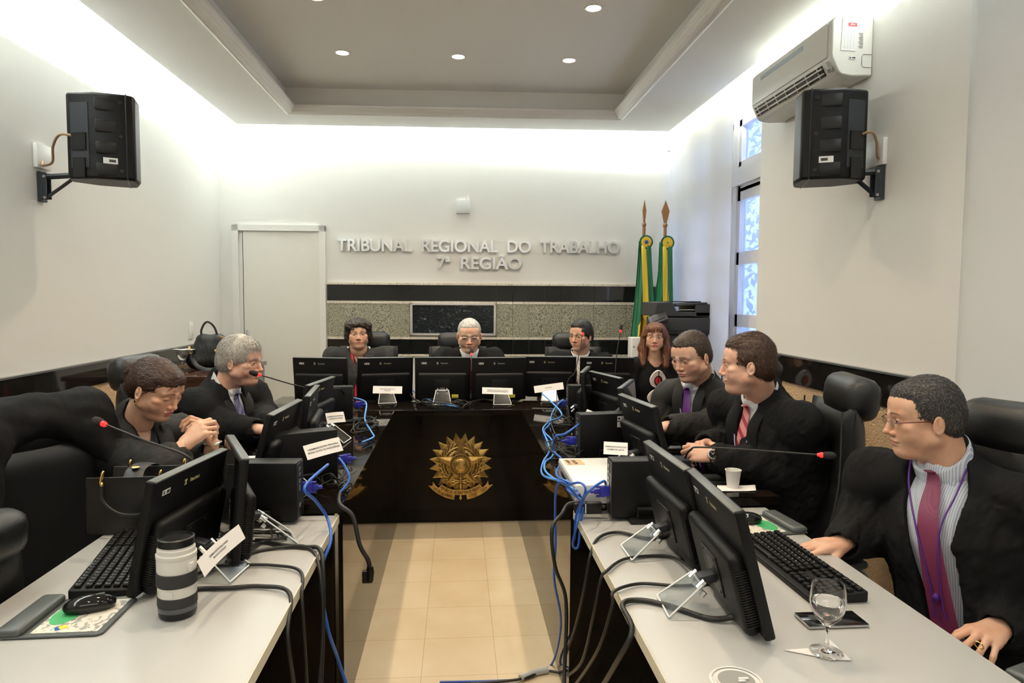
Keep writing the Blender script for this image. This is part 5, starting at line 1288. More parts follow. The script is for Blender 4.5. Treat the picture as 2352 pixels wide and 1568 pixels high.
def white_collar_trim(root, T, off, B):
    N, cf, rt, up = B['N'], B['cf'], B['rt'], B['up']
    for q in (1, -1):
        b = MB(); b.use('prw'); b.tube(curve([Vector(N+rt*q*.078+up*.035+cf*.0-off), Vector(N+rt*q*.085+up*.005+cf*.03-off), Vector(N+rt*q*.070-up*.05+cf*.085-off)], 6), [.010]*6+[.008]*7, 8, flat=.5); b.build('collar_trim', None, root)
    b = MB(); b.use('prr'); b.tube(curve([Vector(N+rt*.05-up*.0+cf*.075-off), Vector(N+rt*.03-up*.13+cf*.125-off), Vector(N+rt*.02-up*.30+cf*.155-off), Vector(N+rt*.035-up*.42+cf*.175-off)], 6), .008, 6, flat=.4); b.build('red_scarf_edge', None, root)
def frontal_arms(N, spread=.30, fwd=.22, drop=.30, body=0, hz=None):
    by = math.radians(body); fw = Vector((math.sin(by), -math.cos(by), 0)); rt = Vector((-math.cos(by), -math.sin(by), 0)); N = Vector(N); d = {}
    for q in (1, -1):
        el = N+rt*q*spread+fw*fwd*.35-Vector((0, 0, drop)); wr = N+rt*q*spread*.45+fw*(fwd+.12)-Vector((0, 0, drop+.03))
        d[q] = (el, wr)
    return d
Zv = Vector((0, 0, 1))
# ---- the president, centre of the head desk
hc = Yp(1078, 769, 5.08)
person(dict(label='person with short silver hair, glasses and dark red tie, centre of the head desk', head=hc, yaw=0, pitch=-12, body=2, lean=.16, size=1.03, nz=.125, shz=.035, skin=SK['fair'], lips=LIP, hairm=H_silver, face=dict(open=.0, w=1.02, jaw=1.05, lip=.8, fat=.002),
    slen=.016, hair=short_hair(.005, .030, strand=.0015, top=.006), arms=frontal_arms(hc-Vector((0, 0, .19)), .30, .16, .27), shirt=SHW, tie=TIE_R, cord=CORD, glasses=dict(m=M['steel'], rim=1, r=.0006), open_w=.055, shw=.19, extra=[lapels(M['cloth2'])]))
# ---- woman with short dark curly hair
hc = Yp(823, 767, 5.42)
person(dict(label='person with short dark curly hair and knitted black jacket at the head desk', head=hc, yaw=9, pitch=2, body=4, size=.98, nz=.135, shz=.035, skin=SK['warmf'], lips=LIPR, hairm=H_dark, face=dict(open=.35, w=1.04, jaw=1.0, fat=.004, lip=.8),
    hair=hair_curly, flow=flow_curl, slen=.02, lift=.006, arms=frontal_arms(hc-Vector((0, 0, .19)), .31, .12, .30), cape=0, robem=ramp_mat('knitted_black_jacket', [(.3, (.006, .006, .006)), (.7, (.045, .045, .045))], 160, .8, bump=.8), open_w=.036, shw=.20, girth=1.08, neckr=.062, extra=[white_collar_trim, pearl], shirt=mat('black_blouse', (.02, .02, .022), .7), collar=0))
# ---- secretary with black hair
hc = Yp(1334, 771, 5.25)
person(dict(label='person with short black hair in black gown and pale tie, looking left, head desk', head=hc, yaw=-42, pitch=-2, body=-8, nz=.145, shz=.05, skin=SK['olive'], lips=LIP, hairm=H_black, face=dict(open=.5, w=.97, jaw=.95, lip=1.0),
    hair=short_hair(.010, .034, strand=.0018, top=.016), arms=frontal_arms(hc-Vector((0, 0, .19)), .28, .16, .29, -8), shirt=SHW, tie=TIE_Y, open_w=.050, extra=[lapels(M['cloth2'])]))
# ---- woman with long auburn hair
hc = Yp(1504, 775, 4.72)
person(dict(label='person with long auburn hair and printed black dress, right end of the head desk', head=hc, yaw=-16, pitch=3, body=-5, size=.87, skin=SK['warmf'], lips=LIPR, hairm=H_aub, hair_lo=-.30, face=dict(open=.6, w=.94, jaw=.88, lip=1.15),
    hair=hair_long, flow=flow_down, slen=.05, lift=.003, arms={1: (hc+Vector((-.22, -.05, -.50)), hc+Vector((-.10, -.26, -.56))), -1: (hc+Vector((.27, -.03, -.50)), hc+Vector((.14, -.26, -.56)))}, neck=hc+Vector((.01, .03, -.138)), shw=.165, girth=.9, cape=0, open_w=.030, open_to=.72, neckr=.047, extra=[dress_print, earrings(M['steel'], .005)], robem=M['cloth']))
# ---- grey haired man, left wing
hc = Yp(554, 828, 3.42); N = Yp(517, 883, 3.44)
person(dict(label='person with thick silver-grey hair, black gown and navy tie, speaking at the left', head=hc, yaw=80, pitch=-6, body=66, size=.99, near=1, skin=SK['rosyg'], lips=LIP, hairm=H_grey, face=dict(open=.3, w=1.05, jaw=1.1, fat=.006, nose=1.15, lip=.8),
    flow=flow_fringe, slen=.034, lift=.005, hair=short_hair(.014, .028, nape=-.088, strand=.0032, sc=45, top=.010, back=.006), neck=N, neckr=.062, girth=1.18, shw=.20, pelvis=Vector((N.x-.16, N.y+.03, .52)),
    arms={1: (Yp(515, 985, 3.28), Yp(592, 985, 3.12)), -1: (Yp(600, 955, 3.62), Yp(612, 972, 3.3))}, hands={1: dict(d=(1, .15, -.15), n=(.1, -.2, 1), side=-1, curl=(.25, .3, .35, .4))}, shirt=SHW, tie=TIE_N, cord=CORD, open_w=.050, cuff=.02, extra=[lapels(M['cloth2'], .028)]))
# ---- woman with pinned hair, left front
hc = Yp(362, 892, 2.70); N = Yp(316, 969, 2.74)
person(dict(label='person with auburn hair pinned up by a gold clip, looking down, hands clasped', head=hc, yaw=72, pitch=-26, body=62, size=.95, near=2, skin=SK['warmf'], lips=LIPR, hairm=H_red, face=dict(open=.0, w=1.05, jaw=1.02, fat=.007, nose=1.0, lip=1.1),
    hair=hair_bun, flow=flow_bun, slen=.034, lift=.0022, neck=N, neckr=.055, girth=1.12, shw=.185, pelvis=Vector((N.x-.12, N.y+.0, .48)),
    arms={1: (Yp(372, 1080, 2.48), Yp(424, 1020, 2.56)), -1: (Yp(478, 1085, 2.80), Yp(488, 1016, 2.74))}, robem=M['cloth2'],
    hands={1: dict(d=(.62, .25, .62), n=(-.35, -.75, .45), side=-1, curl=(.75, .8, .9, .9), thumb=(.9, .2)), -1: dict(d=(-.35, -.1, .85), n=(.7, .2, .35), side=1, curl=(.7, .75, .8, .8), thumb=(.6, .3))},
    shirt=mat('black_patterned_blouse', (.012, .012, .022), .6), collar=0, open_w=.055, open_to=.25, cuff=.055, sleeve=1.06,
    extra=[hair_clip, earrings(M['gold'], .005), blouse_rings, lapels(M['cloth2'], .03), watch(Yp(489, 1017, 2.745), (-.1, 0, 1), 'steel', 'bracelet')]))
# ---- man with the purple tie, right wing
hc = Yp(1587, 817, 3.26); N = Yp(1603, 869, 3.34)
person(dict(label='person with greying brown hair and purple tie, looking down at the right wing', head=hc, yaw=-62, pitch=-17, body=-58, size=.99, near=1, skin=SK['rosy'], lips=LIP, hairm=H_brown, face=dict(open=.15, w=1.07, jaw=1.12, fat=.010, nose=1.0, lip=.9),
    hair=short_hair(.009, .038, strand=.002, top=.008), neck=N, neckr=.066, girth=1.12, shw=.19, shz=.10, pelvis=Vector((N.x+.20, N.y+.04, .50)), robem=M['cloth2'],
    arms={1: (Yp(1505, 995, 3.45), Yp(1490, 985, 3.2)), -1: (Yp(1648, 985, 3.0), Yp(1536, 978, 2.98))}, hands={-1: dict(d=(-1, .1, -.2), n=(-.1, -.2, 1), side=1, curl=(.3, .35, .4, .5))}, shirt=SHW, tie=TIE_P, cord=CORDW, open_w=.058, cuff=.02, sleeve=1.1, extra=[lapels(M['cloth2'], .028)]))
# ---- man with clasped hands, right wing near
hc = Yp(1717, 835, 2.64); N = Yp(1748, 908, 2.70)
person(dict(label='person with thinning brown hair, clasped hands and wristwatch, turned away to the left', head=hc, yaw=-112, pitch=-4, body=-72, size=1.0, near=2, skin=SK['rosy'], lips=LIP, hairm=H_thin, face=dict(open=.4, w=1.05, jaw=1.05, fat=.005, nose=1.05),
    slen=.036, lift=.0045, hair=short_hair(.009, .040, nape=-.085, strand=.0026, top=.012), neck=N, neckr=.060, girth=1.22, shw=.215, pelvis=Vector((N.x+.20, N.y-.0, .50)),
    arms={1: (Yp(1705, 1015, 3.02), Yp(1622, 1020, 2.74)), -1: (Yp(1855, 1108, 2.59), Yp(1640, 1046, 2.61))}, sleeve=1.12,
    hands={-1: dict(d=(-1, .35, .12), n=(.1, -.75, .6), side=1, curl=(.75, .85, .9, .9), thumb=(.55, .15)), 1: dict(d=(-.75, -.65, .12), n=(-.3, .35, .8), side=-1, curl=(.95, 1.0, 1.0, .95), thumb=(.9, .2))},
    shirt=SHW, tie=TIE_PK, cord=CORDW, open_w=.050, cuff=.022, extra=[lapels(M['cloth'], .028), watch(Yp(1632, 1046, 2.615), (-1, .3, .1), 'steel', 'wristwatch', (-.1, -.9, .35))]))
# ---- man with glasses and the magenta tie, right front
hc = Yp(2122, 957, 1.84); N = Yp(2168, 1057, 1.84)
person(dict(label='person with grey-black hair, red-armed glasses and magenta tie, nearest on the right', head=hc, yaw=-107, pitch=-8, body=-60, size=.97, near=2, skin=SK['warm'], lips=LIP, hairm=H_salt, face=dict(open=.35, w=1.03, jaw=1.08, fat=.006, nose=1.05, lip=.9),
    slen=.012, lift=.0028, strands=9000, hair=short_hair(.008, .034, nape=-.080, strand=.0014, sc=110, top=.008), neck=N, neckr=.062, girth=1.12, shw=.205, pelvis=Vector((N.x+.10, N.y-.06, .42)), 
    arms={1: (Yp(1990, 1205, 2.02), Yp(1938, 1247, 1.93)), -1: (Yp(2450, 1385, 1.78), Yp(2295, 1440, 1.61))}, sleeve=1.1,
    hands={1: dict(d=(-.92, .0, -.05), n=(-.1, -.1, 1), side=-1, curl=(.22, .26, .30, .34), thumb=(.6, .3)), -1: dict(d=(-.82, -.42, -.05), n=(-.15, -.35, .95), side=1, curl=(.30, .38, .42, .46), spread=.2)},
    shirt=SHS, tie=TIE_M, cord=CORD, open_w=.088, open_to=.10, tie_to=.05, cuff=.02, glasses=dict(m=mat('dark_red_spectacle_arm', (.12, .01, .02), .3), rim=0, r=.0012), extra=[ring(Vector(Yp(2295, 1440, 1.61))+Vector((-.108, -.066, -.010)), (-.82, -.42, -.35))]))
# ================================================================ microphones
def mic(base, pts, head, label):
    bx, by, bz = base; hd = Vector(head); t = thing('gooseneck_microphone', base, 0, label, 'microphone'); B0 = Vector(base)
    b = MB(); b.use('black'); b.lathe([(.0005, 0), (.060, 0), (.064, .006), (.060, .016), (.03, .026), (.012, .03), (.0005, .03)], 30, closed=False); b.build('base', None, t)
    b = MB(); b.use('steel'); b.cyl((0, 0, .028), (0, 0, .05), .007); b.use('black'); b.cyl((0, 0, .05), (0, 0, .075), .006); b.build('connector', None, t)
    path = curve([Vector((0, 0, .07))]+[Vector(p)-B0 for p in pts]+[hd-B0], 8)
    b = MB(); b.tube(path, [.0045-.0018*i/len(path) for i in range(len(path))], 8); b.build('gooseneck', 'cable', t, smooth=60)
    d = (path[-1]-path[-3]).normalized(); e = path[-1]
    b = MB(); b.tube([e-d*.004, e+d*.006], [.0046, .0062], 10); b.tube([e+d*.004, e+d*.014], .0082, 14); b.build('light_ring', 'red', t)
    b = MB(); T = frame(e+d*.013, d.orthogonal(), d.cross(d.orthogonal())); b.lathe([(.0005, 0), (.009, .0), (.0115, .008), (.0125, .02), (.0105, .032), (.005, .038), (.0005, .039)], 16, T=T, closed=False); b.build('foam_head', 'foam', t)
    return t
bs = Z(1083, 914, ZB); mic(bs, [(bs.x, bs.y, .93), Yp(1083, 850, bs.y-.02)], Yp(1083, 815, bs.y+.05), 'microphone standing upright between the two middle head desk monitors')
bs = Z(1303, 925, ZB); mic(bs, [Yp(1302, 885, bs.y), Yp(1308, 868, bs.y), Yp(1322, 850, bs.y)], Yp(1338, 768, bs.y+.1), 'microphone curving up in front of the black-haired man')
bs = Vector((1.08, 4.60, ZB)); mic(bs, [Yp(1412, 870, 4.64), Yp(1417, 810, 4.66)], Yp(1425, 762, 4.68), 'tall straight microphone between the right head desk monitor and the flags')
bs = Z(800, 966, ZB); mic(bs, [(bs.x-.02, bs.y-.12, .98), Yp(715, 893, 3.3)], Yp(598, 861, 3.12), 'microphone pointing at the mouth of the silver-haired speaker on the left')
mic((-.80, 2.10, ZW), [(-.80, 2.02, .93), Yp(442, 1058, 1.93), Yp(330, 1010, 1.95)], Yp(243, 975, 2.0), 'long microphone leaning left over the black tote bag')
mic((.80, 2.46, ZB), [Yp(1568, 1062, 2.30), Yp(1585, 1034, 2.22), Yp(1625, 1027, 2.2)], Yp(1880, 1044, 2.05), 'long microphone stretching right in front of the man with clasped hands')
# ================================================================ network box and things on the desks
nb = thing('network_box', (.572, 2.505, ZB), 0, 'white rack-mount network box with blue cables on the right granite wing', 'network equipment')
b = MB(); b.box((0, 0, .034), (.33, .40, .066), bev=.003); b.build('casing', mat('white_painted_steel', (.72, .73, .72), .35), nb); cs = C.objects[-1]
b = MB(); b.box((-.166, 0, .034), (.004, .38, .05)); b.build('port_panel', 'panelg', cs, smooth=0)
b = MB()
for k in range(14): b.box((-.169, -.17+k*.02, .034), (.003, .014, .014))
for r_ in range(4):
    for k in range(7): b.cyl((.0+k*.011+(r_ % 2)*.0055, -.1995, .016+r_*.011), (.0+k*.011+(r_ % 2)*.0055, -.2015, .016+r_*.011), .004, n=6)
for k in range(5): b.box((-.08+k*.010, -.201, .042), (.005, .002, .014))
b.build('vents', 'black', cs, smooth=0)
b = MB(); b.use(mat('brown_paper_label', (.55, .38, .22), .8)); b.box((-.115, .13, .0675), (.07, .085, .0008), rot=(0, 0, .05)); b.use('ink')
put_text(b, 'NOVA', .022, .0005, Matrix.Translation((-.105, .13, .0684)) @ Matrix.Rotation(1.7, 4, 'Z')); put_text(b, '1ª VARA', .02, .0005, Matrix.Translation((-.13, .13, .0684)) @ Matrix.Rotation(1.7, 4, 'Z')); b.build('paper_label', None, cs, smooth=0)
# keyboards
def make_keyboard():
    t = thing('keyboard')
    b = MB(); b.prism([(-.225, -.075), (.225, -.075), (.225, .075), (-.225, .075)], .014); b.v = [(x, y, z+(.014*(y+.075)/.15 if z > .005 else 0)) for x, y, z in b.v]; b.build('case', 'blackm', t, bevel=.004)
    b = MB()
    for r_ in range(6):
        y = .058-r_*.0205-(.004 if r_ else 0); x = -.213
        row = [1]*15 if r_ != 5 else [1.4, 1.2, 1.2, 5.2, 1.2, 1.2, 1.2, 1.4]
        tot = sum(row); k = .285/tot
        for w_ in row: b.box((x+w_*k/2, y, .0225+.0933*(y+.075)*.9-.003), (w_*k-.0035, .0165, .007), bev=.0015, taper=(.85, .85)); x += w_*k
        for c0, nn in ((.083, 3), (.146, 4)):
            if c0 == .083 and r_ == 3: continue
            for q in range(nn): b.box((c0+q*.0187+.008, y, .0225+.0933*(y+.075)*.9-.003), (.0152, .0165, .007), bev=.0015, taper=(.85, .85))
    o = b.build('keys', 'black', t)
    b = MB()
    for r_ in range(6):
        for q in range(14 if r_ < 5 else 3): b.box((-.206+q*.0192, .060-r_*.0205-(.004 if r_ else 0), .0262+.0933*(.058-r_*.0205+.075)*.9-.0022), (.003, .0035, .0006))
    b.build('key_prints', 'logow', o, smooth=0)
    b = MB(); put_text(b, 'Itautec', .013, .0004, Matrix.Translation((-.05, .0705, .0281)) @ Matrix.Rotation(.09, 4, 'X')); b.build('maker_print', 'logow', t, smooth=0)
    return t
kb = make_keyboard(); kb.location = (-.925, 1.945, ZW); kb.rotation_euler = (0, 0, PI/2+.21); tag(kb, 'black keyboard on the left pale desk behind the monitor', 'keyboard', 'black keyboards')
dup(kb, (.935, 1.80, ZW), -PI/2+.03, 'black keyboard on the right pale desk beside the water glass', 'black keyboards')
p = Z(1575, 1062, ZB); dup(kb, (.86, 2.58, ZB), -PI/2-.08, 'black keyboard under the clasped hands on the right granite wing', 'black keyboards')
dup(kb, (-.86, 2.60, ZB), PI/2-.08, 'black keyboard on the left granite wing in front of the woman with pinned-up hair', 'black keyboards')
def make_mouse():
    t = thing('computer_mouse'); b = MB(); b.ell((0, 0, .013), (.031, .056, .024), 22); b.v = [(x*(1-.10*math.cos(y*40)), y, max(z, .0)) for x, y, z in b.v]; b.build('shell', 'glossb', t, smooth=180)
    b = MB(); b.box((0, .024, .034), (.006, .016, .006), bev=.002); b.build('scroll_wheel', 'grey', t); return t
ms = make_mouse(); ms.location = (-.868, 1.648, ZW+.006); ms.rotation_euler = (0, 0, -PI/2+.35); tag(ms, 'shiny black mouse on the mouse pad in the left foreground', 'mouse', 'black mice')
dup(ms, (.955, 2.165, ZW+.006), PI/2, 'shiny black mouse on the mouse pad at the far end of the right pale desk', 'black mice')
pm = Z(1535, 1022, ZB+.01); dup(ms, (.80, 2.80, ZB+.006), PI/2+.3, 'shiny black mouse on the right granite wing beside the purple-tie man', 'black mice')
M['padprint'] = ramp_mat('printed_calendar_sheet', [(.47, (.72, .69, .60)), (.53, (.70, .67, .58)), (.58, (.30, .30, .28))], 60, .5, stretch=(1.6, 1, 1))
M['green'] = mat('green_print', (.06, .40, .14), .5)
def make_pad():
    t = thing('mouse_pad'); b = MB(); b.prism([(-.11, -.095), (.10, -.095), (.11, -.085), (.11, .085), (.10, .095), (-.11, .095)], .005); b.build('mat', 'grey', t, bevel=.0015)
    b = MB(); b.prism([(-.045, -.082), (.097, -.082), (.097, .082), (-.045, .082)], .0008, z0=.0052); b.build('calendar_print', 'padprint', t, smooth=0); pp = C.objects[-1]
    b = MB(); b.lathe([(.0005, .0), (.028, 0)], 24, T=Matrix.Translation((-.012, .01, .0064)) @ Matrix.Diagonal((1.1, 2.0, 1, 1)), closed=False); b.build('green_print', 'green', pp, smooth=0)
    b = MB(); b.use(mat('yellow_print', (.8, .65, .05), .5)); b.prism([(0, -.058), (.012, -.070), (.024, -.058), (.012, -.046)], .0006, z0=.0062); b.use('blue'); b.prism([(-.006, -.06), (.004, -.075), (.012, -.070), (0, -.055)], .0006, z0=.0062); b.build('crest_print', None, pp, smooth=0)
    b = MB(); b.box((-.085, 0, .011), (.055, .19, .022), bev=.010); b.build('wrist_rest', 'grey', t, smooth=60); return t
pd = make_pad(); pd.location = (-.895, 1.62, ZW); pd.rotation_euler = (0, 0, .02); tag(pd, 'grey mouse pad with printed calendar and wrist rest in the left foreground', 'mouse pad', 'grey mouse pads')
dup(pd, (1.0, 2.15, ZW), PI+.1, 'grey mouse pad with wrist rest at the far end of the right pale desk', 'grey mouse pads')
# camera lens
ln = thing('camera_lens', (-.658, 1.625, ZW), 0, 'white telephoto camera lens with black rubber rings standing on the left desk', 'camera lens')
b = MB(); b.lathe([(.0005, 0), (.036, 0), (.040, .003), (.0415, .008), (.0415, .016)], 40, closed=False); b.build('mount_ring', 'black', ln)
M['lensw'] = mat('off_white_lens_paint', (.72, .71, .66), .4); M['rubber'] = mat('ribbed_black_rubber', (.03, .03, .033), .7)
b = MB(); b.use('grey'); b.lathe([(.0415, .016), (.0425, .018), (.0425, .026), (.0415, .028)], 40, closed=False); b.use('rubber'); b.lathe([(.042, .028), (.0435, .030), (.0435, .050), (.042, .052)], 60, closed=False); b.build('focus_ring', None, ln)
b = MB(); b.use('lensw'); b.lathe([(.042, .052), (.0425, .054), (.0425, .074), (.042, .076)], 40, closed=False); b.lathe([(.0425, .108), (.0435, .112), (.0435, .135), (.0425, .139), (.0445, .142), (.0445, .150), (.0415, .153), (.0415, .162), (.039, .165), (.039, .170)], 40, closed=False)
b.box((.040, -.018, .122), (.010, .018, .020), bev=.003); b.lathe([(.0005, 0), (.008, 0), (.008, .0015), (.0005, .0015)], 20, T=frame((.0, -.0435, .064), (1, 0, 0), (0, 0, 1))); b.build('barrel', None, ln)
b = MB(); b.lathe([(.043, .076), (.0445, .078), (.0445, .106), (.043, .108)], 60, closed=False); b.build('zoom_ring', 'rubber', ln)
b = MB(); b.lathe([(.0385, .168), (.0405, .170), (.0405, .186), (.0365, .188), (.035, .182), (.0005, .182)], 40, closed=False); b.build('front_cap', 'black', ln)
# phone
ph = thing('mobile_phone', (.869, 1.487, ZW), 0, 'black mobile phone with silver rim lying on the right pale desk', 'phone')
b = MB(); b.box((0, 0, .0037), (.146, .071, .0072), bev=.0034, rot=(0, 0, 0)); b.build('metal_body', 'steel', ph)
b = MB(); b.box((0, 0, .0074), (.143, .068, .0012), bev=.0005); b.build('screen', 'glossb', ph)
# stemmed glasses
def make_goblet(cover=False):
    t = thing('water_goblet'); b = MB()
    outer = [(.0005, .0), (.033, .0), (.034, .0015), (.030, .003), (.012, .006), (.006, .011), (.0050, .02), (.0045, .045), (.006, .056), (.014, .065), (.026, .078), (.034, .094), (.0365, .108), (.0355, .125), (.033, .148)]
    inner = [(.0320, .148), (.0340, .125), (.0348, .108), (.0322, .095), (.0245, .080), (.012, .069), (.0005, .066)]
    b.lathe(outer+inner, 36, closed=False); b.build('goblet_glass', 'glass', t, smooth=60)
    b = MB(); b.lathe([(.0005, .0665), (.0118, .0695), (.0242, .0805), (.0318, .0955), (.0343, .106), (.0341, .112), (.0005, .112)], 36, closed=False); b.build('water', 'water', t, smooth=60)
    return t
gb = make_goblet(); gb.location = (.782, 1.352, ZW+.0015); tag(gb, 'stemmed glass of water on a paper napkin in the right foreground', 'glass')
b = MB(); b.use('paper'); b.add([(-.085, .015, .0), (.0, -.03, .0), (.035, -.035, .0), (.035, .06, .0), (.0, .02, .0), (-.085, .015, .0012), (.0, -.03, .0012), (.035, -.035, .0012), (.035, .06, .003), (.0, .02, .0012)], [(5, 6, 9), (6, 7, 9), (7, 8, 9), (0, 4, 1), (1, 4, 2), (2, 4, 3), (0, 1, 6, 5), (1, 2, 7, 6), (2, 3, 8, 7), (3, 4, 9, 8), (4, 0, 5, 9)])
o = b.build('paper_napkin', None, smooth=0); o.location = (.782, 1.352, ZW+.0002); tag(o, 'folded white paper napkin under the stemmed water glass', 'napkin')
g2 = dup(gb, (-1.96, 5.03, .965), 0, 'stemmed water glass with a paper lid on the dark sideboard'); 
b = MB(); b.grid(lambda u, v: ((u-.4)*.13, (v-.5)*.08, .002*math.sin(u*9+v*3)), 8, 6); o = b.build('paper_napkin', 'paper', None, solid=.001); o.location = (-1.96, 5.03, .965+.151); tag(o, 'white paper laid over the stemmed glass on the sideboard', 'napkin')
# plastic cup on a napkin
cp = Z(1683, 1121, ZB); b = MB(); b.lathe([(.0005, 0), (.020, 0), (.0215, .003), (.0285, .066), (.0305, .0665), (.0305, .0685), (.0275, .068), (.0205, .004), (.0005, .003)], 32, closed=False)
o = b.build('plastic_cup', mat('white_plastic_cup', (.80, .79, .76), .35, sss=.1)); o.location = (cp.x, cp.y, ZB+.003); tag(o, 'white plastic cup on a napkin at the corner of the right granite wing', 'cup')
b = MB(); b.grid(lambda u, v: ((u-.5)*.15+(v-.5)*.03, (v-.5)*.075, .002+.004*abs(math.sin(u*3+1))*abs(u-.5)), 10, 6); o = b.build('paper_napkin', 'paper', None, solid=.001); o.location = (cp.x+.01, cp.y-.01, ZB+.0005); tag(o, 'white paper napkin under the plastic cup', 'napkin')
# tumbler and paper stack beside the left monitors
tb = Z(592, 1008, ZB+.0); b = MB(); b.lathe([(.0005, 0), (.028, 0), (.031, .01), (.033, .05), (.031, .085), (.0295, .085), (.031, .05), (.029, .012), (.0005, .008)], 32, closed=False)
t = thing('tumbler', (-.815, 2.83, ZB), 0, 'short glass tumbler of water next to the paper stack on the left wing', 'glass'); b.build('tumbler_glass', 'glass', t, smooth=60)
b = MB(); b.lathe([(.0005, .009), (.0288, .0125), (.0306, .045), (.0005, .045)], 32, closed=False); b.build('water', 'water', t, smooth=60)
b = MB(); r_ = random.Random(4)
for k in range(16): b.box((r_.uniform(-.003, .003), r_.uniform(-.003, .003), .0015+k*.003), (.21, .297, .0028), rot=(0, 0, r_.uniform(-.02, .02)))
b.use('ink')
for k in range(16): b.box((-.02+.02*(k % 3 == 0), .12-k*.013, .0486), (.13-.03*(k % 4 == 0), .0025, .0004))
pk = thing('paper_stack', (-.815, 2.61, ZB+.031), 0.1, 'stack of white printed papers in front of the woman with pinned-up hair', 'papers'); b.mats = []; b2 = MB()
b2.use('paper')
r_ = random.Random(4)
for k in range(16): b2.box((r_.uniform(-.003, .003), r_.uniform(-.003, .003), .0015+k*.003), (.21, .297, .0028), rot=(0, 0, r_.uniform(-.02, .02)))
b2.use('logow')
for k in range(16): b2.box((-.02+.02*(k % 3 == 0), .12-k*.013, .0482), (.13-.03*(k % 4 == 0), .0025, .0004))
b2.build('sheets', None, pk, smooth=0)
# black tote bag with gold rings
tt = thing('tote_bag', (-1.005, 2.25, ZW), 0.04, 'black stiff tote bag with gold rings on the left pale desk', 'bag')
M['bagl'] = mat('smooth_black_leather', (.012, .012, .013), .42, bump=.1, bscale=500)
def panel(y, dx, h, lean):
    return [(-.155+dx, y, .003), (.155+dx, y, .003), (.145+dx, y+lean, h), (-.145+dx, y+lean, h)]
b = MB(); f_ = panel(-.055, 0, .185, -.012); r2 = panel(.055, .02, .185, .02)
for P_ in (f_, r2):
    q = [Vector(p) for p in P_]; n_ = Vector((0, .006, 0)); b.add(q+[p+n_ for p in q], [(0, 1, 2, 3), (7, 6, 5, 4), (0, 4, 5, 1), (1, 5, 6, 2), (2, 6, 7, 3), (3, 7, 4, 0)])
for a, c in ((0, 0), (1, 1)):
    q = [Vector(f_[a]), Vector(r2[a]), Vector(r2[3-a])-Vector((0, 0, .03)), Vector((f_[3-a][0]+(.03 if a == 0 else -.03), 0, .13)), Vector(f_[3-a])-Vector((0, 0, .03))]; b.add(q, [(0, 1, 2, 3, 4)])
b.box((.01, 0, .005), (.31, .11, .01)); b.build('body', 'bagl', tt, smooth=30, bevel=.002)
for (y, dx, sg) in ((-.073, 0, -1), (.075, .02, 1)):
    for q in (-.095, .075):
        b = MB(); b.tube([(q+dx+.012*math.cos(a)*.4, y+.012*math.sin(a)*.5, .185+.020*math.cos(a)) for a in [2*PI*k/20 for k in range(21)]], .003, 8); b.ell((q+dx, y, .163), (.007, .007, .010), 10); b.build('gold_ring', 'gold', tt)
    b = MB(); b.tube(curve([(-.095+dx, y-.004*1, .160), (-.09+dx, y-.010, .115), (-.05+dx, y-.014, .078), (.0+dx, y-.012, .068), (.04+dx, y-.012, .080), (.07+dx, y-.010, .115), (.075+dx, y-.004, .160)], 6), .006, 8, flat=.6) if sg < 0 else b.tube(curve([(-.095+dx, y+.006, .16), (-.04+dx, y+.02, .09), (.04+dx, y+.02, .09), (.075+dx, y+.006, .16)], 6), .006, 8)
    b.build('handle', 'bagl', tt)
b = MB(); b.tube(curve([(-.01, -.062, .175), (-.012, -.03, .200), (-.008, .03, .205), (.0, .07, .190)], 6), .028, 8, flat=.14); b.build('closing_flap', 'bagl', tt); b = MB(); b.ell((-.012, -.035, .208), (.013, .013, .004), 16); b.build('clasp', 'gold', tt)
# ---------------------------------------------------------------- sideboard, handbag in the back left corner
sb = thing('sideboard', (-1.83, 5.2, 0), 0, 'dark polished sideboard in the back left corner carrying a handbag', 'cabinet')
b = MB(); b.box((0, 0, .95), (.52, 1.10, .03), bev=.003); b.build('top', mat('polished_dark_wood', (.045, .016, .010), .10), sb)
b = MB(); b.box((0, 0, .468), (.48, 1.06, .934)); b.build('carcass', bpy.data.materials['polished_dark_wood'], sb, smooth=0)
for k in (-1, 1):
    b = MB(); b.box((.243, k*.265, .49), (.012, .51, .86), bev=.002); b.build('door', bpy.data.materials['polished_dark_wood'], sb); d_ = C.objects[-1]; b = MB(); b.cyl((.262, k*.06, .45), (.262, k*.06, .55), .005); b.build('pull', 'steel', d_)
hb = thing('handbag', (-1.80, 5.14, .965), .25, 'black glittery handbag with upright handle on the sideboard', 'bag')
M['glit'] = ramp_mat('black_sequin_leather', [(.3, (.004, .004, .004)), (.62, (.012, .013, .013)), (.78, (.16, .17, .17))], 170, .35, bump=.8)
v = Vol((-.19, -.12, -.02), (.19, .12, .28), .005); v.cone((-.105, 0, .05), (.105, 0, .05), .055, .055, .02); v.cone((-.10, 0, .05), (-.055, 0, .19), .060, .045, .03); v.cone((.10, 0, .05), (.055, 0, .19), .060, .045, .03); v.cone((-.05, 0, .20), (.05, 0, .20), .035, .035, .03); v.ell((0, 0, .11), (.12, .058, .11), .02)
v.warp(lambda P: .002*noise(P, 60, 4)); a, f_ = v.mesh(); zc = a[f_].mean(1)[:, 2]; a = a-np.array((0, 0, a[:, 2].min())); np_mesh('bag_body', [(a, f_, (zc < .14).astype(np.int32))], [M['bagl'], M['glit']], hb)
b = MB(); b.tube(curve([(-.055, -.02, .22), (-.060, -.02, .28), (-.035, -.02, .335), (-.005, -.02, .34), (.03, -.02, .30), (.055, -.02, .215)], 7), .0075, 8); b.build('handle', 'bagl', hb)
b = MB()
for q in (-.055, .055): b.tube([(q+.012*math.cos(a_), -.035, .215+.012*math.sin(a_)) for a_ in [2*PI*k/14 for k in range(15)]], .0025, 6)
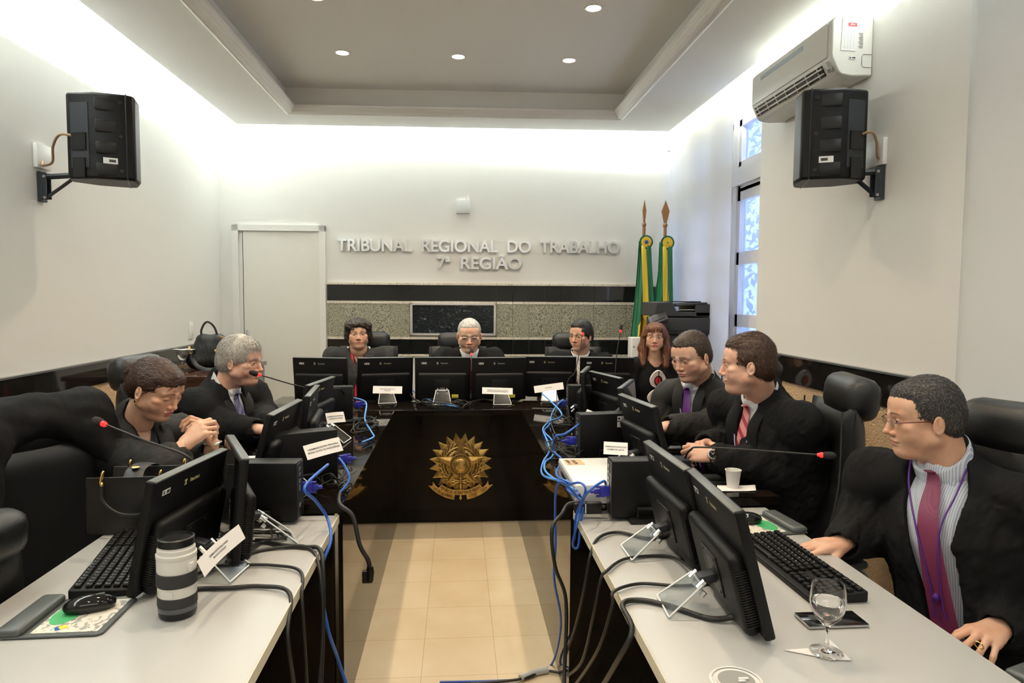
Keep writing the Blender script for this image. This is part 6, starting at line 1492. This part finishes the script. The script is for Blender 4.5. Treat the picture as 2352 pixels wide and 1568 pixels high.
b.box((.05, -.062, .135), (.045, .006, .02), bev=.002); b.tube([(-.13+.012*math.cos(a_), -.04, .13+.012*math.sin(a_)) for a_ in [2*PI*k/14 for k in range(15)]], .0025, 6); b.box((-.14, -.042, .155), (.018, .006, .03), bev=.002, rot=(0, .3, 0)); b.build('gold_fittings', 'gold', hb)
b = MB(); b.tube(curve([(-.128, -.045, .115), (-.12, -.06, .08), (-.085, -.085, .03), (-.02, -.12, .006), (.06, -.11, .006)], 6), .016, 8, flat=.18); b.build('strap', 'bagl', hb)
b = MB(); b.tube(curve([(.06, -.03, .235), (.10, -.035, .215), (.13, -.035, .16), (.135, -.03, .11)], 6), [.012]*6+[.009]*13, 8); b.build('scarf', mat('brown_silk', (.16, .09, .03), .35), hb)
# ---------------------------------------------------------------- copier and white box
pr = thing('copier', (1.70, 5.21, 0), 0, 'dark grey office copier beside the flags in the back right corner', 'copier')
M['cop'] = mat('charcoal_plastic', (.035, .036, .038), .45); M['cop2'] = mat('dark_charcoal_plastic', (.018, .018, .019), .4)
b = MB(); b.box((.02, 0, 1.305), (.50, .52, .10), bev=.008); b.build('scanner_unit', 'cop', pr)
b = MB(); b.use('cop'); b.prism([(-.29, 1.365), (-.28, 1.47), (-.13, 1.475), (-.08, 1.40), (.26, 1.40), (.26, 1.365)], .50, T=frame((.0, .25, 0), (1, 0, 0), (0, 0, 1)) ); b.box((.18, 0, 1.41), (.17, .5, .10), bev=.01); b.build('document_feeder', None, pr, bevel=.006); df = C.objects[-1]
b = MB(); b.box((.06, -.02, 1.455), (.30, .46, .016), rot=(0, -.06, 0), bev=.004); b.box((.03, -.01, 1.475), (.34, .20, .008), bev=.003); b.build('paper_tray', 'cop2', df); b = MB(); b.box((.02, -.2, 1.415), (.16, .08, .004)); b.build('tray_paper', 'white', df, smooth=0)
b = MB(); b.box((.02, -.003, 1.245), (.50, .50, .03), bev=.004); b.build('paper_exit', 'cop2', pr); b = MB(); b.box((.04, .03, .66), (.42, .48, 1.14), bev=.01); b.build('cabinet', 'cop', pr)
for k in range(3): b = MB(); b.box((.04, -.215, .18+k*.17), (.40, .012, .155), bev=.004); b.build('drawer', 'cop2', pr)
b = MB(); b.box((-.275, -.30, 1.345), (.17, .12, .025), rot=(.5, -.30, -.15), bev=.005); b.use('cop2'); b.box((-.277, -.306, 1.360), (.10, .07, .004), rot=(.5, -.30, -.15)); b.use('cop'); b.build('control_panel', None, pr)
pr.scale = (.80, .80, 1)
wb = thing('white_cabinet', (1.365, 5.17, 0), 0, 'white cabinet edge with a small green mark beside the copier', 'cabinet')
b = MB(); b.box((0, 0, .60), (.09, .12, 1.20), bev=.006); b.build('casing', 'white', wb); b = MB(); b.use('green'); b.box((-.028, -.061, 1.13), (.010, .002, .014)); b.use('logow'); put_text(b, 'printer', .011, .001, frame((.008, -.0615, 1.126), (1, 0, 0), (0, 0, 1))); b.build('printed_mark', None, wb, smooth=0)
# ---------------------------------------------------------------- flags
M['fg'] = mat('flag_green', (.0, .135, .055), .45, sheen=.3); M['fg2'] = mat('flag_light_green', (.01, .24, .10), .4, sheen=.3); M['fy'] = mat('flag_yellow', (.80, .56, .03), .5, sheen=.3); M['fb'] = mat('flag_blue', (.015, .07, .25), .5, sheen=.3); M['fw'] = mat('flag_white', (.72, .74, .74), .5)
def flag(x, y, tipz, label, kind):
    t = thing('flag', (x, y, 0), 0, label, 'flag'); ztop = tipz-.34
    b = MB(); b.cyl((0, 0, .02), (0, 0, ztop+.13), .014, n=14); b.build('pole', 'wood', t)
    b = MB(); b.lathe([(.0005, 0), (.14, 0), (.14, .03), (.05, .06), (.02, .08), (.0005, .08)], 28, closed=False); b.build('pole_base', 'wood', t)
    k = .5 if kind == 0 else 1.0
    b = MB(); b.ell((0, 0, tipz-.215), (.022*(.7+.3*k), .022, .022), 14); z0 = tipz-.20
    b.prism([(-.012, 0), (-.015*k-.002, .02), (-.036*k, .105), (-.030*k, .12), (0, .20), (.030*k, .12), (.036*k, .105), (.015*k+.002, .02), (.012, 0)], .016, T=frame((0, .008, z0), (1, 0, 0), (0, 0, 1))); b.build('spearhead', 'wood', t, bevel=.004)
    H_ = ztop-.55
    if kind == 0: L_ = lambda v: -.045-.045*v-.09*v*v; R_ = lambda v: .055+.03*v
    else: L_ = lambda v: -.05-.02*v-.16*max(0, v-.18)*(1 if v < 2 else 0); R_ = lambda v: .055+.004*v
    def surf(u, v, off=0): return (L_(v)+(R_(v)-L_(v))*u, -.02+.026*math.sin(u*13+v*1.5)+.012*math.sin(u*29+1)-off, ztop-.02-H_*v)
    b = MB(); b.grid(lambda u, v: surf(u, v), 46, 24); b.build('cloth', 'fg' if kind == 0 else 'fg2', t, smooth=80, solid=.004)
    cl = C.objects[-1]
    def patch(name, m, u0, u1, v0, v1, off, fu=None):
        b = MB()
        def fn(u, v):
            vv = v0(u)+(v1(u)-v0(u))*v; return surf(u0+(u1-u0)*u, vv, off)
        b.grid(fn, 30, 20); b.build(name, m, cl, smooth=80, solid=.002)
    if kind == 0:
        patch('yellow_field', 'fy', .28, .95, lambda u: .50-.22*u+.25*max(0, u-.6), lambda u: 1.0, .006)
        patch('blue_globe', 'fb', .42, .93, lambda u: .56+.34*abs(u-.55)**1.5-.0, lambda u: .98-.25*abs(u-.5)**2, .012)
        patch('white_band', 'fw', .55, .92, lambda u: .60+.02*u, lambda u: .64+.02*u, .016)
        b = MB()
        for i, ch in enumerate('SSO'):
            p = Vector(surf(.66+.08*i, .635, .024)); put_text(b, ch, .030, .001, frame(p, (1, 0, .0), (0, 0, 1)))
        b.build('motto_letters', 'fg', cl, smooth=0)
        b = MB(); rr = random.Random(8)
        for k in range(14): 
            p = Vector(surf(rr.uniform(.52, .88), rr.uniform(.70, .90), .020)); T_ = frame(p, (1, 0, 0), (0, 0, 1)); b.prism([P2(.010 if q % 2 == 0 else .004, PI*q/5) for q in range(10)], .001, T=T_)
        b.build('stars', 'fw', cl, smooth=0)
    # rosette and its ribbon tails
    r = thing('rosette', (x, y-.075, ztop-.03), 0, ('rosette with blue centre' if kind == 0 else 'rosette with small dark centre')+' and yellow-green ribbon tails on the '+('left' if kind == 0 else 'right')+' flag', 'rosette')
    for (r0, r1, z_, m, nm) in ((.0, .060, 0, 'fg', 'green_pleats'), (.0, .045, .006, 'fy', 'yellow_pleats')):
        b = MB(); n = 72; vs = [(0, -z_-.006, 0)]+[(r1*math.sin(2*PI*k_/n), -z_-.004*(k_ % 2), r1*math.cos(2*PI*k_/n)) for k_ in range(n)]+[(0, -z_+.004, 0)]
        b.add(vs, [(0, 1+(k_+1) % n, 1+k_) for k_ in range(n)]+[(n+1, 1+k_, 1+(k_+1) % n) for k_ in range(n)]); b.build(nm, m, r, smooth=0)
    b = MB(); b.ell((0, -.012, 0), ((.018,)*1+(.006, .018)) if kind == 0 else (.007, .005, .007), 14); b.build('centre_button', 'fb' if kind == 0 else 'fg', r)
    for (xa, xb, m, dx, ln_) in ((-.042, .004, 'fy', .028 if kind == 0 else .012, .62), (.002, .044, 'fg', .035 if kind == 0 else .008, .60)):
        b = MB()
        def fn(u, v):
            zz = -.03-v*(ln_+(.06*u)); return (xa+(xb-xa)*u*(1+.25*v)+dx*v, -.004-.006*math.sin(u*5+v*3), zz)
        b.grid(fn, 8, 14); b.build('ribbon_tail', m, r, smooth=80, solid=.002)
    return t
flag(1.61, 5.88, 2.352, 'green and yellow national flag with blue globe on a wooden pole, left of the pair', 0)
flag(1.785, 5.84, 2.345, 'light green flag on a wooden pole with broad spearhead, right of the pair', 1)
# ---------------------------------------------------------------- jacket over the empty chair
jk = Vol((-1.75, 1.75, .55), (-.95, 2.75, 1.36), .008)
def CP(x, y, z, ang=62, o=(-1.13, 2.20)):
    a = math.radians(ang); return (o[0]+x*math.cos(a)-y*math.sin(a), o[1]+x*math.sin(a)+y*math.cos(a), z*.92)
jk.cone(CP(-.19, .34, 1.17), CP(.19, .34, 1.17), .092, .092, .03)
for s in (-1, 1): jk.cone(CP(s*.20, .33, 1.15), CP(s*.30, .38, .92), .095, .085, .05); jk.cone(CP(s*.30, .38, .92), CP(s*.27, .42, .66), .08, .06, .04)
jk.cone(CP(-.14, .43, 1.10), CP(-.14, .46, .64), .07, .06, .06); jk.cone(CP(.14, .43, 1.10), CP(.14, .46, .64), .07, .06, .06)
jk.cone(CP(-.15, .27, 1.12), CP(-.20, .20, .84), .055, .03, .04); jk.cone(CP(.17, .27, 1.10), CP(.24, .20, .96), .05, .03, .04)
jk.cone(CP(.0, .20, 1.0), CP(.0, .22, .7), .13, .15, .02, sub=True)
jk.warp(lambda P: .012*noise(P*np.array((1, 1, .4)), 30, 5, 4)+.007*noise(P*np.array((1, 1, .5)), 75, 5, 7)+.003*noise(P, 170, 4, 2))
a, f_ = jk.mesh(); o = np_mesh('jacket', [(a, f_, 0)], [M['cloth']]); tag(o, 'black jacket draped over the headrest of the empty chair at left', 'jacket')
# ================================================================ cables
CB = lambda pts, r, m, label, g='cables': cable(pts, r, m, 'cable', label, 8, g)
zt = ZB+.006; zw = ZW+.006
A = lambda px, py, z=None: Z(px, py, zt if z is None else z)
# right: blue network cables between computers and the network box
CB([(.50, 4.02, .93), A(1290, 950, .9), A(1262, 968, .83), A(1247, 985, .80), A(1256, 1010), A(1262, 1035), A(1248, 1060), A(1244, 1085, .76), A(1262, 1098, .80), (.41, 2.42, .835)], .0045, 'lblue', 'light blue network cable winding along the right wing edge, outermost loop')
CB([(.62, 3.97, .90), A(1280, 930, .88), A(1268, 950, .84), A(1262, 975), A(1250, 990), A(1268, 1012), A(1270, 1045), A(1252, 1062), A(1258, 1088, .80), (.41, 2.30, .835)], .0045, 'lblue', 'light blue network cable twisting beside the middle computer on the right wing')
CB([(.56, 3.0, .95), A(1300, 995, .93), A(1275, 1003, .9), A(1272, 1035, .82), A(1290, 1056, .82), A(1278, 1090, .83), (.41, 2.36, .84)], .0045, 'blue', 'deep blue network cable arching from the middle right computer to the box')
CB([(.50, 2.25, .87), Z(1385, 1105, .90), Z(1350, 1130, .88), Z(1335, 1160, .80), Yp(1326, 1200, 2.2), Yp(1316, 1250, 2.22), Yp(1328, 1255, 2.22), Yp(1334, 1200, 2.24), Yp(1340, 1160, 2.26), (.43, 2.3, .80), (.41, 2.27, .835)], .0045, 'blue', 'blue network cable hanging in a narrow loop off the right pale desk corner')
CB([(.40, 2.22, .835), Yp(1290, 1106, 2.2), Yp(1277, 1130, 2.25), Yp(1275, 1180, 2.3), Yp(1276, 1250, 2.3), Yp(1273, 1330, 2.3), Yp(1288, 1430, 2.4), Z(1270, 1520, .02), Z(1240, 1538, .01), Z(1190, 1560, .01), Z(1010, 1566, .01)], .0045, 'blue', 'long blue network cable dropping from the box to the floor on the right')
CB([(.41, 2.18, .835), Z(1300, 1120, .84), Z(1330, 1108, .89), Z(1345, 1125, .88), Z(1330, 1165, .80), Yp(1322, 1190, 2.24), Yp(1320, 1240, 2.24)], .004, 'blue', 'blue network cable curling over the front corner of the white box')
# right: black cables across the pale desk
e = lambda x, y, z: Vector((x, y, z))
CB([(.60, 1.95, zw+.03), Z(1545, 1228, zw), Z(1490, 1236, zw), Z(1420, 1222, zw), Z(1375, 1235, zw), e(.40, 2.0, .72), e(.385, 2.02, .60), e(.375, 2.1, .45), e(.36, 2.2, .30)], .005, 'cable', 'black cable from the second right monitor over the desk edge')
CB([(.62, 1.70, zw+.03), Z(1540, 1278, zw), Z(1440, 1282, zw), Z(1392, 1312, zw), e(.39, 1.80, .73), e(.375, 1.82, .62), e(.37, 1.95, .42), e(.36, 2.15, .26)], .0045, 'cable', 'thin black cable crossing the middle of the right pale desk')
CB([(.66, 1.62, zw+.05), Z(1640, 1338, zw), Z(1560, 1345, zw), Z(1470, 1340, zw), Z(1410, 1358, zw), e(.39, 1.66, .72), e(.37, 1.72, .58), e(.36, 1.95, .36), e(.35, 2.12, .22)], .0045, 'cable', 'black cable under the nearest right monitor running off the edge')
CB([(.655, 1.45, .80), Z(1690, 1415, zw+.01), Z(1630, 1420, zw), Z(1540, 1392, zw), Z(1470, 1378, zw), Z(1430, 1388, zw), e(.40, 1.50, .74), e(.375, 1.52, .66), e(.36, 1.75, .42), e(.33, 2.0, .20), e(.27, 1.95, .03), e(.2, 1.5, .01)], .0065, 'cable', 'thick black power cable curving from the nearest right monitor to the floor')
CB([(.50, 2.255, .79), e(.44, 2.27, .80), e(.385, 2.3, .79), Yp(1290, 1180, 2.25), Yp(1268, 1215, 2.2), Yp(1275, 1300, 2.2), Yp(1300, 1380, 2.2), e(.35, 2.15, .28), e(.33, 2.05, .2)], .0065, 'cable', 'thick black video cable looping outward from the computer on the right pale desk')
CB([(.33, 2.05, .2), e(.33, 1.9, .12), e(.36, 1.8, .03), e(.5, 1.7, .02), e(.62, 1.8, .06), e(.5, 2.0, .03), e(.42, 2.2, .02)], .005, 'cable', 'black cable coiled on the floor under the right pale desk')
CB([Z(1010, 1575, .012), Z(1190, 1560, .012), Z(1245, 1541, .012), Z(1290, 1546, .012), Z(1340, 1565, .012)], .0055, 'cable', 'black cable bundled with the blue one on the floor')
b = MB(); b.tube(curve([Z(1195, 1557, .013), Z(1225, 1545, .013), Z(1258, 1538, .013)], 10), .013, 10); tag(b.build('cable_sleeve', mat('white_spiral_sleeve', (.5, .52, .52), .4)), 'white spiral sleeve wrapping two cables on the floor', 'cable sleeve')
r_ = random.Random(12)
def clutter(c, n, sx, sy, h, label, r=.0022, m='cable'):
    for i in range(n):
        pts = []; a = r_.uniform(0, 6.28)
        for k in range(r_.randint(6, 9)):
            a += r_.uniform(.5, 1.5); q = r_.uniform(.35, 1)
            pts.append((c[0]+sx*q*math.cos(a), c[1]+sy*q*math.sin(a), c[2]+.003+abs(r_.gauss(0, h))))
        CB(pts, r*r_.uniform(.8, 1.3), m, label, label.replace('one of the ', ''))
clutter((.50, 3.05, ZB), 6, .10, .22, .03, 'thin black cable tangled behind the right wing computers')
clutter((.58, 3.75, ZB), 5, .09, .18, .04, 'thin black cable tangled at the far end of the right wing')
clutter((-.50, 3.75, ZB), 5, .09, .22, .03, 'thin black cable tangled on the left granite wing by the blue cable')
clutter((-.47, 2.62, ZB), 4, .08, .12, .03, 'thin black cable coiled behind the upright left name card')
clutter((-.63, 2.13, ZW), 5, .12, .06, .008, 'thin black cable coiled at the far end of the left pale desk')
clutter((-.1, 4.52, ZB), 5, .20, .07, .02, 'thin black cable lying along the head desk edge')
CB([(.60, 4.0, .93), (.57, 3.9, .95), (.55, 3.75, .88), (.50, 3.6, .83), (.50, 3.3, .80), (.53, 3.1, .85), (.54, 3.0, .88)], .003, 'cable', 'grey-black cable arching between the two far right computers')
# left
CB([(-.44, 2.33, .93), Z(700, 1118, .92), Z(725, 1150, .86), Z(752, 1190, .79), Yp(760, 1240, 2.1), Yp(742, 1290, 2.05), Yp(737, 1340, 2.0), Yp(752, 1440, 1.95), Yp(775, 1510, 2.0), Yp(795, 1570, 2.0)], .005, 'blue', 'blue network cable hanging over the far corner of the left pale desk')
CB([(-.42, 2.45, .80), Z(780, 1157, .79), Yp(810, 1185, 2.32), Yp(826, 1250, 2.3), Yp(845, 1285, 2.3), Yp(849, 1303, 2.3)], .0075, 'cable', 'thick black cable dangling from the left granite wing')
b = MB(); p0 = Yp(850, 1300, 2.3); p1 = Yp(849, 1334, 2.3); b.tube([p0, p0.lerp(p1, .4), p1], [.010, .014, .012], 8); b.box(p0.lerp(p1, .7)+Vector((-.008, 0, 0)), (.034, .016, .042), bev=.003); tag(b.build('cable_plug', 'black'), 'black plug at the end of the dangling left cable', 'plug')
CB([(-.60, 1.95, zw+.02), Z(600, 1245, zw), Z(650, 1252, zw), Z(700, 1256, zw), Z(735, 1262, zw), e(-.385, 1.95, .70), e(-.38, 1.9, .5), e(-.38, 1.8, .25), e(-.40, 1.8, .02)], .0065, 'cable', 'thick black cable from the edge-on left monitor over the desk edge')
CB([(-.62, 1.85, zw+.03), Z(580, 1268, zw), Z(650, 1256, zw), Z(710, 1258, zw), e(-.39, 1.93, .72), e(-.375, 1.88, .55), e(-.39, 1.78, .28), e(-.42, 1.75, .02)], .005, 'cable', 'black cable beside the thicker one on the left pale desk')
CB([(-.70, 1.75, zw+.02), Z(500, 1300, zw), Z(560, 1297, zw), Z(630, 1298, zw), Z(690, 1312, zw), e(-.40, 1.75, .72), e(-.39, 1.74, .55), e(-.385, 1.74, .3), e(-.40, 1.7, .1), e(-.40, 1.7, .01)], .0045, 'cable', 'thin black cable crossing the left pale desk behind the name card')
CB([(-.66, 1.68, zw+.02), Z(452, 1352, zw), Z(520, 1350, zw), Z(600, 1346, zw), Z(665, 1362, zw), e(-.40, 1.60, .70), e(-.39, 1.62, .55), e(-.385, 1.66, .38), e(-.385, 1.66, .2), e(-.42, 1.6, .01)], .0055, 'cable', 'black cable running from behind the white lens over the left desk edge')
b = MB(); b.tube(curve([e(-.39, 1.62, .56), e(-.388, 1.64, .49), e(-.385, 1.66, .44)], 5), .013, 8); tag(b.build('cable_adapter', 'blackm'), 'black moulded adapter on the cables hanging under the left desk', 'adapter')
b = MB(); b.tube([(-.388+.024*math.cos(a_), 1.70+.06*math.sin(a_), .34+.004*a_) for a_ in [PI*k/8 for k in range(17)]], .004, 6); tag(b.build('cable_tie', 'cable'), 'cable tie gathering the hanging left cables', 'cable tie')
CB([(-.60, 3.95, .92), (-.52, 3.9, .90), (-.50, 3.7, .84), (-.44, 3.5, .81), (-.42, 3.42, .80), (-.46, 3.3, .80)], .0045, 'lblue', 'light blue network cable curving down at the far end of the left wing')
CB([(-.44, 2.55, .90), (-.41, 2.50, .88), (-.39, 2.47, .84), (-.42, 2.44, .80)], .0045, 'blue', 'short blue cable behind the upright left name card')
CB([(-.36, 4.85, .88), Yp(965, 910, 4.7), Z(1000, 922, .80), Z(1030, 930, .80), Z(1055, 935, .80), Z(1058, 938, .79)], .004, 'lblue', 'blue network cable along the front of the head desk')
CB([(-.36, 4.85, .84), Yp(960, 922, 4.6), Z(1010, 925, .82), Z(1045, 930, .82), Z(1060, 938, .79)], .0045, 'cable', 'black cable lying along the front of the head desk')
CB([Z(1062, 938, .79), Z(1075, 925, .82), Z(1110, 917, .81), Z(1140, 922, .795), Z(1170, 924, .795), Z(1178, 920, .80)], .004, 'cable', 'black cable looping from the middle microphone along the head desk')
def vga(loc, rz, label):
    t = thing('video_plug', loc, rz, label, 'plug', 'blue video plugs'); b = MB(); b.box((0, 0, 0), (.034, .014, .036), bev=.004); b.box((-.026, 0, 0), (.022, .012, .018), bev=.003); b.cyl((-.05, 0, 0), (-.036, 0, 0), .006, n=10); b.build('shell', 'vga', t)
    b = MB()
    for s in (-1, 1): b.cyl((-.03, 0, s*.016), (.0, 0, s*.016), .0042, n=10)
    b.build('thumbscrews', 'vga', t); return t
vg = vga((.494, 2.235, .85), .0, 'blue video plug in the computer on the right pale desk')
dup(vg, (.505, 2.955, .87), .14, 'blue video plug in the middle computer on the right granite wing'); dup(vg, (.62, 3.95, .88), 0, 'blue video plug in the far computer on the right granite wing')
dup(vg, (-.50, 2.29, .865), PI-.06, 'blue video plug in the computer at the far end of the left pale desk'); dup(vg, (-.45, 2.70, .86), PI+.45, 'blue video plug behind the upright left name card'); dup(vg, (-.575, 3.955, .88), PI+.15, 'blue video plug at the far end of the left granite wing')
t = thing('video_adapter', (.462, 2.262, .786), 0, 'black video adapter joined to the thick cable by the right computer', 'adapter'); b = MB(); b.box((0, 0, 0), (.055, .022, .04), bev=.004); b.box((-.05, 0, 0), (.035, .020, .034), bev=.004); b.build('shell', 'black', t); b = MB(); b.box((-.028, 0, 0), (.006, .018, .03)); b.build('metal_flange', 'steel', t)
# clear plastic tray close to the lens, bottom left
t = thing('acrylic_sheet', (-.86, 1.08, ZW), .05, 'clear acrylic sheet lying at the bottom left of the pale desk', 'acrylic sheet'); b = MB(); b.box((0, 0, .006), (.26, .20, .004), bev=.0015); b.build('sheet', 'acryl', t)
# water-cooler style red bottle cap on the floor near the cables is only a sliver of red
b = MB(); b.box((-.375, 1.66, .012), (.05, .04, .02), bev=.004, rot=(0, 0, .5)); tag(b.build('red_plug_block', mat('red_plastic', (.7, .04, .02), .4)), 'small red plastic block on the floor under the left desk', 'plug block')
